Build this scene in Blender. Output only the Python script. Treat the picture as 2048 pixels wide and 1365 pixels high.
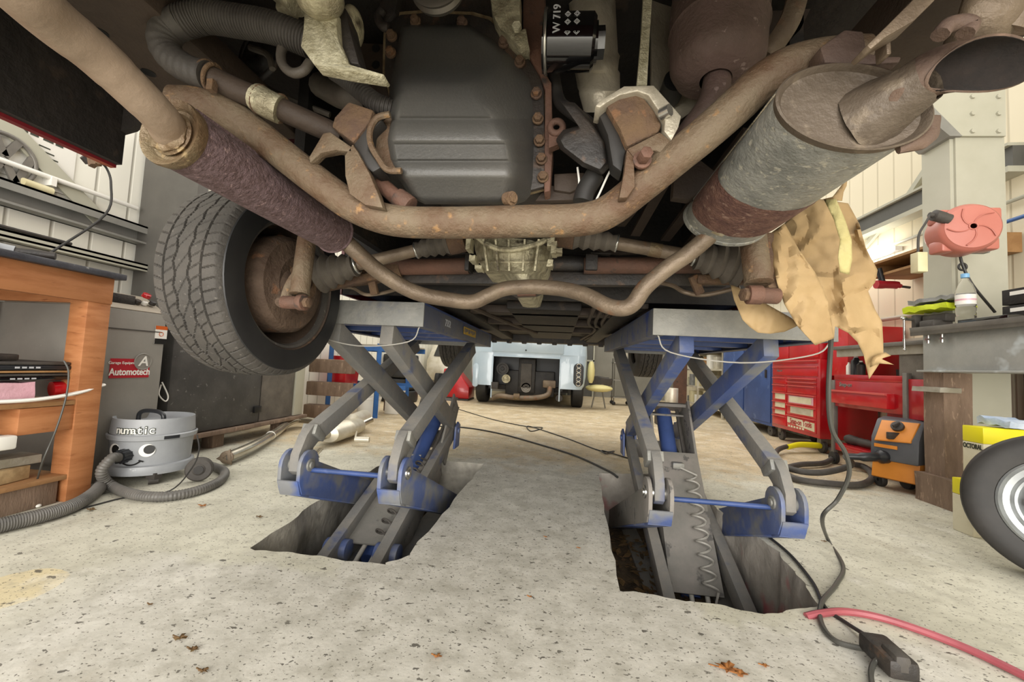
import bpy, bmesh, math, random
from mathutils import Vector, Matrix, noise
random.seed(7)
V = Vector
PI = math.pi
SC = bpy.context.scene
for o in list(bpy.data.objects): bpy.data.objects.remove(o)
# ---------------------------------------------------------------- camera
H = 0.70; FPX = 800.0; YAW = math.radians(6.9); PIT = math.radians(3.5); ROL = math.radians(2.8)
CF = V((-math.sin(YAW)*math.cos(PIT), math.cos(YAW)*math.cos(PIT), math.sin(PIT)))
R0 = V((math.cos(YAW), math.sin(YAW), 0)); U0 = R0.cross(CF)
CR = R0*math.cos(ROL)+U0*math.sin(ROL); CU = U0*math.cos(ROL)-R0*math.sin(ROL)
CAM = V((0, 0, H))
cd = bpy.data.cameras.new('camera'); cam = bpy.data.objects.new('camera', cd); SC.collection.objects.link(cam)
cd.sensor_width = 36; cd.lens = FPX/2048*36; cd.clip_start = 0.02; cd.clip_end = 200
mw = Matrix.Identity(4)
for i in range(3):
    mw[i][0] = CR[i]; mw[i][1] = CU[i]; mw[i][2] = -CF[i]; mw[i][3] = CAM[i]
cam.matrix_world = mw
SC.camera = cam
SC.view_settings.view_transform = 'Standard'; SC.view_settings.look = 'None'
SC.view_settings.exposure = 0.62; SC.view_settings.gamma = 1
# ---------------------------------------------------------------- daylight
w = bpy.data.worlds.new('daylight'); SC.world = w; w.use_nodes = True
w.node_tree.nodes['Background'].inputs[0].default_value = (1.0, 0.97, 0.92, 1)
w.node_tree.nodes['Background'].inputs[1].default_value = 0.85
def area(name, loc, target, sx, sy, power, col=(1, 1, 1)):
    l = bpy.data.lights.new(name, 'AREA'); l.shape = 'RECTANGLE'; l.size = sx; l.size_y = sy; l.energy = power; l.color = col
    o = bpy.data.objects.new(name, l); SC.collection.objects.link(o); o.location = loc
    o.rotation_euler = (V(target)-V(loc)).to_track_quat('-Z', 'Y').to_euler(); return o
area('door_daylight', (0.0, -3.0, 1.3), (0, 1.4, 1.0), 5.6, 2.6, 260, (1, .96, .90))
area('roof_light', (-0.5, 6.5, 5.5), (-0.5, 6.5, 0), 5, 6, 130, (1, .95, .86))

def ray(px, py):
    return CF*FPX+CR*(px-1024)-CU*(py-682.5)
def at(px, py, Y):
    d = ray(px, py); return CAM+d*(Y/d.y)
def fl(px, py, z=0.0):
    d = ray(px, py); return CAM+d*((z-H)/d.z)
def atx(px, py, X):
    d = ray(px, py); return CAM+d*(X/d.x)
def P(lst):                                   # [(px,py,Y)...] -> world
    return [at(*p) for p in lst]
# ---------------------------------------------------------------- materials
def lin(c):
    if isinstance(c, str):
        c = c.lstrip('#'); c = [int(c[i:i+2], 16)/255 for i in (0, 2, 4)]
        c = [x/12.92 if x <= .04045 else ((x+.055)/1.055)**2.4 for x in c]
    return (c[0], c[1], c[2], 1)
MT = {}
def mat(name, c1, c2=None, sc=6, lo=.4, hi=.62, rough=.6, metal=0, bump=0, bsc=60, c3=None, sc3=25, lo3=.6, hi3=.66, stretch=(1, 1, 1), emis=0, trans=0, coat=0, alpha=1):
    m = bpy.data.materials.new(name); m.use_nodes = True; nt = m.node_tree; N = nt.nodes; L = nt.links
    b = N['Principled BSDF']; b.inputs['Roughness'].default_value = rough; b.inputs['Metallic'].default_value = metal
    b.inputs['Base Color'].default_value = lin(c1)
    if coat: b.inputs['Coat Weight'].default_value = coat
    if trans: b.inputs['Transmission Weight'].default_value = trans
    if emis:
        b.inputs['Emission Color'].default_value = lin(c1); b.inputs['Emission Strength'].default_value = emis
    tc = N.new('ShaderNodeTexCoord'); mp = N.new('ShaderNodeMapping'); mp.inputs['Scale'].default_value = stretch
    L.new(tc.outputs['Object'], mp.inputs['Vector'])
    def nz(s, d=6):
        n = N.new('ShaderNodeTexNoise'); n.inputs['Scale'].default_value = s; n.inputs['Detail'].default_value = d
        n.inputs['Roughness'].default_value = .62
        L.new(mp.outputs[0], n.inputs['Vector']); return n
    def rng(n, a, c):
        r = N.new('ShaderNodeMapRange'); r.inputs[1].default_value = a; r.inputs[2].default_value = c
        L.new(n.outputs[0], r.inputs[0]); return r
    last = None
    if c2:
        r = rng(nz(sc), lo, hi); mx = N.new('ShaderNodeMix'); mx.data_type = 'RGBA'
        mx.inputs[6].default_value = lin(c1); mx.inputs[7].default_value = lin(c2)
        L.new(r.outputs[0], mx.inputs[0]); last = mx.outputs[2]
    if c3:
        r = rng(nz(sc3, 3), lo3, hi3); mx = N.new('ShaderNodeMix'); mx.data_type = 'RGBA'
        mx.inputs[6].default_value = lin(c1); mx.inputs[7].default_value = lin(c3)
        if last: L.new(last, mx.inputs[6])
        L.new(r.outputs[0], mx.inputs[0]); last = mx.outputs[2]
    if last: L.new(last, b.inputs['Base Color'])
    if bump:
        n = nz(bsc, 4); bp = N.new('ShaderNodeBump'); bp.inputs['Strength'].default_value = bump; bp.inputs['Distance'].default_value = .01
        L.new(n.outputs[0], bp.inputs['Height']); L.new(bp.outputs[0], b.inputs['Normal'])
    MT[name] = m; return m
mat('frame_rust', '#695b48', '#553f2c', sc=9, rough=.7, bump=.5, bsc=90, c3='#8a6a45', sc3=40, lo3=.62, hi3=.74)
mat('dark_rust', '#574336', '#665039', sc=12, rough=.85, bump=.6, bsc=90, c3='#75553b', sc3=30)
mat('red_rust', '#573f33', '#68493a', sc=8, rough=.75, bump=.4, bsc=60, c3='#3b332e', sc3=11)
mat('purple_rust', '#6b5759', '#54403f', sc=70, rough=.9, bump=.9, bsc=150, c3='#8a7270', sc3=90, lo3=.62, hi3=.68)
mat('pipe_tan', '#877563', '#978573', sc=5, rough=.5, metal=.25, bump=.15, bsc=50, c3='#75482c', sc3=22, lo3=.68, hi3=.72)
mat('flange_tan', '#75674f', '#634f39', sc=14, rough=.5, metal=.3, bump=.5, bsc=70, c3='#94805f', sc3=30)
mat('pipe_brown', '#655748', '#7d6e5c', sc=7, rough=.5, metal=.3, bump=.3, bsc=60, c3='#85583a', sc3=9, lo3=.6, hi3=.72)
mat('tail_rust', '#4c3c34', '#594638', sc=9, rough=.75, bump=.35, bsc=60, c3='#7a6252', sc3=10, lo3=.66, hi3=.74)
mat('cat_rust', '#57473f', '#63504a', sc=12, rough=.65, metal=.2, bump=.3, bsc=80, c3='#82706a', sc3=60, lo3=.66, hi3=.7)
mat('galvanised', '#979791', '#7b7c77', sc=22, rough=.5, metal=.2, bump=.4, bsc=110, c3='#b1ada0', sc3=70, lo3=.58, hi3=.66)
mat('silencer_end', '#5c5145', '#4b4034', sc=8, rough=.55, metal=.2, bump=.3, bsc=60, c3='#6f6354', sc3=20)
mat('silencer_rust', '#5d3f38', '#79584b', sc=30, rough=.9, bump=.9, bsc=120, c3='#8f7365', sc3=50)
mat('old_label', '#b5aa92', '#8f8368', sc=50, rough=.7, bump=.6)
mat('sump_black', '#484744', '#504e4a', sc=4, rough=.42, bump=.12, bsc=160, c3='#6c6a64', sc3=150, lo3=.72, hi3=.75)
mat('black_metal', '#2a2725', '#3a332d', sc=8, rough=.55, bump=.3, c3='#4c3c30', sc3=20)
mat('black_gloss', '#0a0a0b', rough=.12, coat=.6)
mat('under_black', '#15120f', '#221c17', sc=5, rough=.7, bump=.4, bsc=30, c3='#332921', sc3=12)
mat('under_brown', '#33281f', '#40342a', sc=5, rough=.7, bump=.35, bsc=30)
mat('body_maroon', '#6b1d22', rough=.3, coat=.5)
mat('cast_alu', '#c4bda0', '#8f876f', sc=18, rough=.5, metal=.4, bump=.6, bsc=90, c3='#4f4638', sc3=14, lo3=.6, hi3=.7)
mat('alu_cream', '#c7c1a6', '#a39c80', sc=60, rough=.5, metal=.15, bump=.6, bsc=130)
mat('alu_silver', '#9c9483', '#b3ab99', sc=10, rough=.4, metal=.3, bump=.3, bsc=60)
mat('rubber', '#23211f', '#2e2b28', sc=8, rough=.6)
mat('rubber_grey', '#4a4641', '#3d3935', sc=10, rough=.65, bump=.2)
mat('boot_grey', '#5d564d', '#4a443c', sc=8, rough=.6, bump=.2)
mat('tyre_rubber', '#3f3c38', '#4a4641', sc=7, rough=.75, bump=.25, bsc=100, c3='#6b665f', sc3=60, lo3=.66, hi3=.72)
mat('tyre_black', '#1c1c1d', '#262626', sc=6, rough=.5)
mat('rim_dirty', '#4e4136', '#3b3029', sc=6, rough=.55, bump=.3, c3='#6a5340', sc3=12)
mat('rim_silver', '#979a99', '#85888a', sc=6, rough=.3, metal=.5)
mat('drum_rust', '#5b4a3c', '#473629', sc=12, rough=.8, bump=.6, bsc=60, c3='#6f4f38', sc3=20)
mat('paper', '#a38a62', '#957b54', sc=3, rough=.75, bump=.15, bsc=30)
mat('masking_tape', '#b9ae78', '#aba069', sc=8, rough=.7, bump=.3, bsc=60)
mat('lift_blue', '#44588e', '#57648a', sc=6, lo=.35, hi=.7, rough=.5, bump=.15, c3='#77797c', sc3=5, lo3=.46, hi3=.6)
mat('lift_blue_clean', '#3d5186', '#344774', sc=5, rough=.45, c3='#5d6c9a', sc3=9, lo3=.6, hi3=.75)
mat('lift_dusty', '#757471', '#827e77', sc=7, rough=.75, bump=.25, c3='#4b577a', sc3=6, lo3=.58, hi3=.74)
mat('lift_grey', '#75736d', '#85807a', sc=5, rough=.8, bump=.2, c3='#5a5855', sc3=14)
mat('platform_steel', '#82827e', '#94938c', sc=8, rough=.6, metal=.3, bump=.3, c3='#4c5674', sc3=5, lo3=.62, hi3=.8)
mat('platform_edge', '#5b6070', '#6a6b6f', sc=8, rough=.55, metal=.3, bump=.25, c3='#33457d', sc3=9, lo3=.55, hi3=.7)
mat('steel_bright', '#b9b8b2', rough=.25, metal=.9)
mat('stainless', '#c5c0b2', '#a9a293', sc=5, rough=.22, metal=.85)
mat('stainless_soft', '#d8d2c2', '#c4bca6', sc=6, rough=.4, metal=.4)
mat('wire_grey', '#a7a49c', rough=.5)
mat('yellow_decal', '#c9a21f', '#a3841c', sc=60, rough=.5)
mat('scratch_white', '#aeb0b3', rough=.6)
mat('bench_wood', '#b0764a', '#9c6238', sc=4, stretch=(1, 1, 6), rough=.6, bump=.2, c3='#86502a', sc3=9, lo3=.62, hi3=.72)
mat('bench_wood_dark', '#8a5530', '#744526', sc=4, rough=.65, bump=.2)
mat('shelf_wood', '#ad8356', '#99714a', sc=5, stretch=(4, 1, 1), rough=.7, bump=.2)
mat('pine', '#b39a72', '#9c845f', sc=8, stretch=(1, 4, 4), rough=.7, bump=.2)
mat('grey_wood', '#9a9588', '#86806f', sc=7, rough=.8, bump=.2)
mat('old_wood', '#806b5a', '#6c5949', sc=5, stretch=(3, 3, .7), rough=.8, bump=.35, c3='#957f6b', sc3=15)
mat('bench_black', '#33343a', '#45464c', sc=10, rough=.5, bump=.2, c3='#82837f', sc3=40, lo3=.68, hi3=.72)
mat('cab_grey', '#7f7c75', '#8a867e', sc=3, rough=.45, bump=.05, c3='#9b978e', sc3=30, lo3=.7, hi3=.74)
mat('cab_top', '#a89d8c', '#978d7d', sc=5, rough=.5)
mat('tall_grey', '#4f4c47', '#5a5751', sc=3, rough=.6)
mat('dark_sheet', '#3a3937', '#4b4946', sc=4, rough=.5, bump=.1, c3='#6a6864', sc3=30, lo3=.66, hi3=.7)
mat('grime_sheet', '#6b655c', '#57524b', sc=6, rough=.7, bump=.2)
mat('vac_grey', '#9a9da0', '#8e9194', sc=4, rough=.4, c3='#b0b3b4', sc3=40, lo3=.68, hi3=.74)
mat('vac_hose', '#55534f', '#66635e', sc=8, rough=.5)
mat('white', '#e6e4dc', rough=.4)
mat('cream', '#d8cfa8', '#c8bd94', sc=4, rough=.5)
mat('black', '#141414', rough=.4)
mat('dark_plastic', '#26282b', rough=.35)
mat('red_label', '#a8202c', rough=.4)
mat('red_paint', '#b3121c', '#9e0f18', sc=3, rough=.25, coat=.4)
mat('red_drawer', '#c51c22', '#b3161d', sc=3, rough=.3, coat=.3)
mat('red_handle', '#d8655e', rough=.3, metal=.3)
mat('pink_plastic', '#d9aeb8', '#cf9faa', sc=5, rough=.35, bump=.5, bsc=20)
mat('sky_box', '#63a3c4', rough=.5)
mat('rack_blue', '#2b62a6', '#23548f', sc=5, rough=.45)
mat('cab_blue', '#3d558c', '#34497a', sc=3, rough=.5, bump=.1, c3='#5b6f9d', sc3=5, lo3=.6, hi3=.7)
mat('orange_plastic', '#d98a33', '#cd7f2c', sc=4, rough=.45)
mat('dark_orange', '#c45a1c', rough=.45)
mat('welder_grey', '#55565a', '#4b4c50', sc=5, rough=.5)
mat('reel_red', '#bd7567', '#b56c5e', sc=2, rough=.35)
mat('beam_steel', '#a3a4a0', '#b0b0ab', sc=7, rough=.5, metal=.4, bump=.2, c3='#c9cfd0', sc3=6, lo3=.6, hi3=.7)
mat('bench_steel', '#6a6660', '#7a766f', sc=6, rough=.5, metal=.3, bump=.1)
mat('tin_yellow', '#e4d81e', rough=.35)
mat('tin_cream', '#d9d2b8', '#c8bfa0', sc=5, rough=.4)
mat('tin_text', '#33382c', rough=.5)
mat('hi_vis', '#c7d61e', '#b4c318', sc=8, rough=.7, bump=.3)
mat('cloth_grey', '#8b8c8a', '#767775', sc=10, rough=.85, bump=.3)
mat('rag_blue', '#a5b6cc', '#c9d2dc', sc=9, rough=.85, bump=.4)
mat('hose_red', '#a3525a', '#964850', sc=6, rough=.45)
mat('cable_black', '#2c2b29', rough=.45)
mat('cable_grey', '#45443f', rough=.45)
mat('leaf', '#9a6430', '#7a4c26', sc=60, rough=.7)
mat('leaf_dark', '#6d5234', '#50401f', sc=60, rough=.8)
mat('van_blue', '#a9bccb', '#b4c5d2', sc=1.5, rough=.22, coat=.5)
mat('engine_dark', '#1b1a19', '#302c28', sc=9, rough=.5, bump=.3)
mat('pulley', '#6f6a62', rough=.4, metal=.6)
mat('lamp_red', '#3b1012', rough=.2, coat=.5)
mat('beam_paint', '#a9a796', '#b2b0a0', sc=2, rough=.5)
mat('beam_grey', '#8a8983', '#7c7b75', sc=3, rough=.5)
mat('blue_pipe', '#3f64a0', rough=.4)
mat('concrete_pit', '#b5b0a4', '#97938a', sc=4, rough=.9, bump=.9, bsc=14, c3='#7a766c', sc3=5, lo3=.5, hi3=.7)
mat('concrete_red', '#aba59c', '#8f8a82', sc=4, rough=.9, bump=.9, bsc=14, c3='#a3545a', sc3=3.2, lo3=.56, hi3=.66)
mat('pit_dirt', '#3f3426', '#5a4a34', sc=14, rough=.95, bump=.9, bsc=40)
mat('back_wall', '#8d8a80', '#7f7c72', sc=1, rough=.8)
mat('dark_door', '#4e4d49', '#5a5954', sc=2, rough=.6)
mat('tube_lamp', (1, .97, .9), emis=6)
mat('metal_wire', '#77736a', rough=.4, metal=.6)
mat('soot_shade', '#191411', '#241c17', sc=20, rough=.95, bump=.3)
mat('tan_seat', '#d6cc90', rough=.6)
mat('gasket', '#8a7a5c', '#6d5a40', sc=30, rough=.7, bump=.4)
mat('cork_wood', '#a07a4e', '#8a653c', sc=6, rough=.7)
m = mat('glass_clear', '#ffffff', rough=.05, trans=1); m.node_tree.nodes['Principled BSDF'].inputs['IOR'].default_value = 1.2
mat('cap_blue', '#7fb2da', rough=.4)

def wallmat(name, c, cd, axis=1, freq=5.2):
    m = bpy.data.materials.new(name); m.use_nodes = True; nt = m.node_tree; N = nt.nodes; L = nt.links; b = N['Principled BSDF']
    b.inputs['Roughness'].default_value = .55
    tc = N.new('ShaderNodeTexCoord'); sx = N.new('ShaderNodeSeparateXYZ'); L.new(tc.outputs['Object'], sx.inputs[0])
    mu = N.new('ShaderNodeMath'); mu.operation = 'MULTIPLY'; mu.inputs[1].default_value = freq; L.new(sx.outputs[axis], mu.inputs[0])
    fr = N.new('ShaderNodeMath'); fr.operation = 'FRACT'; L.new(mu.outputs[0], fr.inputs[0])
    cr = N.new('ShaderNodeValToRGB'); e = cr.color_ramp.elements
    e[0].position = 0; e[0].color = lin(cd); e[1].position = .05; e[1].color = lin(c)
    a = e.new(.93); a.color = lin(c); a = e.new(.97); a.color = lin(cd)
    L.new(fr.outputs[0], cr.inputs[0]); L.new(cr.outputs[0], b.inputs['Base Color'])
    bp = N.new('ShaderNodeBump'); bp.inputs['Strength'].default_value = .6; bp.inputs['Distance'].default_value = .02
    L.new(cr.outputs[0], bp.inputs['Height']); L.new(bp.outputs[0], b.inputs['Normal']); MT[name] = m
wallmat('clad_left', '#eeece0', '#bfbcaf'); wallmat('clad_right', '#dfd5bb', '#c3b99f')

def floormat():
    m = bpy.data.materials.new('workshop_floor'); m.use_nodes = True; nt = m.node_tree; N = nt.nodes; L = nt.links; b = N['Principled BSDF']
    b.inputs['Roughness'].default_value = .62
    tc = N.new('ShaderNodeTexCoord')
    def nz(s, d=8, st=(1, 1, 1), rg=.6):
        mp = N.new('ShaderNodeMapping'); mp.inputs['Scale'].default_value = st; L.new(tc.outputs['Object'], mp.inputs[0])
        n = N.new('ShaderNodeTexNoise'); n.inputs['Scale'].default_value = s; n.inputs['Detail'].default_value = d; n.inputs['Roughness'].default_value = rg
        L.new(mp.outputs[0], n.inputs[0]); return n.outputs[0]
    def rg(v, a, c, lo=0, hi=1):
        r = N.new('ShaderNodeMapRange'); L.new(v, r.inputs[0])
        r.inputs[1].default_value = a; r.inputs[2].default_value = c; r.inputs[3].default_value = lo; r.inputs[4].default_value = hi; return r.outputs[0]
    def mx(f, a, c):
        n = N.new('ShaderNodeMix'); n.data_type = 'RGBA'; L.new(f, n.inputs[0])
        for i, v in ((6, a), (7, c)):
            if isinstance(v, str): n.inputs[i].default_value = lin(v)
            else: L.new(v, n.inputs[i])
        return n.outputs[2]
    def ma(op, a, c):
        n = N.new('ShaderNodeMath'); n.operation = op
        for i, v in ((0, a), (1, c)):
            if isinstance(v, (int, float)): n.inputs[i].default_value = v
            else: L.new(v, n.inputs[i])
        return n.outputs[0]
    sx = N.new('ShaderNodeSeparateXYZ'); L.new(tc.outputs['Object'], sx.inputs[0]); X, Y = sx.outputs[0], sx.outputs[1]
    paint = mx(rg(nz(3), .42, .6), '#d2cfbe', '#bdbaa9')
    conc = mx(rg(nz(9), .4, .65), '#d2cfc5', '#bcb9ae')
    tan = mx(rg(nz(4), .4, .62), '#cdbc9c', '#b5a280')
    # central concrete apron : |x+.13| < .55, or y < ~1.2
    n1 = nz(5)
    ax = ma('ABSOLUTE', ma('ADD', X, .13), 0)
    fx = rg(ma('ADD', ax, ma('MULTIPLY', ma('SUBTRACT', n1, .5), .25)), .56, .60, 1, 0)
    fy = rg(ma('ADD', Y, ma('MULTIPLY', ma('SUBTRACT', n1, .5), .3)), 1.24, 1.3, 1, 0)
    fx2 = rg(ax, 1.1, 1.35, 1, 0)
    f = ma('MAXIMUM', fx, ma('MULTIPLY', fy, fx2))
    col = mx(f, paint, conc)
    ft = rg(ma('ADD', Y, ma('MULTIPLY', ma('SUBTRACT', n1, .5), 1.6)), 2.75, 3.3)
    col = mx(ft, col, tan)
    pd = N.new('ShaderNodeVectorMath'); pd.operation = 'DISTANCE'; L.new(tc.outputs['Object'], pd.inputs[0]); pd.inputs[1].default_value = fl(15, 1180)
    col = mx(rg(ma('ADD', pd.outputs['Value'], ma('MULTIPLY', ma('SUBTRACT', n1, .5), .1)), .112, .116, 1, 0), col, '#d3c6a2')
    # pale worn patches, brown stains, specks and chips
    col = mx(ma('MULTIPLY', rg(nz(6, 8), .56, .7), .55), col, '#e6e3d8')
    col = mx(ma('MULTIPLY', rg(nz(2.3, 8), .6, .72), .35), col, '#8b7b60')
    col = mx(ma('MULTIPLY', rg(nz(26, 3, (1, 1.6, 1), .55), .655, .67), .85), col, '#4a463f')
    col = mx(ma('MULTIPLY', rg(nz(90, 2, (1, 1.3, 1), .55), .63, .66), .8), col, '#5b564e')
    col = mx(ma('MULTIPLY', rg(nz(14, 6, (1, 1, 1), .7), .5, .62), .35), col, '#9a9688')
    L.new(col, b.inputs['Base Color'])
    bp = N.new('ShaderNodeBump'); bp.inputs['Strength'].default_value = .35; bp.inputs['Distance'].default_value = .004
    L.new(nz(40, 6), bp.inputs['Height']); L.new(bp.outputs[0], b.inputs['Normal']); MT['workshop_floor'] = m
floormat()
# ---------------------------------------------------------------- object helpers
ORG = {}
def new_obj(name, data, parent):
    o = bpy.data.objects.new(name, data); SC.collection.objects.link(o)
    if parent is not None: o.parent = parent
    return o
def thing(name, label, cat, loc, group=None):
    o = new_obj(name, None, None); o.empty_display_size = .05; o.location = loc; ORG[o.name] = V(loc)
    o['label'] = label; o['category'] = cat
    if group: o['group'] = group
    return o
def tag(o, label, cat=None, group=None, kind=None):
    if label: o['label'] = label
    if cat: o['category'] = cat
    if group: o['group'] = group
    if kind: o['kind'] = kind
    return o
def frame(d, up=V((0, 0, 1))):
    d = V(d).normalized(); s = d.cross(up)
    if s.length < 1e-4: s = d.cross(V((0, 1, 0)))
    s.normalize(); return s, s.cross(d).normalized(), d
def smooth_path(pts, n=6):
    pts = [V(p) for p in pts]
    if len(pts) < 3: return pts
    q = [pts[0]*2-pts[1]]+pts+[pts[-1]*2-pts[-2]]; out = []
    for i in range(1, len(q)-2):
        for k in range(n):
            t = k/n; a, b, c, d = q[i-1], q[i], q[i+1], q[i+2]
            out.append(.5*((2*b)+(c-a)*t+(2*a-5*b+4*c-d)*t*t+(3*b-a-3*c+d)*t**3))
    out.append(pts[-1]); return out
EACH = set('rim_slot mounting_lug end_plate cross_rib sump_bolt brake_pipe casting_lug pipe_hanger diagonal_stay hose_clamp boot_clamp mount_bolt floor_rail floor_crossmember drain_hole plate_hole bolt_heads bolt_head casting_rib hose_fitting mount_gusset lower_arm_flange base_rail coolant_hose inner_hose side_rail wire gear_linkage seam_stitch coolant_pipe spare_bracket_tube'.split())
def islands(bm):
    bm.verts.index_update(); n = len(bm.verts); par = list(range(n))
    def find(a):
        while par[a] != a: par[a] = par[par[a]]; a = par[a]
        return a
    for e in bm.edges:
        a, b = find(e.verts[0].index), find(e.verts[1].index)
        if a != b: par[a] = b
    co = [v.co.copy() for v in bm.verts]; comp = {}
    for i in range(n): comp.setdefault(find(i), []).append(i)
    keys = list(comp); box = {}
    for k in keys:
        c = [co[i] for i in comp[k]]; box[k] = [min(p[j] for p in c)-.001 for j in range(3)]+[max(p[j] for p in c)+.001 for j in range(3)]
    grp = {k: k for k in keys}
    def gf(a):
        while grp[a] != a: a = grp[a]
        return a
    for i, a in enumerate(keys):
        for b in keys[i+1:]:
            A, B = box[a], box[b]
            if all(A[j] <= B[j+3] and B[j] <= A[j+3] for j in range(3)): 
                ra, rb = gf(a), gf(b)
                if ra != rb: grp[ra] = rb
    roots = {}
    for k in keys: roots.setdefault(gf(k), []).append(k)
    if len(roots) < 2: return [bm]
    out = []; vg = {}
    for r, ks in roots.items():
        for k in ks:
            for i in comp[k]: vg[i] = r
    fac = {}
    for f in bm.faces: fac.setdefault(vg[f.verts[0].index], []).append([v.index for v in f.verts])
    for r, fs in fac.items():
        nb = bmesh.new(); mp = {}
        for f in fs:
            for i in f:
                if i not in mp: mp[i] = nb.verts.new(co[i])
            try: nb.faces.new([mp[i] for i in f])
            except ValueError: pass
        out.append(nb)
    bm.free(); return out
class G:
    def __init__(s): s.b = bmesh.new()
    def ring(s, pts): return [s.b.verts.new(p) for p in pts]
    def face(s, vs):
        try: return s.b.faces.new(vs)
        except ValueError: return None
    def loft(s, rings, cap=True, close=True):
        R = [s.ring(r) for r in rings]; n = len(R[0])
        for a, b in zip(R, R[1:]):
            for i in range(n if close else n-1):
                j = (i+1) % n; s.face((a[i], a[j], b[j], b[i]))
        if cap: s.face(R[0][::-1]); s.face(R[-1])
        return R
    def box(s, c, size, rz=0, m=None):
        c = V(c); h = V(size)/2; R = Matrix.Rotation(rz, 3, 'Z') if m is None else m
        p = [c+R@V((x*h.x, y*h.y, z*h.z)) for z in (-1, 1) for x, y in ((-1, -1), (1, -1), (1, 1), (-1, 1))]
        s.loft([p[:4], p[4:]]); return s
    def bb(s, x0, x1, y0, y1, z0, z1): return s.box(((x0+x1)/2, (y0+y1)/2, (z0+z1)/2), (abs(x1-x0), abs(y1-y0), abs(z1-z0)))
    def beam(s, a, b, w, h, up=V((0, 0, 1))):
        a, b = V(a), V(b); x, u, d = frame(b-a, up)
        q = [x*i*w/2+u*j*h/2 for i, j in ((-1, -1), (1, -1), (1, 1), (-1, 1))]
        s.loft([[a+k for k in q], [b+k for k in q]]); return s
    def cyl(s, a, b, r, r2=None, n=20, cap=True):
        a, b = V(a), V(b); x, u, d = frame(b-a); r2 = r if r2 is None else r2
        s.loft([[p+(x*math.cos(t)+u*math.sin(t))*q for t in [2*PI*i/n for i in range(n)]] for p, q in ((a, r), (b, r2))], cap); return s
    def tube(s, pts, r, n=12, sm=6, rib=0, ribn=0, cap=True, flat=1):
        p = smooth_path(pts, sm) if sm else [V(q) for q in pts]
        if rib:                                    # resample finely
            L = [0]
            for a, b in zip(p, p[1:]): L.append(L[-1]+(b-a).length)
            m = int(ribn)*4; q = []; j = 0
            for k in range(m+1):
                t = L[-1]*k/m
                while j < len(L)-2 and L[j+1] < t: j += 1
                f = (t-L[j])/max(1e-6, L[j+1]-L[j]); q.append(p[j].lerp(p[j+1], min(1, f)))
            p = q
        N = len(p); up = None; rings = []
        for i, c in enumerate(p):
            d = (p[min(i+1, N-1)]-p[max(i-1, 0)]).normalized()
            if up is None: x, up, _ = frame(d)
            up = (up-d*up.dot(d)).normalized(); x = d.cross(up)
            rr = r if isinstance(r, (int, float)) else r[0]+(r[-1]-r[0])*i/(N-1) if len(r) == 2 else r[min(len(r)-1, int(i/(N-1)*(len(r)-1)+.5))]
            if rib: rr += rib*(1, 1, -1, -1)[i % 4]
            rings.append([c+(x*math.cos(t)*flat+up*math.sin(t))*rr for t in [2*PI*k/n for k in range(n)]])
        s.loft(rings, cap); return s
    def lathe(s, o, d, prof, n=32, cap=False, up=V((0, 0, 1)), sx=1, su=1, rot=0):
        o = V(o); x, u, d = frame(d, up)
        if rot: x, u = x*math.cos(rot)+u*math.sin(rot), u*math.cos(rot)-x*math.sin(rot)
        s.loft([[o+d*h+(x*math.cos(t)*sx+u*math.sin(t)*su)*r for t in [2*PI*i/n for i in range(n)]] for h, r in prof], cap); return s
    def prism(s, pts, vec):
        vec = V(vec); s.loft([[V(p) for p in pts], [V(p)+vec for p in pts]]); return s
    def pxprism(s, pts, Y, dy, tilt=0):          # outline at depth Y, extruded away from the viewer along +y
        s.prism([at(p[0], p[1], Y if len(p) < 3 else p[2]) for p in pts], (0, dy, tilt)); return s
    def sph(s, c, r, n=16, sc=(1, 1, 1)):
        c = V(c); k = n//2; rings = []
        for j in range(1, k):
            a = PI*j/k; rings.append([c+V((math.sin(a)*math.cos(t)*r*sc[0], math.sin(a)*math.sin(t)*r*sc[1], math.cos(a)*r*sc[2])) for t in [2*PI*i/n for i in range(n)]])
        s.loft(rings); return s
    def torus(s, c, d, R, r, n=28, m=10):
        x, u, d = frame(d); c = V(c); rings = []
        for i in range(n+1):
            t = 2*PI*i/n; e = x*math.cos(t)+u*math.sin(t)
            rings.append([c+e*(R+r*math.cos(a))+d*r*math.sin(a) for a in [2*PI*k/m for k in range(m)]])
        s.loft(rings, False); return s
    def hexb(s, a, d, r, h): return s.cyl(a, V(a)+V(d).normalized()*h, r, n=6)
    def noise(s, amp, sc, seed=0, subdiv=0):
        if subdiv: bmesh.ops.subdivide_edges(s.b, edges=s.b.edges[:], cuts=subdiv, use_grid_fill=True)
        bmesh.ops.remove_doubles(s.b, verts=s.b.verts[:], dist=1e-5)
        for v in s.b.verts: v.co += noise.noise_vector(v.co*sc+V((seed, seed*2, 0)))*amp
        return s
    def build(s, name, m, parent=None, bev=0, ang=40, seg=2, fix=True, origin=None):
        bm = s.b
        if name in EACH:
            bms = islands(bm)
            if len(bms) > 1:
                for b_ in bms:
                    k = G.__new__(G); k.b = b_; o = k.build(name+'\0', m, parent, bev, ang, seg, fix, origin)
                return o
        name = name.replace('\0', '')
        if fix:
            bmesh.ops.remove_doubles(bm, verts=bm.verts[:], dist=1e-6)
            bmesh.ops.recalc_face_normals(bm, faces=bm.faces[:])
        if bev:
            es = [e for e in bm.edges if len(e.link_faces) == 2 and e.calc_face_angle(0) > .6]
            bmesh.ops.bevel(bm, geom=es, offset=bev, segments=seg, profile=.5, affect='EDGES', clamp_overlap=True)
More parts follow.
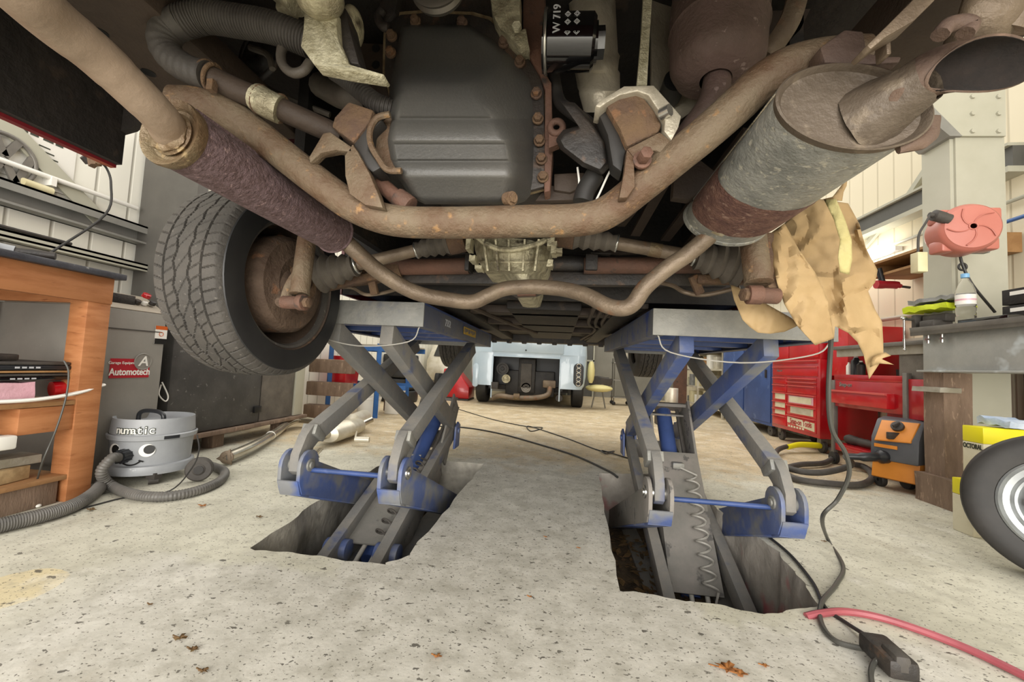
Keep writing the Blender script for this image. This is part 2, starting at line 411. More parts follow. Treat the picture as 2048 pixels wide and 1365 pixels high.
        if parent is not None: org = ORG[parent.name]
        elif origin is not None: org = V(origin)
        else:
            xs = [v.co.x for v in bm.verts]; ys = [v.co.y for v in bm.verts]; zs = [v.co.z for v in bm.verts]
            org = V(((min(xs)+max(xs))/2, (min(ys)+max(ys))/2, min(zs)))
        for v in bm.verts: v.co -= org
        me = bpy.data.meshes.new(name); bm.to_mesh(me); bm.free()
        for f in me.polygons: f.use_smooth = True
        me.set_sharp_from_angle(angle=math.radians(ang))
        me.materials.append(MT[m] if isinstance(m, str) else m)
        o = new_obj(name, me, parent); ORG[o.name] = org
        if parent is None: o.location = org
        return o
def text(name, s, size, loc, xdir, ydir, m, parent, ext=.0008, align='CENTER', shear=0, offset=0, sx=1):
    c = bpy.data.curves.new('t', 'FONT'); c.body = s; c.size = size; c.extrude = ext; c.align_x = align; c.align_y = 'CENTER'; c.shear = shear; c.offset = offset
    t = bpy.data.objects.new('t', c); SC.collection.objects.link(t)
    me = bpy.data.meshes.new_from_object(t.evaluated_get(bpy.context.evaluated_depsgraph_get()))
    bpy.data.objects.remove(t); bpy.data.curves.remove(c)
    x = V(xdir).normalized(); y = V(ydir); y = (y-x*y.dot(x)).normalized(); z = x.cross(y)
    org = ORG[parent.name] if parent is not None else V(loc)
    for v in me.vertices: v.co = V(loc)+x*v.co.x*sx+y*v.co.y+z*v.co.z-org
    me.materials.clear(); me.materials.append(MT[m])
    me.name = name; o = new_obj(name, me, parent); ORG[o.name] = org
    if parent is None: o.location = org
    return o
def copy_tree(o, loc, rz=None, label=None, mirror=False):
    c = o.copy(); SC.collection.objects.link(c); c.location = loc
    if rz is not None: c.rotation_euler.z = rz
    if label: c['label'] = label
    for ch in [k for k in SC.objects if k.parent == o]:
        d = ch.copy(); SC.collection.objects.link(d); d.parent = c
        for g in [k for k in SC.objects if k.parent == ch]:
            e = g.copy(); SC.collection.objects.link(e); e.parent = d
    return c
def st(o): o['kind'] = 'structure'; return o

def tyre_geo(g, c, R, w, ri, detail=True, NA=720):
    """tyre with its axle along x, tread cut with grooves and sipes"""
    c = V(c); prof = []; h = w/2
    # inner bead -> sidewall -> shoulder -> tread -> back
    side = [(-h*.78, ri), (-h*.92, ri+.006), (-h*1.0, ri+(R-ri)*.35), (-h*1.02, ri+(R-ri)*.6), (-h*.97, R-.022), (-h*.9, R-.010)]
    nt = 72 if detail else 14
    tr = [(-h*.86+2*h*.86*i/nt, R-.006*abs((i/nt-.5)*2)**4) for i in range(nt+1)]
    prof = side+tr+[(-a, b) for a, b in side[::-1]]
    n = NA if detail else 64; rings = []
    t0 = len(side); t1 = t0+len(tr)
    for k, (x, r) in enumerate(prof):
        row = []
        for i in range(n):
            a = 2*PI*i/n; rr = r
            if detail and t0 <= k < t1:
                u = x/(h*.86); ph = i/n*60
                zz = (abs((ph*.5 % 1)-.5)*2-.5)*.09
                groove = abs(u-.62) < .024 or abs(u+.62) < .024 or abs(u-.24-zz) < .026 or abs(u+.24+zz) < .026
                s = (ph+u*1.6) % 1
                sip = (abs(u) > .66 and (ph*1.0+abs(u)*.8) % 1 < .11) or (.28 < abs(u) < .6 and s < .09) or (abs(u) < .2 and (ph*.5+u*2) % 1 < .05)
                if groove: rr -= .009
                elif sip: rr -= .005
            elif detail and k in (t0-1, t1):
                if ((i/n*60+.86*.8+.1) % 1) < .16: rr -= .004
            row.append(c+V((x, math.cos(a)*rr, math.sin(a)*rr)))
        rings.append(row)
    g.loft(rings, False); return g
# ================================================================ SETTING
XL, XR, YB = -2.92, 3.04, 10.6
def ragged(pts, seed, n=14, amp=.012):
    out = []
    for i, a in enumerate(pts):
        b = pts[(i+1) % len(pts)]
        for k in range(n):
            p = V(a).lerp(V(b), k/n)
            if k: p = p+noise.noise_vector(p*6+V((seed, 0, 0)))*amp*1.6+noise.noise_vector(p*23+V((0, seed, 0)))*amp*.7
            p.z = 0; out.append(p)
    return out
pitL = [fl(500, 1097), fl(640, 1112), fl(772, 1130), fl(820, 1108), fl(967, 928), fl(880, 921), V((-1.12, 2.95, 0)), V((-1.17, 2.2, 0))]
pitR = [fl(1240, 1183), fl(1380, 1203), fl(1528, 1229), fl(1640, 1213), fl(1560, 1105), V((.86, 2.3, 0)), V((.80, 2.95, 0)), fl(1300, 948), fl(1197, 948)]
loops = [ragged(pitL, 3), ragged(pitR, 9)]
g = G(); bm = g.b
outer = [V(p) for p in ((XL-.05, -3.3, 0), (XR+.05, -3.3, 0), (XR+.05, YB+.1, 0), (XL-.05, YB+.1, 0))]
edges = []
for lp in [outer]+loops:
    vs = [bm.verts.new(p) for p in lp]
    edges += [bm.edges.new((vs[i], vs[(i+1) % len(vs)])) for i in range(len(vs))]
bmesh.ops.triangle_fill(bm, use_beauty=True, use_dissolve=False, edges=edges)
for f in bm.faces:
    if f.normal.z < 0: f.normal_flip()
st(g.build('floor', 'workshop_floor', fix=False, origin=(0, 0, 0)))
for nm, lp, m, nz_ in (('trim_1', loops[0], 'concrete_pit', 1), ('trim_2', loops[1], 'concrete_red', 5)):
    g = G(); rings = []
    cc = sum(lp, V())/len(lp)
    for z in (0, -.02, -.06, -.12, -.18, -.24, -.30, -.36, -.42):
        rr = []
        for p in lp:
            d = (cc-p).normalized(); q = p+V((0, 0, z)); k = noise.noise(q*7+V((nz_, 0, 0)))*.022+noise.noise(q*19)*.008
            if z == 0: k = 0
            rr.append(q+d*(k*min(1, -z*20)))
        rings.append(rr)
    g.loft(rings, False)
    o = st(g.build(nm, m, ang=80)); o['label'] = 'rough concrete wall of the sunken lift recess'
def dirt(nm, x0, x1, y0, y1, z, seed):
    g = G(); n = 26; gr = [[g.b.verts.new((x0+(x1-x0)*i/n, y0+(y1-y0)*j/n, z+noise.noise(V((i*.5+seed, j*.5, 0)))*.02)) for i in range(n+1)] for j in range(n+1)]
    for j in range(n):
        for i in range(n): g.face((gr[j][i], gr[j][i+1], gr[j+1][i+1], gr[j+1][i]))
    return g.build(nm, 'pit_dirt', fix=False)
st(dirt('floor_recess', -1.3, -.45, 1.1, 3.05, -.36, 0)); st(dirt('floor_recess', .12, 1.05, 1.05, 3.05, -.36, 9))
def litter(nm, cx, x0, x1, y0, y1, z, n, lab):
    g = G()
    for k in range(n):
        c = V((random.uniform(x0, x1), random.uniform(y0, y1), z+random.uniform(0, .02))); a = random.uniform(0, 6.28); l = random.uniform(.012, .035); wd = l*random.uniform(.3, .6)
        d = V((math.cos(a), math.sin(a), random.uniform(-.3, .3)))*l; s = V((-math.sin(a), math.cos(a), random.uniform(-.3, .3)))*wd
        q = [c-d, c+s, c+d, c-s]; g.prism(q, (0, 0, .001))
    tag(g.build(nm, 'leaf_dark', fix=False), lab, 'dead leaves', kind='stuff')
litter('leaf_litter', 0, -1.12, -.56, 1.3, 2.7, -.345, 420, 'dead leaves and dirt lying in the recess under the left lift')
litter('leaf_litter', 0, .24, .78, 1.2, 2.7, -.345, 420, 'dead leaves and dirt lying in the recess under the right lift')
st(G().bb(XL-.1, XL, -1.2, YB, 0, 4.6).build('wall_left', 'clad_left', origin=(0, 0, 0)))
st(G().bb(XR, XR+.1, -1.2, YB, 0, 4.6).build('wall_right', 'clad_right', origin=(0, 0, 0)))
st(G().bb(XL-.1, XR+.1, YB, YB+.1, 0, 4.6).build('wall_back', 'back_wall'))
# back wall roller door and window frames
st(G().bb(.25, .85, YB-.05, YB, 0, 2.6).build('door_1', 'dark_door'))
for k in range(3):
    st(G().bb(.2+.33*k, .235+.33*k, YB-.09, YB-.05, 0, 2.6).build('trim_3', 'beam_paint'))
for z in (.9, 1.7): st(G().bb(.2, .9, YB-.09, YB-.05, z, z+.04).build('trim_4', 'beam_paint'))
# left wall rails, brace and conduit
def rail(nm, x, y0, y1, z0, z1, dep, m, sgn):
    g = G(); g.bb(x, x+sgn*dep, y0, y1, z1-.012, z1); g.bb(x, x+sgn*dep, y0, y1, z0, z0+.012); g.bb(x, x+sgn*.02, y0, y1, z0, z1)
    g.bb(x+sgn*(dep-.01), x+sgn*dep, y0, y1, z1-.05, z1)
    return st(g.build(nm, m))
rail('trim_5', XL, -.8, 3.1, 1.40, 1.52, .10, 'beam_grey', 1)
rail('trim_6', XL, -.8, 3.1, 1.22, 1.26, .13, 'beam_paint', 1)
a, b = atx(-10, 225, XL+.03), atx(200, 440, XL+.03)
st(G().beam(a, b, .09, .012, up=V((1, 0, 0))).build('trim_7', 'beam_paint'))
a, b = atx(-60, 298, XL+.05), atx(274, 417, XL+.05)
g = G().cyl(a, b, .014, n=10); mid = atx(103, 362, XL+.05); g.bb(mid.x-.04, mid.x+.02, mid.y-.012, mid.y+.012, mid.z-.03, mid.z+.018)
st(g.build('trim_8', 'white'))
# right wall: column, haunch, rails, brace
ga = at(1913, 400, 2.72); gb = at(2012, 400, 2.72)
cx0, cx1 = ga.x, gb.x
st(G().bb(cx0, cx1, 2.72, 2.735, 0, 4.2).bb(cx0, cx1, 2.93, 2.945, 0, 4.2).bb((cx0+cx1)/2-.008, (cx0+cx1)/2+.008, 2.735, 2.93, 0, 4.2).bb(cx0-.02, cx0, 2.735, 2.93, 0, 4.2).build('trim_9', 'beam_paint'))
pl = [at(*p, 2.70) for p in ((1925, 272), (2012, 272), (2010, 60), (1730, 40), (1790, 150), (1868, 215))]
g = G().prism(pl, (0, .02, 0)); o = st(g.build('trim_10', 'beam_paint'))
g = G()
for px in (1944, 1996):
    for py in (194, 228, 263): c = at(px, py, 2.70); g.hexb(c, (0, -1, 0), .014, .012)
    for py in (120, 157): c = at(px, py, 2.70); g.hexb(c, (0, -1, 0), .014, .012)
g.build('bolt_heads', 'beam_paint', o)
g = G().prism([at(*p, 2.70) for p in ((1900, 272), (1925, 272), (1868, 215), (1790, 150), (1785, 165), (1855, 235))], (0, .22, 0)); st(g.build('trim_11', 'beam_grey'))
def rrail(nm, y0, y1, z0, z1): return rail(nm, XR, y0, y1, z0, z1, .12, 'beam_paint', -1)
g = G().bb(XR-.1, XR, -.5, 2.7, 2.19, 2.33).bb(XR-.1, XR, 2.95, YB, 2.19, 2.33); st(g.build('trim_12', 'dark_door'))
g = G().bb(XR-.13, XR, -.5, 2.7, 2.33, 2.35).bb(XR-.13, XR, 2.95, YB, 2.33, 2.35).bb(XR-.13, XR, -.5, 2.7, 2.15, 2.19).bb(XR-.13, XR, 2.95, YB, 2.15, 2.19); st(g.build('trim_13', 'beam_paint'))
g = G().cyl((XR-.04, -.5, 1.98), (XR-.04, YB, 1.98), .014, n=8).cyl((XR-.04, -.5, 1.30), (XR-.04, YB, 1.30), .02, n=8); st(g.build('trim_14', 'beam_paint'))
a, b = atx(1815, 395, XR-.03), atx(1895, 275, XR-.03); st(G().beam(a, b, .045, .03, up=V((1, 0, 0))).build('trim_15', 'beam_paint'))
a, b = atx(1725, 500, XR-.03), atx(1775, 440, XR-.03); st(G().beam(a, b, .045, .03, up=V((1, 0, 0))).build('trim_16', 'beam_paint'))
st(G().bb(XR-.05, XR, 2.95, 8, 1.02, 1.10).build('trim_17', 'beam_paint'))
g = G().cyl((XR-.06, -.5, 1.84), (XR-.06, YB-.05, 1.84), .013, n=10)
for y in (2.6, 3.55, 4.6): g.cyl((XR-.06, y-.03, 1.84), (XR-.06, y+.03, 1.84), .024, n=10).bb(XR-.06, XR, y-.008, y+.008, 1.83, 1.85)
o = st(g.build('trim_18', 'blue_pipe')); o['label'] = 'long blue compressed air pipe clipped along the right wall'

# ================================================================ SCISSOR LIFTS
def S(x, y, z): return V((x*1.14, y*1.14, .7+(z-.62)*1.14))
def lift(name, label, xo, xi, xno, xni, px0, px1, yp, yoff, NMz, FMz, NTz, FTz, LB, CA, CB, CC):
    xc = (xo+xi)/2; sg = 1 if xo > xi else -1
    t = thing(name, label, 'vehicle lift', S(xc, 2.0, .3)*1.0)
    NMy, FTy, NTy, FMy = 1.45+yoff, 2.54+yoff, 1.43+yoff, 2.52+yoff
    NTy = max(NTy+(.04 if sg < 0 else 0), 1.385+yp+.035)
    # platform: an open steel tray
    g = G(); x0, x1 = sorted((px0, px1)); z0, z1 = .745, .835; y0, y1 = 1.385+yp, 2.83+yp
    def B(g, a0, a1, b0, b1, c0, c1): p, q = S(a0, b0, c0), S(a1, b1, c1); g.bb(p.x, q.x, p.y, q.y, p.z, q.z)
    B(g, x0, x1, y0, y1, z1-.008, z1)
    g.build('deck_plate', 'lift_blue_clean', t)
    g = G(); B(g, x0, x1, y0-.008, y0, z0, z1); B(g, x0, x1, y1, y1+.008, z0, z1)
    g.build('end_plate', 'platform_steel', t, bev=.002)
    g = G(); B(g, x0, x0+.009, y0, y1, z0, z1); B(g, x1-.009, x1, y0, y1, z0, z1)
    B(g, x0+.009, x0+.04, y0, y1, z0, z0+.006); B(g, x1-.04, x1-.009, y0, y1, z0, z0+.006)
    side = g.build('side_rail', 'platform_edge', t, bev=.0015)
    g = G()
    for yy in (1.6, 1.9, 2.2, 2.55): B(g, x0+.01, x1-.01, yy+yoff, yy+.05+yoff, z0+.01, z1-.01)
    g.build('cross_rib', 'lift_blue_clean', t)
    # main arms: near-middle pin up to far-top
    def yz(g, x, w, pts, bev=0): g.prism([S(x-w/2, y, z) for y, z in pts], (w*1.14, 0, 0))
    for x in (xo, xi):
        g = G()
        yz(g, x, .052, [(NMy+.045, NMz+.125), (NMy+.10, NMz+.075), (FTy+.04, FTz-.02), (FTy-.01, FTz+.04)])
        yz(g, x, .034, [(NMy-.034, NMz-.018), (NMy-.012, NMz-.036), (NMy+.02, NMz-.03), (NMy+.038, NMz+.0), (NMy+.055, NMz+.05), (NMy+.10, NMz+.078), (NMy+.05, NMz+.14), (NMy+.008, NMz+.105), (NMy-.03, NMz+.04)])
        g.build('upper_arm', 'lift_dusty', t, bev=.002)
        g = G(); g.prism([S(x-.030, NMy+.035, NMz+.105), S(x-.030, NMy+.095, NMz+.065), S(x-.030, NMy+.115, NMz+.085), S(x-.030, NMy+.05, NMz+.14)], (.068, 0, 0))
        g.build('weld_collar', 'platform_steel', t, bev=.003)
    for x in (xno, xni):
        g = G()
        yz(g, x, .05, [(NTy-.02, NTz+.02), (NTy-.03, NTz-.06), (FMy-.10, FMz+.03), (FMy-.03, FMz+.10)])
        yz(g, x, .034, [(FMy-.13, FMz+.06), (FMy-.03, FMz+.12), (FMy+.03, FMz+.03), (FMy+.03, FMz-.02), (FMy, FMz-.04), (FMy-.04, FMz-.01), (FMy-.05, FMz+.03)])
        g.build('upper_arm', 'lift_blue' if sg > 0 else 'lift_dusty', t, bev=.002)
    # levers: clevis at near-middle pin, tail goes down and back
    for x in (xo, xi):
        g = G()
        for s_ in (-1, 1):
            xx = x+s_*.036
            arc = [(NMy+.055*math.cos(a), NMz+.055*math.sin(a)) for a in [PI*k/8 for k in range(0, 9)]]
            pts = arc+[(NMy-.055, NMz-.05), (NMy-.035, NMz-.095), (NMy+.015, NMz-.115), (NMy+.95, NMz-.49), (NMy+.95, NMz-.39), (NMy+.17, NMz-.05)]
            g.prism([S(xx-.007, y, z) for y, z in pts], (.016, 0, 0))
        lv = g.build('lower_lever', 'lift_blue' if x == xo else 'lift_grey' if sg > 0 else 'lift_blue', t, bev=.002)
        g = G()
        ps = [(NMy-.057, NMz-.045), (NMy-.037, NMz-.097), (NMy+.015, NMz-.117), (NMy+.94, NMz-.488)]
        for (ya, za), (yb, zb) in zip(ps, ps[1:]):
            g.beam(S(x, ya, za), S(x, yb, zb), .09, .008, up=V((0, -1, 0)) if abs(yb-ya) < .1 else V((0, 0, 1)))
        g.build('lever_web', 'lift_blue', t, bev=.001)
        g = G(); a = S(x, NMy, NMz)
        g.cyl(a-V((.056, 0, 0)), a+V((.056, 0, 0)), .026, n=20); g.cyl(a-V((.062, 0, 0)), a+V((.062, 0, 0)), .015, n=12)
        g.build('pivot_pin', 'steel_bright' if x == xi else 'platform_steel', t, bev=.002)
    g = G(); z = NMz-.02; g.cyl(S(xi, NMy+.01, z), S(xo, NMy+.01, z), .0105, n=10)
    g.build('tie_rod', 'lift_blue_clean', t)
    # far-middle knuckle and lower arms towards the viewer, down into the recess
    for x in (xno, xni):
        g = G(); a = S(x, FMy, FMz); b = S(x, *LB)
        g.beam(a, b, .05, .085)
        g.build('lower_arm', 'lift_dusty', t, bev=.002)
        g = G()
        for s_ in (-1, 1): g.prism([S(x+s_*.034-.006, y, z) for y, z in ((FMy-.07, FMz-.10), (FMy-.05, FMz+.03), (FMy, FMz+.055), (FMy+.05, FMz+.03), (FMy+.04, FMz-.1))], (.013, 0, 0))
        g.cyl(a-V((.055, 0, 0)), a+V((.055, 0, 0)), .02, n=14)
        g.build('knuckle_plate', 'lift_blue', t, bev=.0015)
        g = G(); c = S(x, LB[0]+.17, LB[1]+.04); g.cyl(c-V((.055, 0, 0)), c+V((.055, 0, 0)), .045, n=20)
        g.build('pivot_boss', 'lift_blue', t, bev=.004)
    g = G(); z = FMz-.05; g.beam(S(xni, FMy-.05, z), S(xno, FMy-.05, z), .02, .12); g.build('cross_member', 'lift_grey', t, bev=.002)
    # hydraulic cylinder cover, window frame and ram
    A = S(xc, *CA); Bp = S(xc, *CB); C = S(xc, *CC); W = .235
    d = (Bp-A).normalized(); x_, u_, _ = frame(d)
    g = G(); g.beam(A, Bp, W, .012); g.beam(A-u_*.09+x_*(W/2-.006), Bp-u_*.09+x_*(W/2-.006), .012, .18); g.beam(A-u_*.09-x_*(W/2-.006), Bp-u_*.09-x_*(W/2-.006), .012, .18)
    g.build('cylinder_cover', 'lift_grey', t, bev=.002)
    g = G(); d2 = (C-Bp).normalized(); x2, u2, _ = frame(d2)
    for s_ in (-1, 1): g.beam(Bp-u2*.09+x2*s_*(W/2-.006), C-u2*.04+x2*s_*(W/2-.006), .014, .19)
    g.beam(C-x2*W/2-u2*.02, C+x2*W/2-u2*.02, .1, .02); g.beam(C-x2*W/2-u2*.1+d2*-.02, C+x2*W/2-u2*.1+d2*-.02, .12, .012)
    g.build('window_frame', 'lift_grey', t, bev=.003)
    g = G(); g.cyl(A-u_*.1, C-u2*.1, .045, n=20); g.build('hydraulic_ram', 'lift_blue_clean', t)
    g = G(); g.cyl(A-u_*.1+x_*.08, C-u2*.08+x2*.08, .012, n=8); g.build('ram_hose', 'rubber_grey', t)
    g = G(); n = 9*16; L = (Bp-A).length
    p = [A+d*(L*.02+L*.78*i/n)+x_*(.055+.03*math.cos(2*PI*i/16))+u_*(.034+.026*math.sin(2*PI*i/16)) for i in range(n+1)]
    p = [A-d*.10+x_*.05-u_*.02]+p+[A+d*(L*.86)+x_*.01+u_*.02]
    g.tube(p, .0052, n=6, sm=0); g.build('coiled_air_hose', 'rubber_grey' if sg < 0 else 'wire_grey', t)
    g = G(); g.bb(*[v for q in zip(A+d*L*.86-V((.03, .02, -.004)), A+d*L*.86+V((.03, .02, .036))) for v in q]); g.build('valve_block', 'platform_steel', t, bev=.004)
    g = G()
    for k in (-.02, .05): g.cyl(A+x_*k-u_*.02-d*.16, A+x_*k-u_*.02+d*.02, .011, n=10)
    g.build('hose_fitting', 'wire_grey', t)
    # base rail on the recess floor
    g = G()
    for x in (xno, xni): q = S(x, 2.0+yoff, 0); g.bb(q.x-.05, q.x+.05, S(0, 1.25, 0).y, S(0, 2.6, 0).y, -.352, S(0, 0, LB[1]).z-.02)
    g.build('base_rail', 'lift_dusty', t, bev=.003)
    # slack wire under the platform
    g = G(); zz = .735; xa, xb = (px0+px1)/2-.2*sg, px1+sg*.0
    pp = [S(px0+sg*.02, 1.40+yp, .75), S(xi, 1.40+yp, .69), S(xc, 1.38+yp, .665), S(xo, 1.38+yp, .70), S(px1-.02*sg, 1.38+yp, .745)]
    g.tube(pp, .0028, n=6); g.build('safety_wire', 'wire_grey', t)
    return t, side
lt, side = lift('scissor_lift', 'left blue scissor lift standing in the floor recess beside the grey vacuum cleaner', -.93, -.56, -.855, -.645, -.50, -1.07, .03, -.06, .222, .20, .735, .71, (1.40, -.19), (1.60, -.135), (2.22, .12), (2.50, .40))
q0 = S(-.497, 1.72, .79)
text('stencil_number', '7352', .05, q0, (0, 1, 0), (0, 0, 1), 'scratch_white', lt)
q1 = S(-.4965, 2.16, .79); g = G(); g.bb(q1.x, q1.x+.0008, q1.y-.17, q1.y+.17, q1.z-.022, q1.z+.022); dc = g.build('warning_decal', 'yellow_decal', lt)
g = G()
for k_ in range(9): g.bb(q1.x+.0008, q1.x+.0014, q1.y-.15+k_*.034, q1.y-.13+k_*.034+.008*(k_ % 2), q1.z-.012+.005*(k_ % 3), q1.z+.014)
g.build('worn_print', 'platform_edge', dc)
rt, side = lift('scissor_lift', 'right blue scissor lift standing in the floor recess nearer the red tool chest', .80, .37, .725, .445, .305, .875, 0, .075, .188, .205, .755, .74, (1.47, -.33), (1.74, -.26), (2.09, .23), (2.27, .46))
# ================================================================ RAISED CAMPERVAN
CV = thing('campervan', 'rusty underside of a raised maroon van with exhaust silencers, engine sump and one rear wheel', 'van', (-.11, 1.3, .94))
ORG[CV.name] = V((-.11, 1.3, .94))
def part(g, n, m, par=None, **k): return g.build(n, m, par or CV, **k)
XLc, XRc = -1.06, .84
# --- body shell, floors, rails
g = G(); g.bb(XLc, XLc+.015, .24, .79, 1.115, 1.9); g.bb(XLc, XLc+.015, .79, 1.78, 1.42, 1.9)
part(g, 'rear_quarter_panel', 'body_maroon')
g = G(); g.bb(XLc, XLc+.015, 1.78, 3.2, 1.0, 1.9); part(g, 'side_panel', 'body_maroon')
g = G(); g.bb(XRc-.015, XRc, 1.78, 3.2, 1.0, 1.9); part(g, 'side_panel', 'body_maroon')
g = G(); g.bb(XRc-.015, XRc, .24, 1.78, 1.55, 1.9); part(g, 'rear_quarter_panel', 'body_maroon')
g = G(); g.bb(XLc, XRc, .22, .24, 1.16, 1.9); part(g, 'rear_panel', 'body_maroon')
g = G(); g.bb(XLc+.015, XLc+.03, .25, .79, 1.122, 1.5)
part(g, 'inner_skirt', 'under_black')
g = G(); g.prism([at(150, 270, .78), at(160, 284, .78), at(200, 274, .78), at(262, 256, .78), at(300, 225, .78), at(250, 150, .78), at(140, 180, .78)], (0, .015, 0)); part(g, 'arch_end_plate', 'under_black')
g = G(); g.bb(XLc+.03, XRc-.02, .25, 1.78, 1.56, 1.59); part(g, 'engine_bay_roof', 'under_black')
g = G(); g.bb(-.73, -.70, .96, 1.80, 1.12, 1.56); part(g, 'arch_lining', 'under_black')
g = G(); g.bb(.50, .53, .95, 1.80, 1.12, 1.56); part(g, 'arch_lining', 'under_black')
g = G(); g.bb(-1.0, -.74, .28, 1.0, 1.30, 1.36); part(g, 'chassis_rail', 'under_brown', bev=.006)
g = G(); g.bb(.50, .72, .28, 1.2, 1.265, 1.34); part(g, 'chassis_rail', 'under_brown', bev=.006)
g = G()
for px, py in ((200, 65), (297, 146)):
    c = fl(px, py, 1.299); g.cyl(c, c+V((0, 0, .004)), .013, n=16)
part(g, 'drain_hole', 'black')
g = G(); g.bb(XLc+.02, XRc-.02, 1.78, 1.80, 1.0, 1.56); part(g, 'bulkhead', 'under_black')
g = G(); g.bb(XLc+.015, XRc-.015, 1.79, 4.35, 1.03, 1.06)
part(g, 'cabin_floor', 'under_black')
g = G()
for x0, x1 in ((-.62, -.50), (.26, .38)): g.bb(x0, x1, 1.8, 4.3, .975, 1.03)
part(g, 'floor_rail', 'under_black', bev=.008)
g = G()
for y in (2.15, 2.7, 3.2): g.bb(-1.0, .78, y, y+.09, .985, 1.03)
part(g, 'floor_crossmember', 'under_brown', bev=.008)
g = G(); g.bb(-.28, .10, 2.0, 4.0, .985, 1.03); part(g, 'floor_tray', 'under_black', bev=.01)
g = G()
for k, (x, y) in enumerate(((.15, 2.4), (.19, 2.46), (.23, 2.6))): g.tube([(x, 1.85, .99), (x+.02, 2.5, .985), (x+.1, 3.0, .99), (x+.05, 4.0, .99)], .011, n=8)
g.tube([(-.45, 1.9, .98), (-.36, 2.6, .985), (-.2, 3.3, .98)], .014, n=8)
part(g, 'coolant_pipe', 'under_brown')
g = G(); g.bb(-.95, .74, 4.2, 4.38, .955, 1.10)
for k in range(9): x = -.7+k*.16; g.box((x, 4.22, .95), (.05, .04, .03))
part(g, 'front_panel', 'black_metal', bev=.006)
# --- front wheels
for x in (-.955, .735):
    g = G(); tyre_geo(g, (x, 3.62, .965), .31, .19, .19, True, 180); tw = part(g, 'front_tyre', 'tyre_rubber')
    g = G(); g.lathe((x-.06, 3.62, .965), (1, 0, 0), [(0, .0), (0, .19), (.12, .19), (.12, .0)], n=24); part(g, 'front_rim', 'rim_dirty')
# --- left rear wheel
WC = V((-1.04, 1.285, .942)); WR = .318
g = G(); tyre_geo(g, WC, WR, .215, .205); part(g, 'rear_tyre', 'tyre_rubber', ang=35)
g = G(); g.lathe(WC+V((.107, 0, 0)), (-1, 0, 0), [(-.004, .226), (-.006, .27), (-.001, .294), (.004, .296), (.004, .22)], n=64); part(g, 'inner_sidewall', 'tyre_black')
g = G(); g.lathe(WC+V((.1, 0, 0)), (-1, 0, 0), [(-.006, .232), (-.009, .225), (.012, .212), (.03, .206), (.07, .20), (.10, .196), (.16, .19), (.175, .12), (.15, .10), (.15, .02)], n=56)
rim = part(g, 'wheel_rim', 'rim_dirty')
g = G(); g.lathe(WC+V((.115, 0, 0)), (-1, 0, 0), [(-.01, .02), (-.012, .10), (.0, .115), (.004, .150), (.02, .165), (.05, .168), (.11, .168)], n=48); part(g, 'brake_drum', 'drum_rust', bev=.0)
g = G(); g.lathe(WC+V((.155, 0, .01)), (-1, 0, 0), [(0, .03), (0, .055), (.03, .062), (.045, .085), (.06, .09)], n=28); g.noise(.003, 40); part(g, 'hub_carrier', 'dark_rust')
# trailing arm and inner lever to the shock absorber
g = G(); g.tube(P([(560, 480, 1.28), (568, 540, 1.24), (575, 585, 1.18), (562, 606, 1.13)]), [.026, .022, .02, .018], n=12); part(g, 'shock_bracket', 'drum_rust')
g = G(); g.tube(P([(640, 560, 1.45), (720, 555, 1.47), (800, 540, 1.5)]), .035, n=14); g.noise(.003, 30); part(g, 'trailing_arm', 'dark_rust')
def shock(top, bot, r, lab):
    a, b = V(top), V(bot); d = (b-a).normalized()
    g = G(); g.cyl(a, b-d*.035, r, n=24); g.cyl(b-d*.04, b-d*.035, r*1.06, n=24)
    part(g, 'shock_absorber', 'frame_rust', bev=.002)
shock(at(614, 478, 1.14), at(596, 612, 1.10), .027, '')
e = at(600, 606, 1.10)
g = G(); g.cyl(e+V((-.055, .0, 0)), e+V((.004, 0, 0)), .0195, n=20); g.cyl(e+V((.0, -.004, 0)), e+V((.02, -.006, 0)), .024, n=20); o = part(g, 'shock_eye', 'red_rust', bev=.002)
g = G(); g.hexb(e+V((.02, -.006, 0)), (1, -.1, 0), .016, .014); part(g, 'shock_bolt', 'dark_rust', bev=.0015)
g = G(); g.tube([e+V((-.052, .01, -.002)), e+V((-.045, .02, .06)), e+V((-.02, .05, .14))], [.02, .016], n=12, flat=.6); part(g, 'shock_fork', 'frame_rust')
shock(at(1505, 470, 1.14), at(1520, 592, 1.10), .033, '')
e = at(1498, 590, 1.10)
g = G(); g.cyl(e, e+V((.075, .01, 0)), .021, n=20); g.cyl(e-V((.004, 0, 0)), e+V((.03, 0, 0)), .025, n=20); part(g, 'shock_eye', 'red_rust', bev=.002)
g = G(); g.hexb(e+V((-.002, 0, 0)), (-1, -.25, 0), .018, .016); part(g, 'shock_bolt', 'dark_rust', bev=.0015)
g = G(); g.beam(at(1530, 470, 1.16), at(1548, 580, 1.13), .04, .03, up=V((0, 1, 0))); part(g, 'shock_bracket', 'dark_rust', bev=.004)
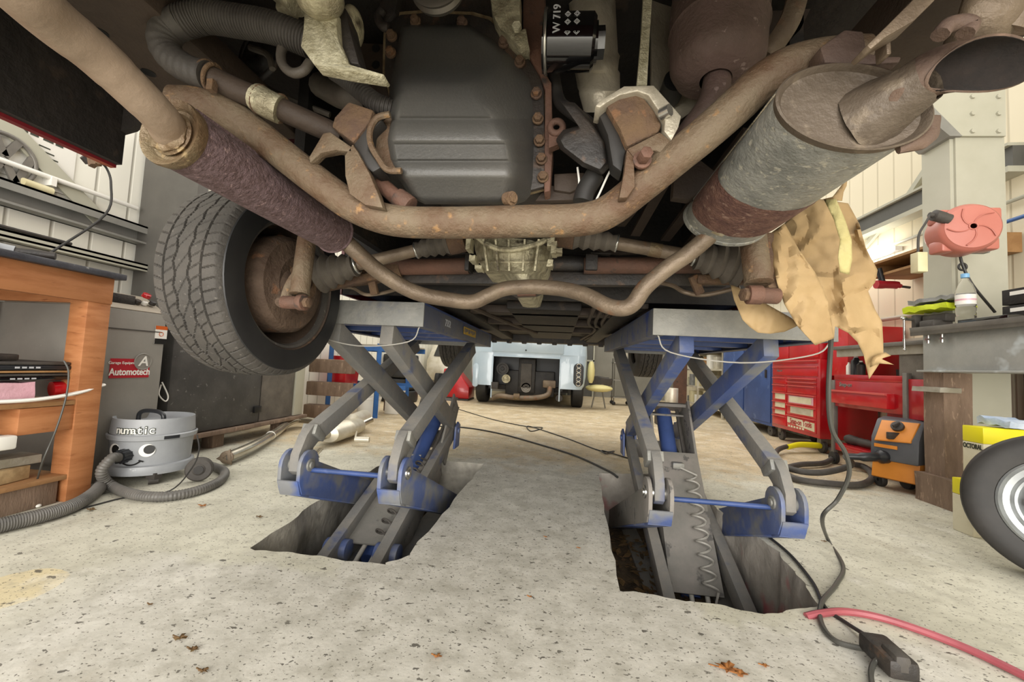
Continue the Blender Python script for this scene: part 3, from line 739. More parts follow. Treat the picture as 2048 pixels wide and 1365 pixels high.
# --- drive shafts and boots
def boot(name, a, b, r0, r1, n=6, m='boot_grey'):
    a, b = V(a), V(b); L = (b-a).length; prof = []
    for i in range(n*4+1):
        t = i/(n*4); r = r0+(r1-r0)*t
        prof.append((t*L, r*(1+.13*math.cos(t*n*2*PI))))
    g = G(); g.lathe(a, b-a, [(0, r0*.6)]+prof+[(L, r1*.6)], n=28); return part(g, name, m)
a, b = at(640, 548, 1.31), at(902, 484, 1.33)
d = (b-a)
g = G(); g.cyl(a+d*.25, a+d*.78, .0215, n=20); part(g, 'drive_shaft', 'pipe_brown')
boot('outer_boot', a, a+d*.27, .062, .036, 4)
g = G(); g.torus(a+d*.285, d, .028, .006); g.torus(a+d*.74, d, .026, .004); part(g, 'boot_clamp', 'steel_bright')
boot('inner_boot', a+d*.98, a+d*.74, .040, .026, 4)
g = G(); g.cyl(b-d*.02, b+d*.10, .045, n=24); part(g, 'joint_housing', 'dark_rust', bev=.003)
a, b = at(1480, 530, 1.31), at(1135, 470, 1.33); d = b-a
g = G(); g.cyl(a+d*.2, a+d*.8, .0215, n=20); part(g, 'drive_shaft', 'pipe_brown')
g = G(); g.cyl(a+d*.44, a+d*.51, .023, n=20); part(g, 'shaft_band', 'flange_tan')
boot('outer_boot', a, a+d*.24, .068, .036, 4)
boot('inner_boot', a+d*.95, a+d*.70, .040, .026, 4)
g = G(); g.torus(a+d*.255, d, .026, .005); g.torus(a+d*.7, d, .026, .004); part(g, 'boot_clamp', 'steel_bright')
g = G(); g.cyl(b-d*.05, b+d*.06, .045, n=24); part(g, 'joint_housing', 'dark_rust', bev=.003)
# --- axle tubes and dark cross beam
g = G(); g.cyl(at(785, 535, 1.5), at(938, 532, 1.5), .031, n=22); g.noise(.002, 20); part(g, 'axle_tube', 'red_rust')
g = G(); g.cyl(at(1168, 532, 1.5), at(1440, 530, 1.5), .031, n=22); part(g, 'axle_tube', 'red_rust')
g = G(); g.beam(at(800, 556, 1.55), at(1450, 562, 1.55), .04, .05); part(g, 'cross_beam', 'black_metal', bev=.004)
g = G(); g.cyl(at(1060, 528, 1.56), at(1200, 530, 1.56), .036, n=20); part(g, 'spacer_tube', 'black_metal')
for px in (930, 1172):
    g = G(); g.bb(*[v for q in zip(at(px, 508, 1.46), at(px+18, 552, 1.56)) for v in q]); g.bb(*[v for q in zip(at(px-40 if px < 1000 else px+10, 507, 1.46), at(px+14 if px < 1000 else px+48, 512, 1.5)) for v in q]); part(g, 'axle_bracket', 'black_metal', bev=.002)
g = G(); g.beam(at(830, 500, 1.6), at(930, 500, 1.7), .03, .03); g.tube(P([(1180, 490, 1.6), (1230, 505, 1.7), (1330, 500, 1.7)]), .012); part(g, 'gear_linkage', 'under_brown')
g = G(); g.tube(P([(640, 580, 1.4), (700, 575, 1.45), (735, 590, 1.45), (790, 580, 1.5), (830, 560, 1.6)]), .007, n=8); g.tube(P([(1480, 575, 1.4), (1410, 590, 1.45), (1370, 585, 1.45), (1340, 570, 1.5), (1280, 560, 1.6)]), .008, n=8)
part(g, 'brake_pipe', 'pipe_brown')
g = G()
for q in ((740, 545, 750, 590), (1385, 552, 1400, 588)):
    a_ = at(q[0], q[1], 1.42); b_ = at(q[2], q[3], 1.44); g.beam(a_, b_, .03, .02, up=V((0, 1, 0)))
part(g, 'pipe_hanger', 'dark_rust', bev=.004)
g = G()
for q in (((650, 575, 1.38), (760, 552, 1.42)), ((1395, 560, 1.42), (1490, 560, 1.38))): g.beam(at(*q[0]), at(*q[1]), .04, .03)
part(g, 'lower_arm_flange', 'dark_rust', bev=.004)
# --- gearbox casting
g = G()
def sect(y, xl, xr, Yf, dep=.3, n=16):
    pts = []
    for k in range(n+1):
        t = k/n; px = xl+(xr-xl)*t; pts.append(at(px, y, Yf+.12*(abs(2*t-1)**3)))
    q = [p+V((0, dep, 0)) for p in pts[::-1]]; return pts+q
g.loft([sect(440, 940, 1110, 1.22), sect(478, 948, 1104, 1.21), sect(500, 950, 1100, 1.19), sect(520, 956, 1098, 1.2), sect(542, 968, 1090, 1.22), sect(548, 1005, 1082, 1.24), sect(570, 1020, 1078, 1.25), sect(588, 1030, 1072, 1.27)])
gb_ = part(g, 'gearbox', 'cast_alu', ang=50)
g = G()
for px in (968, 992, 1018, 1050, 1078): g.beam(at(px, 480, 1.197), at(px+(1024-px)*.15, 543, 1.205), .006, .02, up=V((0, 1, 0)))
for y in (500, 524): g.tube([at(953+(1098-953)*k/8, y, 1.20+.12*abs(2*k/8-1)**3-.004) for k in range(9)], .005, n=6)
g.tube([at(940, 462, 1.22), at(980, 492, 1.19), at(1020, 500, 1.185), (at(1070, 490, 1.19)), at(1108, 470, 1.22)], .009, n=8)
part(g, 'casting_rib', 'cast_alu')
g = G(); g.pxprism([(1014, 568), (1092, 565), (1095, 580), (1072, 590), (1030, 592), (1012, 582)], 1.24, .04); part(g, 'gearbox_mount_plate', 'black_metal', bev=.002)
g = G(); g.pxprism([(1033, 575), (1073, 574), (1071, 590), (1034, 591)], 1.22, .03); part(g, 'mount_block', 'red_rust', bev=.002)
g = G()
for px, py in ((1025, 583), (1083, 582)): c = at(px, py, 1.235); g.hexb(c, (0, -1, 0), .012, .014)
part(g, 'mount_bolt', 'steel_bright', bev=.001)
g = G()
for (px, py, w_, h_) in ((940, 490, 10, 26), (1102, 482, 14, 30), (948, 520, 12, 12), (1108, 500, 10, 22), (1118, 505, 12, 8), (960, 538, 14, 8), (1100, 530, 10, 12)):
    c = at(px, py, 1.22); g.box(c, (w_*.0016, .05, h_*.0016))
g.noise(.004, 60, 3, 1); part(g, 'casting_lug', 'cast_alu')
# --- front engine crossmember: one bent tube
U = [(352, 206, .66), (420, 212, .67), (478, 240, .69), (560, 305, .71), (650, 375, .73), (715, 418, .74), (790, 442, .745), (900, 446, .75), (1060, 443, .75), (1160, 440, .75), (1215, 424, .745), (1280, 375, .73), (1350, 317, .71), (1410, 268, .695), (1470, 215, .68), (1520, 168, .67), (1570, 138, .66), (1620, 124, .655), (1670, 118, .65), (1722, 116, .65)]
g = G(); g.tube(P(U), .0305, n=28, sm=5); part(g, 'engine_crossmember', 'frame_rust', ang=80)
g = G(); g.pxprism([(1640, 95), (1660, 80), (1690, 58), (1728, 62), (1735, 105), (1770, 112), (1805, 112), (1800, 125), (1740, 128), (1650, 125)], .600, .03); part(g, 'crossmember_bracket', 'tail_rust', bev=.003)
g = G(); g.pxprism([(1734, 90), (1742, 98), (1770, 75), (1830, 40), (1870, 0), (1900, -40), (1870, -50), (1825, 0), (1775, 50)], .52, .03); g.pxprism([(1772, 75), (1782, 70), (1784, 108), (1774, 108)], .55, .02)
part(g, 'hanger_strap', 'pipe_brown', bev=.002)
g = G(); g.tube(P([(1880, 70, .5), (1895, 52, .5), (1920, 46, .5), (1940, 52, .5), (1930, 68, .5)]), .009, n=10); part(g, 'hanger_hook', 'tail_rust')
g = G(); g.tube(P([(2010, -60, .55), (1990, 0, .55), (1975, 45, .56), (1950, 80, .58)]), .035, n=16, flat=.6); g.tube(P([(2075, -60, .55), (2050, 10, .55), (2020, 60, .56)]), .022, n=16, flat=.6); part(g, 'spare_bracket_tube', 'pipe_brown')
# --- engine mounts
Y0 = .70
g = G(); g.pxprism([(662, 253), (668, 234), (696, 202), (747, 219), (738, 245), (706, 286)], Y0, .06); part(g, 'mount_cup', 'dark_rust', bev=.005)
g = G(); g.pxprism([(706, 284), (738, 243), (752, 225), (765, 240), (742, 262), (738, 300), (762, 335), (745, 345), (725, 330), (712, 305)], Y0+.005, .05); part(g, 'mount_rubber', 'rubber', bev=.004)
g = G(); g.tube([at(*p, Y0) for p in ((780, 229), (755, 236), (741, 258), (741, 288), (757, 318), (775, 340), (803, 342))], .006, n=8, flat=1); g.pxprism([(744, 258), (778, 234), (800, 250), (800, 340), (775, 338), (745, 290)], Y0+.03, .02)
part(g, 'mount_arm', 'frame_rust')
g = G(); g.pxprism([(617, 315), (646, 266), (660, 264), (703, 294), (704, 305), (672, 300), (640, 306), (620, 326)], Y0-.005, .02); g.pxprism([(689, 311), (705, 288), (716, 305), (738, 345), (755, 385), (766, 416), (730, 410), (699, 388), (690, 352)], Y0-.005, .022)
part(g, 'mount_gusset', 'frame_rust', bev=.002)
g = G(); g.cyl(at(758, 365, .76), at(812, 412, .76), .016, n=14); g.cyl(at(795, 395, .75), at(822, 414, .75), .02, n=14); part(g, 'pipe_stub', 'red_rust', bev=.002)
g = G(); g.pxprism([(1212, 211), (1240, 195), (1270, 186), (1289, 195), (1310, 222), (1324, 248), (1320, 261), (1254, 294), (1240, 260)], Y0, .07); part(g, 'mount_cup', 'dark_rust', bev=.005)
g = G(); g.pxprism([(1190, 212), (1205, 198), (1248, 172), (1308, 170), (1363, 232), (1357, 255), (1343, 281), (1328, 262), (1330, 240), (1297, 190), (1275, 182), (1240, 190), (1212, 206), (1200, 215)], Y0-.012, .05); part(g, 'mount_shield', 'alu_silver', bev=.002)
g = G(); c = at(1322, 229, .69); g.cyl(c, c+V((.012, -.012, 0)), .010, n=14); part(g, 'mount_stud', 'steel_bright')
g = G(); g.pxprism([(1254, 298), (1320, 264), (1341, 281), (1348, 309), (1338, 312), (1310, 300), (1290, 308), (1268, 316)], Y0-.008, .03); g.pxprism([(1254, 298), (1268, 315), (1270, 373), (1255, 395), (1238, 396), (1248, 345)], Y0-.01, .02)
part(g, 'mount_gusset', 'frame_rust', bev=.002)
c = at(1285, 318, Y0-.012)
g = G(); g.hexb(c, (.2, -1, .1), .0115, .02); g.cyl(c+V((0, .008, 0)), c, .016, n=16); part(g, 'mount_bolt', 'red_rust', bev=.001)
g = G(); g.pxprism([(1190, 212), (1208, 212), (1240, 268), (1252, 300), (1244, 345), (1225, 330), (1215, 270)], Y0+.015, .04); part(g, 'mount_rubber', 'rubber', bev=.004)
# --- engine block, sump, filter
g = G(); g.prism([at(790, -60, .86), at(1088, -60, .86), at(1090, 150, .86), at(1096, 380, .86), at(1000, 385, .88), at(800, 300, .9), at(785, 150, .88)], (0, .45, 0)); part(g, 'engine_block', 'black_metal', bev=.006)
g = G(); g.pxprism([(1046, -40), (1090, -40), (1092, 148), (1103, 165), (1106, 300), (1100, 382), (1088, 385), (1090, 180), (1080, 150), (1046, 90)], .83, .06); part(g, 'block_flange', 'red_rust', bev=.003)
F = [(776, 170), (768, 150), (770, 70), (777, 46), (800, 28), (850, 24), (942, 28), (978, 38), (1010, 64), (1056, 114), (1080, 150), (1088, 180), (1090, 280), (1094, 372), (1020, 392), (860, 380), (800, 300)]
g = G(); g.pxprism([(x-3 if x < 900 else x+4, y-4 if y < 200 else y+3) for x, y in F], .848, .012); part(g, 'sump_gasket', 'gasket')
g = G(); g.pxprism(F, .836, .014); part(g, 'sump_flange', 'black_metal', bev=.004)
rows = [(50, 815, 932, 805, 942, .826), (58, 812, 940, 801, 952, .816), (80, 806, 972, 797, 985, .812), (113, 803, 1000, 791, 1024, .806), (138, 802, 990, 786, 1044, .792), (160, 802, 962, 783, 1060, .742), (176, 800, 952, 780, 1064, .715), (205, 792, 968, 776, 1066, .704),
        (232, 786, 986, 774, 1068, .700), (237, 785, 989, 774, 1068, .706), (240, 785, 991, 774, 1068, .706), (245, 784, 994, 774, 1068, .699), (278, 776, 1012, 773, 1068, .697), (283, 776, 1015, 773, 1068, .699), (289, 776, 1018, 773, 1068, .708), (318, 782, 1022, 775, 1067, .708), (322, 783, 1023, 776, 1067, .714), (326, 785, 1023, 777, 1067, .714), (330, 788, 1024, 780, 1067, .708), (350, 800, 1024, 792, 1066, .710), (356, 804, 1024, 796, 1066, .713), (362, 809, 1023, 800, 1065, .722), (392, 828, 1018, 820, 1060, .738), (403, 842, 1012, 838, 1050, .752), (409, 856, 1004, 850, 1034, .775)]
g = G(); rings = []
for (y, xl, xr, bl, br, Yf) in rows:
    Yb = .838; pts = []
    def arcp(p0, c, p1, n=5):
        for k in range(n+1):
            t = k/n; pts.append((p0[0]*(1-t)**2+2*c[0]*t*(1-t)+p1[0]*t*t, p0[1]*(1-t)**2+2*c[1]*t*(1-t)+p1[1]*t*t))
    r_ = min(16, (xr-xl)*.3)
    pts.append((bl, Yb)); arcp((xl-(xl-bl)*.3, Yf+(Yb-Yf)*.25), (xl, Yf), (xl+r_, Yf)); arcp((xr-r_, Yf), (xr, Yf), (xr+(br-xr)*.3, Yf+(Yb-Yf)*.25)); pts.append((br, Yb))
    rings.append([at(px, y, Y) for px, Y in pts])
g.loft(rings); part(g, 'oil_sump', 'sump_black', ang=70)
g = G()
for px, py, Y in ((832, 45, .832), (925, 48, .832), (1008, 88, .832), (1040, 127, .832), (1073, 190, .832), (1076, 240, .832), (1079, 284, .832), (1083, 320, .832), (1086, 356, .832), (785, 75, .832), (783, 108, .832)):
    c = at(px, py, Y); g.cyl(c, c-V((0, .006, 0)), .0125, n=16); g.hexb(c-V((0, .005, 0)), (0, -1, 0), .0095, .010)
part(g, 'sump_bolt', 'dark_rust', bev=.001)
g = G(); c = at(1014, 398, .745); g.cyl(c, c+V((.012, -.012, -.004)), .013, n=16); g.hexb(c+V((.010, -.010, -.003)), (1, -1, -.3), .009, .008); part(g, 'drain_plug', 'dark_rust')
a = at(1092, 86, .76); b = at(1190, 86, .76); r = .0525
g = G(); g.lathe(a, b-a, [(-.004, .02), (-.004, r), (.004, r+.001), (.006, r-.003), ((b-a).length-.006, r-.003), ((b-a).length, r-.010), ((b-a).length, .02)], n=48); fil = part(g, 'oil_filter', 'black_gloss')
g = G(); g.hexb(b-V((.0, 0, 0)), (1, 0, 0), .028, .018); g.cyl(b+V((-.002, 0, 0)), b+V((.004, 0, 0)), .036, n=20); g.build('filter_nut', 'black_gloss', fil)
g = G(); g.torus(a, (1, 0, 0), r+.001, .003); g.build('filter_seam', 'steel_bright', fil)
zf = a.z-r*.45
text('filter_lettering', 'W 719', .020, V((a.x+.022, a.y-r*.93, a.z+.006)), (0, 0, 1), (-1, 0, .0), 'scratch_white', fil)
g = G()
for i_ in range(2):
    for j_ in range(3): x0_ = a.x+.036+i_*.017; z0_ = a.z-.026+j_*.017; yy0 = a.y-math.sqrt(max(0, (r-.002)**2-(z0_+.006-a.z)**2)); g.torus((x0_+.006, yy0, z0_+.006), (0, 1, 0), .0052, .0007, n=4, m=5); g.torus((x0_+.006, yy0, z0_+.006), (0, 1, 0), .0022, .0006, n=8, m=5)
g.build('filter_pictograms', 'scratch_white', fil)
g = G(); c = at(870, -42, .70); g.lathe(c, (0, 1, 0), [(0, .02), (0, .046), (.004, .054), (.012, .050), (.02, .054), (.03, .050), (.034, .02)], n=48, cap=True); part(g, 'crank_pulley', 'pulley')
g = G(); g.pxprism([(980, -10), (1040, -10), (1040, 60), (1052, 60), (1058, 90), (1040, 95), (1000, 55), (985, 30)], .80, .04); g.noise(.004, 40, 2, 2); part(g, 'timing_cover', 'cast_alu')
g = G(); c = at(1034, 58, .79); g.hexb(c, (0, -1, 0), .010, .01); part(g, 'cover_bolt', 'alu_cream')
g = G(); g.pxprism([(770, -30), (800, -30), (790, 25), (770, 45), (760, 50), (752, 30)], .83, .05); g.tube(P([(765, 20, .82), (757, 35, .82), (765, 52, .82), (778, 55, .82)]), .01); part(g, 'block_lug', 'black_metal', bev=.003)
g = G(); g.pxprism([(716, 85), (768, 88), (772, 165), (782, 215), (770, 220), (745, 175), (715, 140)], .86, .03); pp = part(g, 'side_plate', 'under_brown', bev=.002)
g = G()
for px, py in ((752, 97), (752, 130)): c = at(px, py, .859); g.cyl(c, c-V((0, .001, 0)), .010, n=16, )
g.build('plate_hole', 'black', pp)
g = G(); c = at(1113, 255, .80); g.torus(c, (0, 1, 0), .013, .007); g.pxprism([(1098, 258), (1125, 262), (1118, 288), (1098, 296)], .80, .02); part(g, 'block_eye', 'red_rust')
# black engine mount arm right of the sump
g = G(); g.loft([[at(x, y, Y) for x, y in ring] for Y, ring in ((.78, ((1118, 200), (1150, 205), (1185, 240), (1215, 280), (1225, 330), (1205, 352), (1165, 335), (1120, 300), (1110, 280), (1125, 260), (1160, 250))), (.74, ((1124, 208), (1150, 213), (1180, 245), (1205, 282), (1212, 325), (1200, 340), (1168, 326), (1128, 295), (1120, 280), (1130, 268), (1160, 258))))])
part(g, 'mount_casting', 'black_gloss' if 0 else 'black_metal', bev=.004)
g = G(); g.tube(P([(1108, 150, .86), (1118, 200, .84), (1140, 222, .8), (1180, 250, .79), (1200, 290, .79)]), .013); g.tube(P([(1190, 350, .8), (1172, 380, .8), (1165, 405, .8)]), .02)
part(g, 'coolant_hose', 'rubber')
g = G(); g.pxprism([(1108, 348), (1168, 345), (1172, 362), (1160, 375), (1140, 385), (1108, 380)], .86, .02); g.pxprism([(1095, 370), (1165, 378), (1150, 400), (1070, 402)], .87, .02); part(g, 'guard_plate', 'under_brown', bev=.002)
g = G(); g.tube(P([(1226, 332, .78), (1216, 350, .78), (1200, 385, .79), (1190, 405, .8)]), .0022, n=6); g.tube(P([(1155, 335, .8), (1158, 370, .8), (1150, 400, .8)]), .0022, n=6); part(g, 'wire', 'white')
# --- aluminium cover, heat shield, catalyst on the right
g = G()
def sec2(y, xl, xr, Y):
    return [at(xl+(xr-xl)*k/10, y, Y-.03*math.sin(PI*k/10)) for k in range(11)]+[at(xr, y, Y+.06), at(xl, y, Y+.06)]
g.loft([sec2(-40, 1132, 1230, .90), sec2(30, 1140, 1232, .90), sec2(105, 1148, 1236, .89), sec2(112, 1150, 1240, .895), sec2(120, 1150, 1238, .885), sec2(140, 1150, 1236, .885), sec2(146, 1150, 1240, .893), sec2(176, 1155, 1240, .893), sec2(182, 1158, 1242, .887), sec2(188, 1158, 1240, .89), sec2(225, 1168, 1236, .90)])
part(g, 'timing_belt_cover', 'alu_silver', ang=60)
g = G(); g.pxprism([(1288, -20), (1305, -20), (1300, 60), (1294, 170), (1274, 170), (1282, 80)], .82, .012); part(g, 'heat_shield_lip', 'alu_cream')
g = G(); rings = []
for y in range(-30, 260, 20):
    t = (y+30)/290; rings.append([at((1300+5*t-12*(t > .6)*(t-.6))+k*(1540-260*t*t*.8-1300)/10, y, .9+.04*math.sin(k/10*PI)+.02*t) for k in range(11)]+[at(1540-260*t*t*.8, y, .97), at(1300, y, .97)])
g.loft(rings); part(g, 'heat_shield', 'alu_silver')
g = G(); c = at(1352, 160, .885); g.cyl(c, c+V((0, .06, 0)), .026, n=24); part(g, 'shield_hole', 'black')
a, b = at(1440, -60, .84), at(1432, 140, .82); r = .092; L = (b-a).length
g = G(); g.lathe(a, b-a, [(0, r), (L*.30, r), (L*.33, r+.002), (L*.50, r+.002), (L*.62, r-.001), (L*.64, r+.0035), (L*.66, r), (L*.93, r*.97), (L*1.02, r*.86), (L*1.08, r*.6), (L*1.1, .03)], n=56, up=V((0, 1, 0))); part(g, 'catalytic_converter', 'cat_rust')
g = G(); g.tube(P([(1440, 120, .83), (1425, 200, .82), (1385, 260, .84), (1330, 330, .9)]), .027, n=20); part(g, 'converter_pipe', 'cat_rust')
g = G(); g.pxprism([(1520, -20), (1640, -20), (1600, 60), (1560, 100), (1500, 150), (1500, 60)], .95, .05); part(g, 'inner_rail', 'under_brown')
g = G(); g.tube(P([(1600, -30, .8), (1580, 40, .8), (1535, 110, .82)]), .02, n=10, flat=.5); part(g, 'rail_lip', 'pipe_brown')
# diagonal stays behind right silencer
g = G()
for q in (((1420, 200, 1.0), (1270, 470, 1.5)), ((1500, 260, 1.05), (1330, 480, 1.55)), ((1540, 300, 1.1), (1370, 500, 1.6)), ((1330, 330, 1.0), (1240, 450, 1.4))): g.beam(at(*q[0]), at(*q[1]), .035, .012)
part(g, 'diagonal_stay', 'under_brown')
g = G(); g.pxprism([(1350, 325), (1400, 318), (1440, 350), (1380, 400), (1345, 395)], 1.1, .03); part(g, 'stay_plate', 'under_brown', bev=.004)
# --- left pipes and hoses
g = G(); g.tube(P([(620, 85, .66), (575, 66, .65), (530, 52, .645), (470, 42, .64), (410, 34, .635), (362, 44, .63)]), .0265, n=20, rib=.0012, ribn=44); g.build('corrugated_hose', 'rubber_grey', CV)
g = G(); g.tube(P([(366, 43, .63), (340, 56, .63), (328, 82, .63), (340, 112, .635), (375, 138, .64), (415, 152, .645)]), [.0268, .025], n=20, rib=.0004, ribn=12); g.build('hose_elbow', 'rubber_grey', CV)
g = G(); g.tube(P([(410, 150, .65), (470, 178, .66), (530, 204, .675), (600, 236, .70), (680, 272, .74)]), .021, n=16); part(g, 'coolant_tube', 'under_brown')
g = G()
for q in ((412, 150, .648), (426, 157, .652), (520, 200, .672), (560, 218, .685)): g.torus(at(*q), at(480, 182, .662)-at(412, 150, .648), .024, .004)
c = at(395, 148, .635); g.box(c, (.02, .012, .008)); c = at(424, 172, .635); g.box(c, (.012, .012, .02))
part(g, 'hose_clamp', 'dark_rust')
g = G(); g.tube(P([(515, 196, .67), (535, 208, .672), (560, 220, .68)]), .026, n=18); part(g, 'hose_joint', 'cast_alu')
g = G(); g.tube(P([(668, 142, .78), (695, 160, .77), (725, 185, .76), (755, 207, .76), (790, 220, .77)]), .0185, n=16, rib=.0012, ribn=26); g.build('corrugated_hose', 'rubber_grey', CV)
g = G(); g.prism([at(*p) for p in ((608, 28, .62), (620, 18, .62), (672, 22, .62), (676, 80, .62), (698, 128, .63), (768, 148, .66), (764, 153, .66), (690, 140, .63), (627, 128, .62), (601, 92, .62), (606, 60, .62))], (0, .03, .0)); part(g, 'alternator_bracket', 'alu_cream', bev=.002)
g = G(); g.pxprism([(676, 10), (690, 15), (700, 60), (718, 128), (700, 126), (680, 85)], .635, .04); part(g, 'bracket_web', 'black_metal', bev=.002)
g = G(); g.sph(at(640, -2, .60), .034, n=20, sc=(1.2, 1, .8)); g.sph(at(705, 55, .68), .03, n=18, sc=(.6, 1, 1.3)); part(g, 'alternator', 'cast_alu')
g = G(); g.cyl(at(600, 0, .66), at(560, -30, .66), .03); g.box(at(575, 20, .67), (.03, .03, .02)); part(g, 'sensor_block', 'cast_alu', bev=.004)
g = G(); g.tube(P([(573, 80, .66), (562, 105, .655), (566, 130, .652), (585, 146, .65), (606, 142, .65), (620, 125, .655)]), .0085, n=10); part(g, 'looped_hose', 'boot_grey')
g = G(); g.torus(at(520, 110, .85), (0.2, 1, 0), .062, .007); g.torus(at(520, 112, .87), (0.2, 1, 0), .03, .02); part(g, 'idler_pulley', 'black_metal')
g = G(); g.tube(P([(380, 60, .85), (470, 120, .9), (540, 180, .95), (660, 230, 1.0)]), .008, n=8); g.tube(P([(500, 95, .8), (535, 110, .8), (545, 138, .8)]), .007, n=8); g.tube(P([(640, 170, .95), (690, 195, .9), (720, 190, .9)]), .03, n=12); part(g, 'inner_hose', 'boot_grey')
g = G(); g.bb(-.60, -.36, .95, 1.55, 1.22, 1.5); part(g, 'starter_housing', 'under_black', bev=.03)
# --- left silencer
P0, P1 = at(344, 268, .555), at(668, 466, 1.0); d = P1-P0; L = d.length; r = .052
g = G(); g.lathe(P0, d, [(.004, r), (L, r), (L, .028)], n=48); g.b.verts.ensure_lookup_table(); sil = part(g, 'left_silencer', 'purple_rust')
x_, u_, _ = frame(d)
g = G(); q = [P0+d*t+(x_*math.cos(1.15)+u_*math.sin(1.15))*(r+.001) for t in (.03, .97)]; g.beam(q[0], q[1], .006, .006); g.torus(P1, d, r+.001, .0035, n=44); g.build('seam', 'purple_rust', sil)
g = G(); g.lathe(P0, -d, [(-.014, r+.001), (-.01, r+.002), (0, r+.004), (.006, r+.003), (.004, r-.004), (-.004, r-.010), (-.006, r-.020), (.0, .036), (.006, .030), (.010, .026)], n=56); g.build('end_flange', 'flange_tan', sil)
g = G(); TP = [P0+d*.0, at(318, 232, .52), at(262, 176, .475), at(190, 108, .43), at(110, 44, .385), at(40, -20, .345), at(-40, -100, .31)]
g.tube(TP, [.027, .026, .0265, .0275, .028, .028, .028], n=32, sm=8); part(g, 'left_tail_pipe', 'pipe_tan', ang=80)
g = G(); n = V(TP[0]-TP[1]).normalized(); xx, uu, _ = frame(n)
g.torus(P0-d.normalized()*.006, d, .027, .007, n=40, m=8)
g.noise(.004, 90, 4); g.build('weld_bead', 'flange_tan', sil)
# --- centre pipe run between silencers
cp = [(655, 452, 1.0), (700, 492, 1.02), (760, 545, 1.08), (830, 585, 1.13), (900, 600, 1.17), (945, 604, 1.19), (975, 592, 1.20), (1010, 578, 1.21), (1060, 574, 1.21), (1120, 578, 1.2), (1170, 590, 1.17), (1215, 612, 1.14), (1247, 617, 1.12), (1268, 606, 1.11), (1290, 575, 1.10), (1330, 540, 1.09), (1380, 505, 1.08), (1430, 462, 1.05)]
g = G(); g.tube(P(cp), .0225, n=24, sm=5); part(g, 'link_pipe', 'pipe_brown', ang=80)
# --- right silencer, oval
P0, P1 = at(1704, 214, .60), at(1450, 442, 1.06); d = P1-P0; L = d.length
rot = -.22
g = G(); g.lathe(P0, d, [(0, .1), (L, .1)], n=64, sx=1.0, su=.60, rot=rot); s2 = part(g, 'right_silencer', 'galvanised')
g = G(); g.lathe(P0+d*.50, d, [(0, .1005), (.01, .1015), (.16, .1015), (.17, .1005)], n=64, sx=1, su=.602, rot=rot); g.noise(.0012, 40); g.build('rusted_band', 'silencer_rust', s2)
g = G(); g.lathe(P0, -d, [(-.012, .1005), (-.004, .103), (.002, .104), (.004, .101), (.0, .097), (-.006, .093), (-.008, .08), (-.006, .02)], n=64, sx=1, su=.60, rot=-rot, cap=True); g.build('end_cap', 'silencer_end', s2)
g = G(); g.lathe(P1, d, [(-.012, .1005), (-.004, .104), (.003, .104), (.004, .09), (.0, .02)], n=64, sx=1, su=.61, rot=rot, cap=True); g.build('end_cap', 'galvanised', s2)
x_, u_, dd = frame(d); xr_ = x_*math.cos(rot)+u_*math.sin(rot); ur_ = u_*math.cos(rot)-x_*math.sin(rot)
def osurf(t, a, off=.0): return P0+d*t+(xr_*math.cos(a)+ur_*math.sin(a)*.60)*(.1+off)
g = G(); g.loft([[osurf(t, a, .0006) for a in [-1.95+.035*k for k in range(9)]] for t in (.80, .83, .86, .90)], False, False); o = g.build('label', 'old_label', s2)
# pressed seam with slots on the upper left
g = G(); g.beam(osurf(.04, PI-.55, .002), osurf(.97, PI-.55, .002), .010, .006); g.build('seam', 'galvanised', s2)
g = G()
for k in range(26):
    t = .06+k*.017; g.beam(osurf(t, PI-.38, .001), osurf(t+.008, PI-.30, .001), .003, .002)
g.build('seam_stitch', 'old_label', s2)
g = G(); cc = at(1770, 212, .598); g.lathe(cc+V((0, .01, 0)), at(1850, 160, .56)-cc, [(-.02, .052), (-.005, .047), (.01, .042), (.03, .034), (.055, .030)], n=30); g.noise(.0035, 60, 5); g.build('outlet_collar', 'silencer_end', s2)
# curved flaring tail spout with a slanting open mouth
path = smooth_path([cc+V((-.02, .04, -.01)), cc, at(1795, 196, .585), at(1845, 158, .57), at(1900, 136, .56), at(1965, 128, .55), at(2040, 132, .54), at(2110, 140, .53)], 8)
g = G(); rings = []; inner = []; N = len(path); up = V((0, -.3, 1))
Lp = [0]
for p, q in zip(path, path[1:]): Lp.append(Lp[-1]+(q-p).length)
for i in range(N):
    t = (path[min(i+1, N-1)]-path[max(0, i-1)]).normalized(); x = t.cross(V((0, 0, 1))).normalized(); u = x.cross(t)   # x points to viewer side
    f = Lp[i]/Lp[-1]; R = .0275+.004*f
    ro, ri = [], []
    for k in range(40):
        a = 2*PI*k/40; dv = x*math.cos(a)+u*math.sin(a)
        face = (dv.dot(V((0, -.80, -.60)))+1)/2          # 1 on the side that is cut away
        cut = 1.0-.62*face                       # share of the length where this strip ends
        ff = min(f, cut)
        # sample path at ff
        s = ff*Lp[-1]; j = 0
        while j < N-2 and Lp[j+1] < s: j += 1
        c = path[j].lerp(path[j+1], min(1, (s-Lp[j])/max(1e-6, Lp[j+1]-Lp[j])))
        ro.append(c+dv*R); ri.append(c+dv*(R-.0025))
    rings.append(ro); inner.append(ri)
g.loft(rings, False); g.loft([rings[-1], inner[-1]], False); ts_ = part(g, 'tail_spout', 'tail_rust', ang=70)
g = G(); g.loft(inner, False); g.build('shaded_sooty_bore', 'soot_shade', ts_, ang=70)  # shade inside the pipe mouth is put into this dark colour, along with soot
g = G(); g.tube([osurf(.02, -.75, .004), osurf(.02, -.45, .012), osurf(.03, -.1, .016), osurf(.03, .2, .012)], [.008, .013], n=10, flat=.6); g.noise(.002, 60); g.build('torn_rim', 'tail_rust', s2)
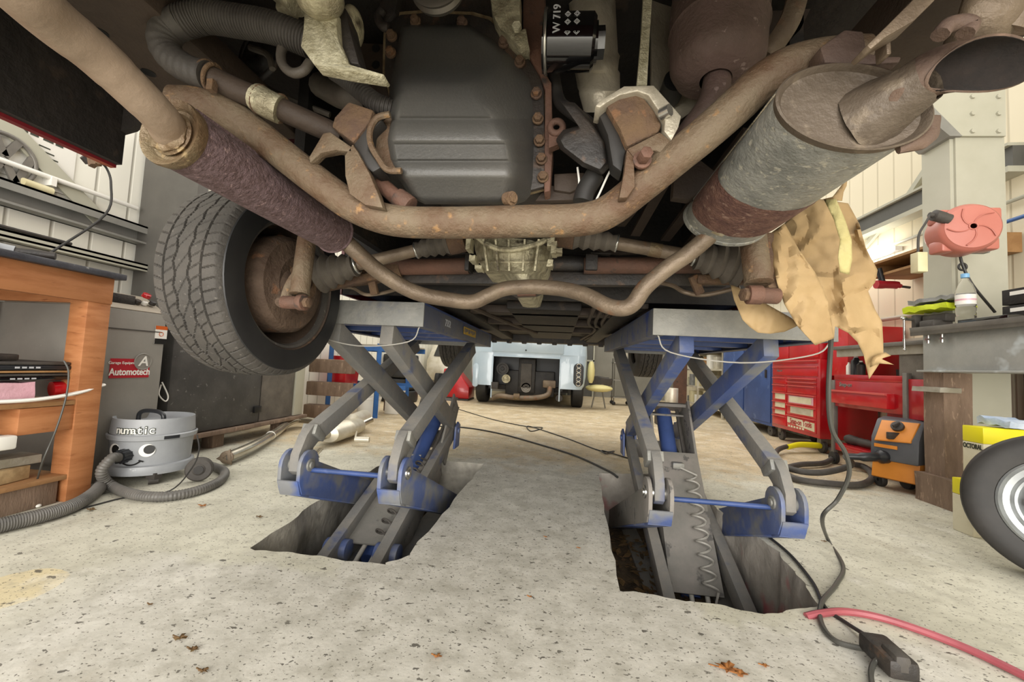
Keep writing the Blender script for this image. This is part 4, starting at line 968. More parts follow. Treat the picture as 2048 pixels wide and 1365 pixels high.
# lead hanging from the skirt
g = G(); c = at(180, 322, .90); g.prism([c+V(q) for q in ((-.012, 0, .012), (0, 0, .004), (.018, 0, .004), (.018, 0, -.008), (.004, 0, -.008), (-.004, 0, -.014))], (0, .015, 0)); g.cyl(c+V((.015, .006, 0)), c+V((.03, .006, -.001)), .007); g.bb(c.x-.002, c.x+.01, c.y, c.y+.012, c.z+.004, c.z+.028)
part(g, 'skirt_bracket', 'dark_rust')
# ================================================================ WORKSHOP, LEFT SIDE
def T(name, label, cat, loc, group=None):
    o = thing(name, label, cat, loc, group); return o
# wooden bench -------------------------------------------------
c0 = fl(182, 992)                                   # foot of the visible corner leg
BX, BY = c0.x+.0, c0.y                               # aisle face of the bench, far end
topz = at(240, 548, BY).z; bw = .80; by0 = BY-2.1
bench = T('workbench', 'orange stained wooden workbench with a black worn top and two shelves', 'workbench', (BX-bw/2, BY-1.0, 0))
g = G(); g.bb(BX-bw, BX+.03, by0, BY+.03, topz-.028, topz); g.build('bench_top', 'bench_black', bench, bev=.004)
g = G(); g.bb(BX-.03, BX, by0, BY, topz-.15, topz-.028); g.build('apron', 'bench_wood', bench, bev=.002)
g = G(); g.bb(BX-bw+.03, BX-.03, BY-.035, BY-.005, topz-.15, topz-.028); g.build('apron', 'bench_wood', bench, bev=.002)
for x, y in ((BX-.10, BY-.095), (BX-bw+.02, BY-.095), (BX-bw+.02, BY-1.1)):
    g = G(); g.bb(x, x+.095, y, y+.095, 0, topz-.03); g.build('leg', 'bench_wood', bench, bev=.003)
zs = fl(0, 0, 1).z; sh1 = at(190, 800, BY-.05).z; sh0 = at(165, 945, BY-.05).z
g = G(); g.bb(BX-bw+.02, BX-.01, by0, BY-.07, sh1-.02, sh1); g.build('shelf', 'shelf_wood', bench, bev=.002)
g = G(); g.bb(BX-bw+.02, BX-.01, by0, BY-.07, sh0-.02, sh0); g.build('shelf', 'shelf_wood', bench, bev=.002)
g = G(); g.bb(BX-.11, BX-.012, BY-.28, BY-.095, sh1-.13, sh1-.022); g.build('shelf_block', 'bench_wood', bench, bev=.003)
g = G(); g.bb(BX-.13, BX-.03, BY-.3, BY-.11, .0, sh0-.022); g.build('shelf_block', 'old_wood', bench, bev=.003)
g = G(); g.bb(BX-bw+.02, BX-bw+.04, by0, BY-.1, sh1+.02, topz-.05); g.bb(BX-bw+.02, BX-bw+.04, by0, BY-.1, sh0+.02, sh1-.05); g.build('back_board', 'bench_wood_dark', bench)
g = G(); g.bb(BX-.42, BX-.40, BY-.8, BY-.7, sh1+.02, topz-.03); g.build('divider', 'bench_wood_dark', bench)
g = G(); c = at(43, 600, BY-.55); g.cyl((BX-bw+.06, c.y+.3, topz-.2), (BX-bw+.05, c.y+.3, topz-.2), .035); g.build('socket_plate', 'white', bench)
# things on the bench
z = topz
p = at(60, 497, BY-.35); q = at(5, 490, BY-.3)
g = G(); g.tube([(BX-.05, BY-.55, z+.014), (BX-.12, BY-.45, z+.022), (BX-.16, BY-.32, z+.018)], [.020, .012], n=10, flat=1.4)
tg = T('torch', 'grey handled work torch with a black nose lying on the left wooden workbench', 'torch', (BX-.1, BY-.3, z))
g = G(); g.tube([(BX-.24, BY-.42, z+.022), (BX-.15, BY-.36, z+.028), (BX-.10, BY-.30, z+.022)], [.014, .026, .020], n=14); g.build('handle', 'vac_grey', tg)
g = G(); g.cyl((BX-.11, BY-.31, z+.022), (BX-.02, BY-.22, z+.024), .015, .016); g.build('nose', 'black_metal', tg)
g = G(); g.beam((BX-.10, BY-.9, z+.012), (BX-.10, BY-.45, z+.022), .05, .02); g.beam((BX-.10, BY-.45, z+.022), (BX-.16, BY-.28, z+.012), .04, .014); tag(g.build('pry_bar', 'rubber_grey', bev=.004), 'flat dark metal bar lying on the left wooden workbench beside the torch', 'bar')
g = G(); g.tube([(BX-.06, BY-.22, z+.03), atx(210, 430, BX-.02), atx(222, 370, BX+.0), atx(212, 335, BX+.0), atx(192, 322, BX+.02)], .005, n=8)
fl_ = T('flexible_lamp', 'thin black flexible stalk rising from the left wooden workbench', 'lamp', (BX-.06, BY-.25, z)); g.build('stalk', 'cable_black', fl_)
g = G(); c = atx(178, 322, BX+.02); g.cyl(c-V((0, .02, 0)), c+V((0, .03, 0)), .009); g.prism([c+V((0, -.02, .02)), c+V((0, .0, 0)), c+V((0, -.012, -.022)), c+V((0, -.035, -.004))], (.012, 0, 0)); g.build('clip_head', 'black_metal', fl_)
g = G(); c = V((XL+.1, 1.35, 1.265)); g.bb(XL+.02, XL+.12, 1.25, 1.48, 1.262, 1.36); tag(g.build('timber_block', 'cork_wood', bev=.003), 'short brown timber block resting on the left wall rail', 'wood block')
g = G(); g.tube([(XL+.09, 1.35, 1.285), (XL+.09, 1.6, 1.278), (XL+.1, 1.95, 1.275)], .009); g.tube([(XL+.09, 1.34, 1.29), (XL+.09, 1.42, 1.285)], .016); tag(g.build('long_spanner', 'black_metal'), 'long black spanner lying along the lower rail of the left wall', 'spanner')
a_, b_ = atx(42, 388, XL+.06), atx(100, 408, XL+.06); a_.z = b_.z = 1.545; g = G(); g.tube([a_, b_], .022, n=14); tag(g.build('tape_roll_holder', 'cream'), 'cream plastic tube lying on the upper rail of the left wall', 'tube')
# wall signs
c = atx(8, 316, XL+.04); R = .125
vw = T('wall_emblem', 'round grey emblem of letters in a ring on the left wall', 'emblem', c)
g = G(); g.torus(c, (1, 0, 0), R, .011, n=40); g.build('ring', 'bench_steel', vw)
def bar(g, y0, z0, y1, z1, w=.024): g.beam(c+V((0, y0*R, z0*R)), c+V((0, y1*R, z1*R)), .014, w, up=V((1, 0, 0)).cross(V((0, y1-y0, z1-z0))))
g = G(); bar(g, -.38, .88, 0, .08, .032); bar(g, .38, .88, 0, .08, .032); bar(g, -.85, .42, -.42, -.85, .032); bar(g, -.42, -.85, 0, -.05, .032); bar(g, 0, -.05, .42, -.85, .032); bar(g, .42, -.85, .85, .42, .032)
g.build('letter_bars', 'bench_steel', vw)
c = atx(75, 312, XL+.012)
ps = T('wall_notice', 'white printed notice sheet behind the round emblem on the left wall', 'notice', c)
g = G(); g.bb(XL+.008, XL+.012, c.y-.30, c.y+.17, c.z-.16, c.z+.15); g.build('sheet', 'white', ps)
g = G()
for k in range(7): g.bb(XL+.012, XL+.0135, c.y-.26+k*.055, c.y-.26+k*.055+.035+.01*(k % 2), c.z+.10, c.z+.118)
for k in range(6): g.bb(XL+.012, XL+.0135, c.y+.0, c.y+.05+.02*(k % 3), c.z+.06-.026*k, c.z+.067-.026*k)
g.build('faint_print', 'tin_text', ps)
# shelf contents
def laptop(name, lab, y, z, L, D, H_, m, ry=0, seams=True):
    t = T(name, lab, 'laptop', (BX-.2, y, z)); g = G(); g.box((BX-.05-D/2, y, z+H_*.3), (D, L, H_*.55)); g.build('base', m, t, bev=.006)
    g = G(); g.box((BX-.05-D/2, y, z+H_*.8), (D*.99, L*.99, H_*.4)); g.build('lid', 'rubber_grey' if seams else m, t, bev=.006)
    g = G()
    for k in range(4): g.bb(BX-.052, BX-.048, y+.02+k*.022, y+.034+k*.022, z+H_*.22, z+H_*.42)
    g.build('port_row', 'scratch_white', t); return t
yc = atx(150, 735, BX-.06).y-.27
g = G(); n = 16
pk = G(); pk.bb(BX-.34, BX-.05, yc-.24, yc+.13, sh1+.002, sh1+.075)
bmesh.ops.subdivide_edges(pk.b, edges=pk.b.edges[:], cuts=7, use_grid_fill=True)
for v in pk.b.verts: v.co += noise.noise_vector(v.co*14)*.010
pk.b.verts.ensure_lookup_table()
mz = min(v.co.z for v in pk.b.verts)
for v in pk.b.verts: v.co.z += sh1+.001-mz
tag(pk.build('wrapped_parcel', 'pink_plastic', ang=25), 'pink plastic wrapped parcel at the bottom of the laptop pile on the bench shelf', 'parcel')
g = G(); g.tube([(BX-.10, yc+.22, sh1+.045), (BX-.08, yc+.30, sh1+.05), (BX-.07, yc+.345, sh1+.052)], [.034, .03, .016], n=14); tag(g.build('red_grinder', 'red_paint'), 'dark red rounded tool handle beside the pink parcel on the bench shelf', 'tool')
g = G(); g.tube([(BX-.03, yc-.05, sh1+.012), (BX-.0, yc+.1, sh1+.014), (BX-.005, yc+.24, sh1+.030), (BX-.03, yc+.37, sh1+.062)], .008, n=8, flat=1.6); tag(g.build('bent_lath', 'white'), 'thin white curved strip poking out under the pink parcel', 'strip')
laptop('laptop', 'lower black laptop resting on the pink parcel', yc+.03, sh1+.088, .44, .28, .03, 'black_gloss')
g = G(); g.box((BX-.20, yc+.08, sh1+.126), (.30, .45, .008)); tag(g.build('card_folder', 'cork_wood'), 'tan card folder sandwiched between the two laptops', 'folder')
laptop('laptop', 'upper laptop with a grey lid on the bench shelf pile', yc+.04, sh1+.132, .42, .29, .036, 'dark_plastic')
g = G(); g.box((BX-.18, yc-.05, sh1+.184), (.2, .28, .026)); tag(g.build('black_case', 'black_metal', bev=.006), 'flat black case topmost on the laptop pile', 'case')
# charger and cable
g = G(); c = V((BX-.015, BY-.33, sh1-.15)); g.box(c, (.05, .085, .055)); ch = tag(g.build('charger_plug', 'white', bev=.008), 'white plug charger hanging below the laptop shelf', 'charger')
g = G(); g.tube([atx(128, 722, BX-.02), atx(137, 745, BX+.0), atx(132, 795, BX+.01), atx(112, 860, BX+.01), atx(85, 925, BX+.01), fl(62, 1002, .006), fl(48, 1008, .006)], .0035, n=8); tag(g.build('thin_lead', 'cable_grey'), 'thin grey lead trailing from the laptop shelf down to the floor', 'cable')
g = G(); c = fl(50, 1008, .012); g.sph(c, .018, sc=(1.2, 1, .7)); tag(g.build('lead_plug', 'rubber_grey'), 'small grey plug on the floor below the workbench', 'plug')
g = G(); c = fl(74, 1012, .008); g.sph(c, .012, sc=(1.3, 1, .7)); tag(g.build('white_pebble', 'white'), 'small white lump on the floor below the workbench', 'debris')
# bottom shelf
def slab(name, lab, cat, px, py, z, sx, sy, sz, m, rz=0, X=None, bev=.003):
    c = fl(px, py, z); g = G(); g.box((c.x-sx/2 if X is None else X, c.y, z+sz/2), (sx, sy, sz), rz); return tag(g.build(name, m, bev=bev), lab, cat)
yy = BY-.24
g = G(); g.box((BX-.16, yy-.03, sh0+.03), (.2, .14, .055), .2); tag(g.build('wood_offcut', 'pine', bev=.002), 'short pale timber offcut on the bottom shelf, nearer the vacuum cleaner', 'wood block')
g = G(); g.box((BX-.13, yy-.32, sh0+.03), (.2, .16, .055), -.1); tag(g.build('wood_offcut', 'pine', bev=.002), 'short pale timber offcut on the bottom shelf at the left edge of the photo', 'wood block')
g = G(); g.box((BX-.16, yy-.18, sh0+.078), (.12, .56, .036), -.08); tag(g.build('grey_plank', 'grey_wood', bev=.002), 'grey plank lying across two timber offcuts on the bottom shelf', 'plank')
g = G(); g.box((BX-.2, yy-.20, sh0+.128), (.2, .28, .058), -.06); tag(g.build('blue_carton', 'sky_box', bev=.003), 'light blue carton lying on the grey plank under the workbench', 'box')
# grey machine cabinet ----------------------------------------
mx = at(326, 700, 2.45).x
cx_ = -2.32; a = atx(337, 600, cx_); y1 = a.y; ztop = a.z; y0 = max(y1-.66, BY+.04)
X1P = -2.0
cab = T('machine_cabinet', 'grey metal machine cabinet with a red Automotech label behind the vacuum cleaner', 'cabinet', (cx_-.27, (y0+y1)/2, 0))
g = G(); g.bb(cx_-.55, cx_, y0, y1, .0, ztop-.09); g.build('body', 'cab_grey', cab, bev=.006)
g = G(); g.prism([(cx_, y0, ztop-.09), (cx_, y0, ztop-.085), (cx_-.16, y0, ztop+.01), (cx_-.5, y0, ztop+.01), (cx_-.5, y0, ztop-.09)], (0, y1-y0, 0)); g.build('control_panel', 'cab_top', cab, bev=.003)
g = G(); g.bb(cx_, cx_+.003, y0+.02, y1-.02, ztop-.20, ztop-.194); g.build('seam', 'rubber_grey', cab)
for px, py, r, m in ((291, 595, .022, 'red_paint'), (303, 610, .017, 'black_metal'), (273, 607, .017, 'black_metal'), (287, 610, .014, 'white')):
    X_ = cx_-.06; c = atx(px, py, X_); d = V((.55, 0, .84)); g = G(); g.cyl(c, c+d*.022, r, r*.9, n=18); g.build('panel_button', m, cab, bev=.002)
g = G(); c = atx(243, 598, cx_-.06); g.box(c, (.03, .12, .05)); g.build('meter', 'black_metal', cab, bev=.002)
a, b = atx(217, 755, cx_), atx(300, 718, cx_); yl0, yl1 = a.y, b.y; zl0 = atx(258, 756, cx_).z; zl1 = atx(258, 718, cx_).z
g = G(); g.bb(cx_, cx_+.003, yl0, yl1, zl0, zl1); g.build('label_plate', 'red_label', cab)
hh = zl1-zl0
text('label_text', 'Automotech', hh*.50, (cx_+.004, (yl0+yl1)/2, zl0+hh*.30), (0, 1, 0), (0, 0, 1), 'white', cab, offset=.0012, sx=1.0*(yl1-yl0)/(hh*.5*4.95))
text('label_text', 'Garage Equipment', hh*.20, (cx_+.004, yl0+(yl1-yl0)*.33, zl0+hh*.78), (0, 1, 0), (0, 0, 1), 'white', cab)
c = V((cx_+.004, yl0+(yl1-yl0)*.80, zl0+hh*.86))
g = G(); g.cyl(c, c+V((.001, 0, 0)), hh*.42, n=32); g.torus(c+V((.001, 0, 0)), (1, 0, 0), hh*.43, hh*.035); g.build('logo_disc', 'cab_grey', cab)
text('logo_letter', 'A', hh*.75, c+V((.003, 0, 0)), (0, 1, 0), (0, 0, 1), 'white', cab, shear=.2, offset=.001)
a, b = atx(308, 688, cx_), atx(335, 654, cx_)
g = G(); g.bb(cx_, cx_+.002, a.y, b.y, a.z, b.z); g.build('warning_sticker', 'white', cab)
g = G(); g.bb(cx_+.001, cx_+.003, a.y, b.y, b.z-(b.z-a.z)*.2, b.z); g.build('sticker_band', 'dark_orange', cab)
g = G(); g.bb(cx_+.001, cx_+.003, a.y, b.y, a.z, a.z+(b.z-a.z)*.3); g.build('sticker_band', 'black', cab)
g = G(); g.torus(V((cx_+.003, (a.y+b.y)/2, a.z+(b.z-a.z)*.55)), (1, 0, 0), .012, .0015); g.build('sticker_ring', 'dark_orange', cab)
g = G(); g.bb(XL+.02, X1P-.47, 2.36, 2.44, 0, 2.2); o = g.build('tall_panel', 'tall_grey', bev=.004); tag(o, 'tall dark grey metal locker standing behind the machine cabinet', 'locker')
# big dark sheet bin, pallet and leaning boards
X1 = -2.42; ya = atx(330, 800, X1).y+.02; yb = atx(520, 800, X1).y; zb = atx(540, 840, X1).z
bn = T('steel_bin', 'large dark steel bin standing on a wooden pallet beside the vacuum cleaner', 'bin', (X1-.25, (ya+yb)/2, .13))
g = G(); g.bb(X1-.45, X1, ya, yb, .14, .82); g.build('body', 'dark_sheet', bn, bev=.008)
for z in (.22, .60):
    g = G(); g.bb(X1, X1+.02, yb-.07, yb-.0, z, z+.05); g.build('hinge', 'black', bn, bev=.002)
g = G(); g.tube([atx(322, 770, X1+.02), atx(318, 790, X1+.03), atx(331, 803, X1+.03), atx(336, 792, X1+.03), atx(324, 765, X1+.03)], .004, n=6); tag(g.build('cord_loop', 'white'), 'loop of white cord hanging between the grey cabinet and the steel bin', 'cord')
g = G(); g.bb(X1-.2, X1-.01, yb+.02, yb+.42, .14, 1.0); tag(g.build('leaning_board', 'grime_sheet', bev=.003), 'grimy grey board standing on the pallet next to the steel bin', 'board')
g = G(); g.bb(X1-.03, X1+.0, yb+.44, yb+.56, .14, 1.05); tag(g.build('white_post', 'beam_paint', bev=.002), 'pale upright post beside the grimy board', 'post')
pa = T('pallet', 'brown wooden pallet under the dark steel bin', 'pallet', (X1-.25, (ya+yb)/2, 0))
for y in (ya+.02, (ya+yb)/2, yb+.3):
    for x in (X1-.05, X1-.4):
        g = G(); g.bb(x-.07, x+.02, y, y+.1, 0, .10); g.build('pallet_block', 'old_wood', pa, bev=.003)
for x in (X1-.45, X1-.26, X1-.07):
    g = G(); g.bb(x, x+.1, ya-.05, yb+.6, .105, .135); g.build('deck_board', 'old_wood', pa, bev=.003)
# vacuum cleaner -----------------------------------------------
vc = fl(298, 978); vy = vc.y+.16
c = at(305, 900, vy); C0 = V((c.x, vy, 0))
vac = T('vacuum_cleaner', 'grey drum vacuum cleaner with a painted face, black handle and ribbed hose', 'vacuum cleaner', C0)
zt = at(305, 828, vy).z; k = zt/.36
def Lz(*pr, m='vac_grey', nm='body', sx=1.0): g = G(); g.lathe(C0, (0, 0, 1), [(z*k, r*k) for z, r in pr], n=56, up=V((0, 1, 0))); return g.build(nm, m, vac)
Lz((.055, .01), (.05, .17), (.055, .195), (.075, .198), (.10, .193), (.105, .178), nm='base')
Lz((.10, .176), (.235, .183), (.24, .185)); Lz((.235, .186), (.24, .197), (.262, .200), (.268, .192), nm='lid_rim')
Lz((.268, .188), (.34, .182), (.352, .181), (.352, .174), (.33, .170), (.318, .165), (.312, .10), (.322, .09), (.325, .01), nm='motor_housing')
g = G(); g.tube([C0+V((-.09, -.02, .325))*k, C0+V((-.085, -.02, .36))*k, C0+V((-.05, -.02, .378))*k, C0+V((.03, -.02, .378))*k, C0+V((.068, -.02, .36))*k, C0+V((.075, -.02, .325))*k], .011, n=12); g.build('handle', 'dark_plastic', vac)
vd = V((-C0.x*.9, -C0.y*.55, 0)).normalized(); vdir = (V((0, 0, 0))-C0); vdir.z = 0; vdir.normalize(); vs = vdir.cross(V((0, 0, 1)))   # vs points to viewer's left
def vp(a, z, r): d = Matrix.Rotation(a, 3, 'Z')@vdir; return C0+d*r*k+V((0, 0, z*k)), d
lab = T if 0 else None
for i, ch in enumerate('numatic'):
    a_ = -.86+i*.135; p_, d_ = vp(a_, .295, .1880); text('maker_letter', ch, .062*k, p_, Matrix.Rotation(PI/2, 3, 'Z')@d_, (0, 0, 1), 'tin_text', vac, offset=.003)
    p_, d_ = vp(a_, .295, .1895); text('maker_letter', ch, .058*k, p_, Matrix.Rotation(PI/2, 3, 'Z')@d_, (0, 0, 1), 'white', vac, offset=.0004)
for a_ in (-.12, -1.0):
    p_, d_ = vp(a_, .187, .179); g = G(); g.cyl(p_, p_+d_*.004, .034*k, n=28); g.build('eye', 'white', vac)
    p_, d_ = vp(a_+.05, .192, .1815); g = G(); g.cyl(p_, p_+d_*.003, .024*k, n=24); g.build('pupil', 'black', vac)
g = G(); g.tube([vp(a_, z, .181)[0] for a_, z in ((-.72, .125), (-.55, .112), (-.38, .115), (-.24, .132))], .004*k, n=6); g.tube([vp(-.29, .136, .181)[0], vp(-.18, .128, .181)[0]], .004*k, n=6); g.build('smile', 'black', vac)
p_, d_ = vp(-.62, .163, .175); g = G(); g.cyl(p_, p_+d_*.05*k, .034*k, .032*k, n=24)
for i in range(10):
    t = 2*PI*i/10; o_ = Matrix.Rotation(PI/2, 3, 'Z')@d_*math.cos(t)*.034*k+V((0, 0, math.sin(t)*.034*k)); g.beam(p_+o_, p_+o_+d_*.05*k, .006, .004)
g.build('hose_socket', 'dark_plastic', vac)
g = G()
for a_ in [.25+.05*i for i in range(8)]:
    pass
g.loft([[vp(.22+.06*i, z, .2015)[0] for i in range(7)]+[vp(.22+.06*i, z, .196)[0] for i in range(6, -1, -1)] for z in (.243, .26)]); g.build('clip_band', 'dark_plastic', vac)
pw, dw = vp(.95, .06, .205)
g = G(); ax_ = Matrix.Rotation(-PI/2+.35, 3, 'Z')@(Matrix.Rotation(.95, 3, 'Z')@vdir)*-1; wc = at(398, 945, vy+.0); wc.z = .065
ad = V((.55, -.83, 0)); g.lathe(wc-ad*.02, ad, [(0, .02), (0, .055), (.006, .062), (.03, .062), (.036, .055), (.034, .03), (.036, .028), (.040, .012), (.040, .002)], n=32, cap=True); g.build('rear_wheel', 'rubber_grey', vac)
g = G(); g.cyl(wc+ad*.016, wc+ad*.021, .022, n=20); g.build('wheel_hub', 'rubber', vac)
p_, d_ = vp(.1, .02, .17); g = G(); g.cyl(V((p_.x, p_.y, .018))-vs*.02, V((p_.x, p_.y, .018))+vs*.02, .018, n=18); g.bb(p_.x-.025, p_.x+.025, p_.y-.02, p_.y+.02, .03, .06); g.build('castor', 'rubber_grey', vac)
p_, d_ = vp(-.62, .163, .225)
hp = [p_, at(222, 918, p_.y-.06), at(203, 945, p_.y-.08), fl(222, 972, .03), fl(270, 990, .022), fl(330, 994, .022), fl(395, 982, .022), fl(440, 962, .022), fl(448, 943, .022), fl(415, 930, .022), fl(395, 925, .022)]
g = G(); g.tube(hp, .0215, n=16, rib=.0012, ribn=110); g.build('suction_hose', 'vac_hose', vac)
g = G(); g.tube([fl(-60, 1065, .03), fl(20, 1047, .03), fl(90, 1030, .03), fl(150, 1010, .03), fl(190, 985, .03), fl(205, 965, .03)], .026, n=16, rib=.0012, ribn=90); tag(g.build('extraction_hose', 'vac_hose'), 'thick grey ribbed hose curving across the floor in front of the wooden workbench', 'hose')
g = G(); g.tube([fl(-30, 1068, .004), fl(80, 1040, .004), fl(200, 1008, .004), fl(250, 996, .004), fl(340, 982, .004), at(385, 935, vy-.15), at(398, 900, vy-.12), at(394, 870, vy-.1)], .0035, n=6); tag(g.build('power_lead', 'cable_black'), 'thin black lead running along the floor from the vacuum cleaner', 'cable')
# blue rack behind the left lift --------------------------------
Yr = 4.55
pa_ = at(652, 845, Yr); pb_ = at(748, 850, Yr)
rk = T('storage_rack', 'blue perforated steel rack behind the left scissor lift', 'rack', (pa_.x+.4, Yr+.3, 0))
xa = pa_.x; xb = at(752, 800, Yr).x; zt = at(700, 690, Yr).z
for x, y in ((xa, Yr), (xb, Yr), (xa, Yr+.6), (at(812, 800, Yr+.7).x, Yr+.7)):
    g = G(); g.bb(x-.03, x+.03, y, y+.006, 0, zt+.03); g.bb(x-.03, x-.024, y, y+.05, 0, zt+.03); g.build('upright', 'rack_blue', rk)
g = G()
for i in range(22):
    for dx in (-.014, .012): g.bb(xa+dx-.004, xa+dx+.004, Yr-.001, Yr+.002, .05+i*.036, .068+i*.036)
g.build('slot_row', 'cab_blue', rk)
for z, w in ((zt, .06), (zt*.46, .05)):
    for y in (Yr, Yr+.6):
        g = G(); g.bb(xa, xb+.35, y, y+.02, z-w, z); g.build('rack_beam', 'rack_blue', rk)
g = G(); g.bb(xa, xb+.35, Yr, Yr+.6, zt, zt+.015); g.build('rack_deck', 'grey_wood', rk)
rc = at(680, 750, Yr+.12); g = G(); w_ = .11; zb_, zt_ = at(680, 790, Yr+.12).z, at(680, 712, Yr+.12).z
g.loft([[(rc.x-w_*.8, Yr+.1, zb_), (rc.x+w_*.7, Yr+.1, zb_), (rc.x+w_*.7, Yr+.4, zb_), (rc.x-w_*.8, Yr+.4, zb_)], [(rc.x-w_, Yr+.08, zt_), (rc.x+w_, Yr+.08, zt_), (rc.x+w_, Yr+.42, zt_), (rc.x-w_, Yr+.42, zt_)]])
tag(g.build('red_crate', 'red_drawer', bev=.01), 'tall red plastic bin in the blue rack behind the left lift', 'bin')
bx = fl(735, 832); g = G(); g.lathe((bx.x, bx.y, 0), (0, 0, 1), [(0, .01), (0, .12), (.20, .145), (.205, .152), (.23, .153), (.235, .145), (.22, .14), (.215, .01)], n=30, up=V((0, 1, 0))); tag(g.build('white_bucket', 'white'), 'white plastic bucket with a lid beneath the blue rack', 'bucket')
bx = fl(758, 830); g = G(); g.bb(bx.x+.02, bx.x+.2, bx.y+.1, bx.y+.3, 0, .30); g.bb(bx.x+.01, bx.x+.21, bx.y+.09, bx.y+.31, .27, .31); tag(g.build('white_tub', 'white', bev=.01), 'square white tub with a lid beside the white bucket', 'tub')
rd = T('radiator', 'old ribbed radiator standing on the floor beyond the left lift', 'radiator', fl(780, 818))
for i in range(7):
    p = fl(768+i*6, 822); g = G(); g.bb(p.x-.012, p.x+.012, p.y, p.y+.06, 0, .33); g.build('rib', 'old_wood', rd, bev=.004)
for i in range(3):
    g = G(); p = at(600, 760, 4.3); g.bb(-2.75, -2.25, 4.1+i*.02, 4.2+i*.02, .25*i+.02, .25*i+.17); tag(g.build('stacked_beam', 'old_wood', bev=.01), ['lowest dusty steel beam', 'middle dusty steel beam', 'top dusty steel beam'][i]+' of the pile behind the left lift', 'beam', 'dusty beams piled by the left wall')
# stainless exhaust on the floor
ex = T('exhaust_system', 'shiny stainless exhaust with a silencer lying on the floor beside the left lift', 'exhaust', fl(560, 900))
pts = [fl(452, 916, .05), fl(505, 893, .06), fl(548, 868, .06), fl(578, 846, .07), fl(600, 840, .07), fl(640, 845, .07)]
g = G(); g.tube(pts, .032, n=18); g.build('front_pipe', 'stainless', ex)
g = G(); d = (pts[1]-pts[0]).normalized(); g.lathe(pts[0]-d*.004, d, [(0, .02), (0, .058), (.012, .058), (.012, .02)], n=3, up=V((0, 1, .2))); g.lathe(pts[0], d, [(0, .04), (.014, .04)], n=20, cap=True); g.build('pipe_flange', 'pipe_brown', ex, bev=.003)
g = G(); q = fl(541, 872, .06); g.torus(q, pts[3]-pts[2], .028, .008); g.build('pipe_band', 'white', ex)
a, b = fl(655, 870, .09), fl(718, 850, .09); d = b-a
g = G(); g.lathe(a, d, [(0, .03), (.02, .08), (.06, .092), (d.length*.5, .092), (d.length*.52, .097), (d.length*.56, .092), (d.length-.05, .085), (d.length, .05)], n=32, cap=True, su=.8); g.build('silencer', 'stainless_soft', ex)
g = G(); g.tube([a-d*.35, a-d*.1, a+d*.05], .03, n=16); g.tube([b, b+d*.15, b+d*.3+V((.05, 0, .03))], .028, n=16); g.build('silencer_pipe', 'stainless', ex)
a2, b2 = fl(690, 848, .12), fl(715, 838, .12); g = G(); g.lathe(a2+V((0, .1, 0)), b2-a2, [(0, .03), (.03, .07), ((b2-a2).length+.05, .07), ((b2-a2).length+.1, .03)], n=24, cap=True); g.build('small_silencer', 'stainless_soft', ex)
e_ = fl(722, 880, .05); g = G(); g.cyl(e_+V((-.05, 0, 0)), e_+V((.06, .02, 0)), .022); g.tube([b-V((0, .02, 0)), e_-V((.05, 0, 0))], .008); g.build('hanger_rubber', 'stainless_soft', ex)
cc_ = at(625, 920, 2.62); g = G(); g.cyl(cc_+V((-.1, .25, 0)), cc_, .024, n=18); g.lathe(cc_, V((.3, -1, 0)), [(-.01, .024), (-.01, .045), (.006, .045), (.006, .026)], n=24); tag(g.build('loose_flange_pipe', 'stainless'), 'flanged stainless pipe end resting behind the blue knuckle of the left lift', 'pipe')
# tyres stacked beyond
g = G(); tyre_geo(g, (0, 0, 0), .30, .19, .17, False)
for v in g.b.verts: v.co = V((v.co.y, v.co.z, v.co.x+.1))
tpt = fl(860, 800); tpt = V((tpt.x-.35, 6.6, 0))
ts = g.build('stacked_tyre', 'tyre_black', origin=(0, 0, 0)); ts.location = tpt; tag(ts, 'bottom tyre of the black stack beside the red machine', 'tyre', 'tyres stacked beyond the left lift')
for i, w_ in enumerate(('second tyre', 'third tyre', 'topmost tyre')):
    copy_tree(ts, tpt+V((random.uniform(-.03, .03), 0, .2*(i+1))), label=w_+' up in the black stack beside the red machine')
rm = T('red_machine', 'red floor machine behind the stacked tyres, left of the pale blue van', 'machine', (fl(910, 800).x, 7.6, 0))
p0_ = fl(915, 797); X0, X1_, Yv = at(893, 780, 7.4).x, at(938, 780, 7.4).x, 7.4
g = G(); zt_ = at(900, 738, Yv).z; g.loft([[(X0, Yv, .03), (X1_, Yv, .03), (X1_, Yv+.5, .03), (X0, Yv+.5, .03)], [(X0-.1, Yv, .35), (X1_, Yv, .25), (X1_, Yv+.5, .25), (X0-.1, Yv+.5, .35)], [(X0-.1, Yv+.1, zt_), (X0+.15, Yv+.1, zt_), (X0+.15, Yv+.4, zt_), (X0-.1, Yv+.4, zt_)]]); g.build('body', 'red_drawer', rm, bev=.02)
g = G(); g.bb(X0, X1_, Yv-.05, Yv+.5, .0, .03); g.build('foot', 'black_metal', rm)
cv_ = T('covered_car', 'pale car with a windscreen far beyond the left lift platform', 'car', (at(840, 760, 8.2).x-.2, 8.6, 0))
x0, x1 = -2.2, at(900, 720, 8.2).x; g = G(); g.loft([[(x0-.6, 8.2, .3), (x1, 8.2, .3), (x1, 9.5, .3), (x0-.6, 9.5, .3)], [(x0-.6, 8.2, .72), (x1, 8.2, .72), (x1, 9.5, .8), (x0-.6, 9.5, .8)], [(x0-.5, 8.5, 1.25), (x1-.15, 8.5, 1.25), (x1-.15, 9.3, 1.25), (x0-.5, 9.3, 1.25)]]); g.build('body', 'stainless_soft', cv_, bev=.05)
g = G(); g.prism([(x0-.45, 8.24, .82), (x1-.1, 8.24, .82), (x1-.22, 8.44, 1.15), (x0-.4, 8.44, 1.15)], (0, -.01, .005)); g.build('windscreen', 'black_gloss', cv_)
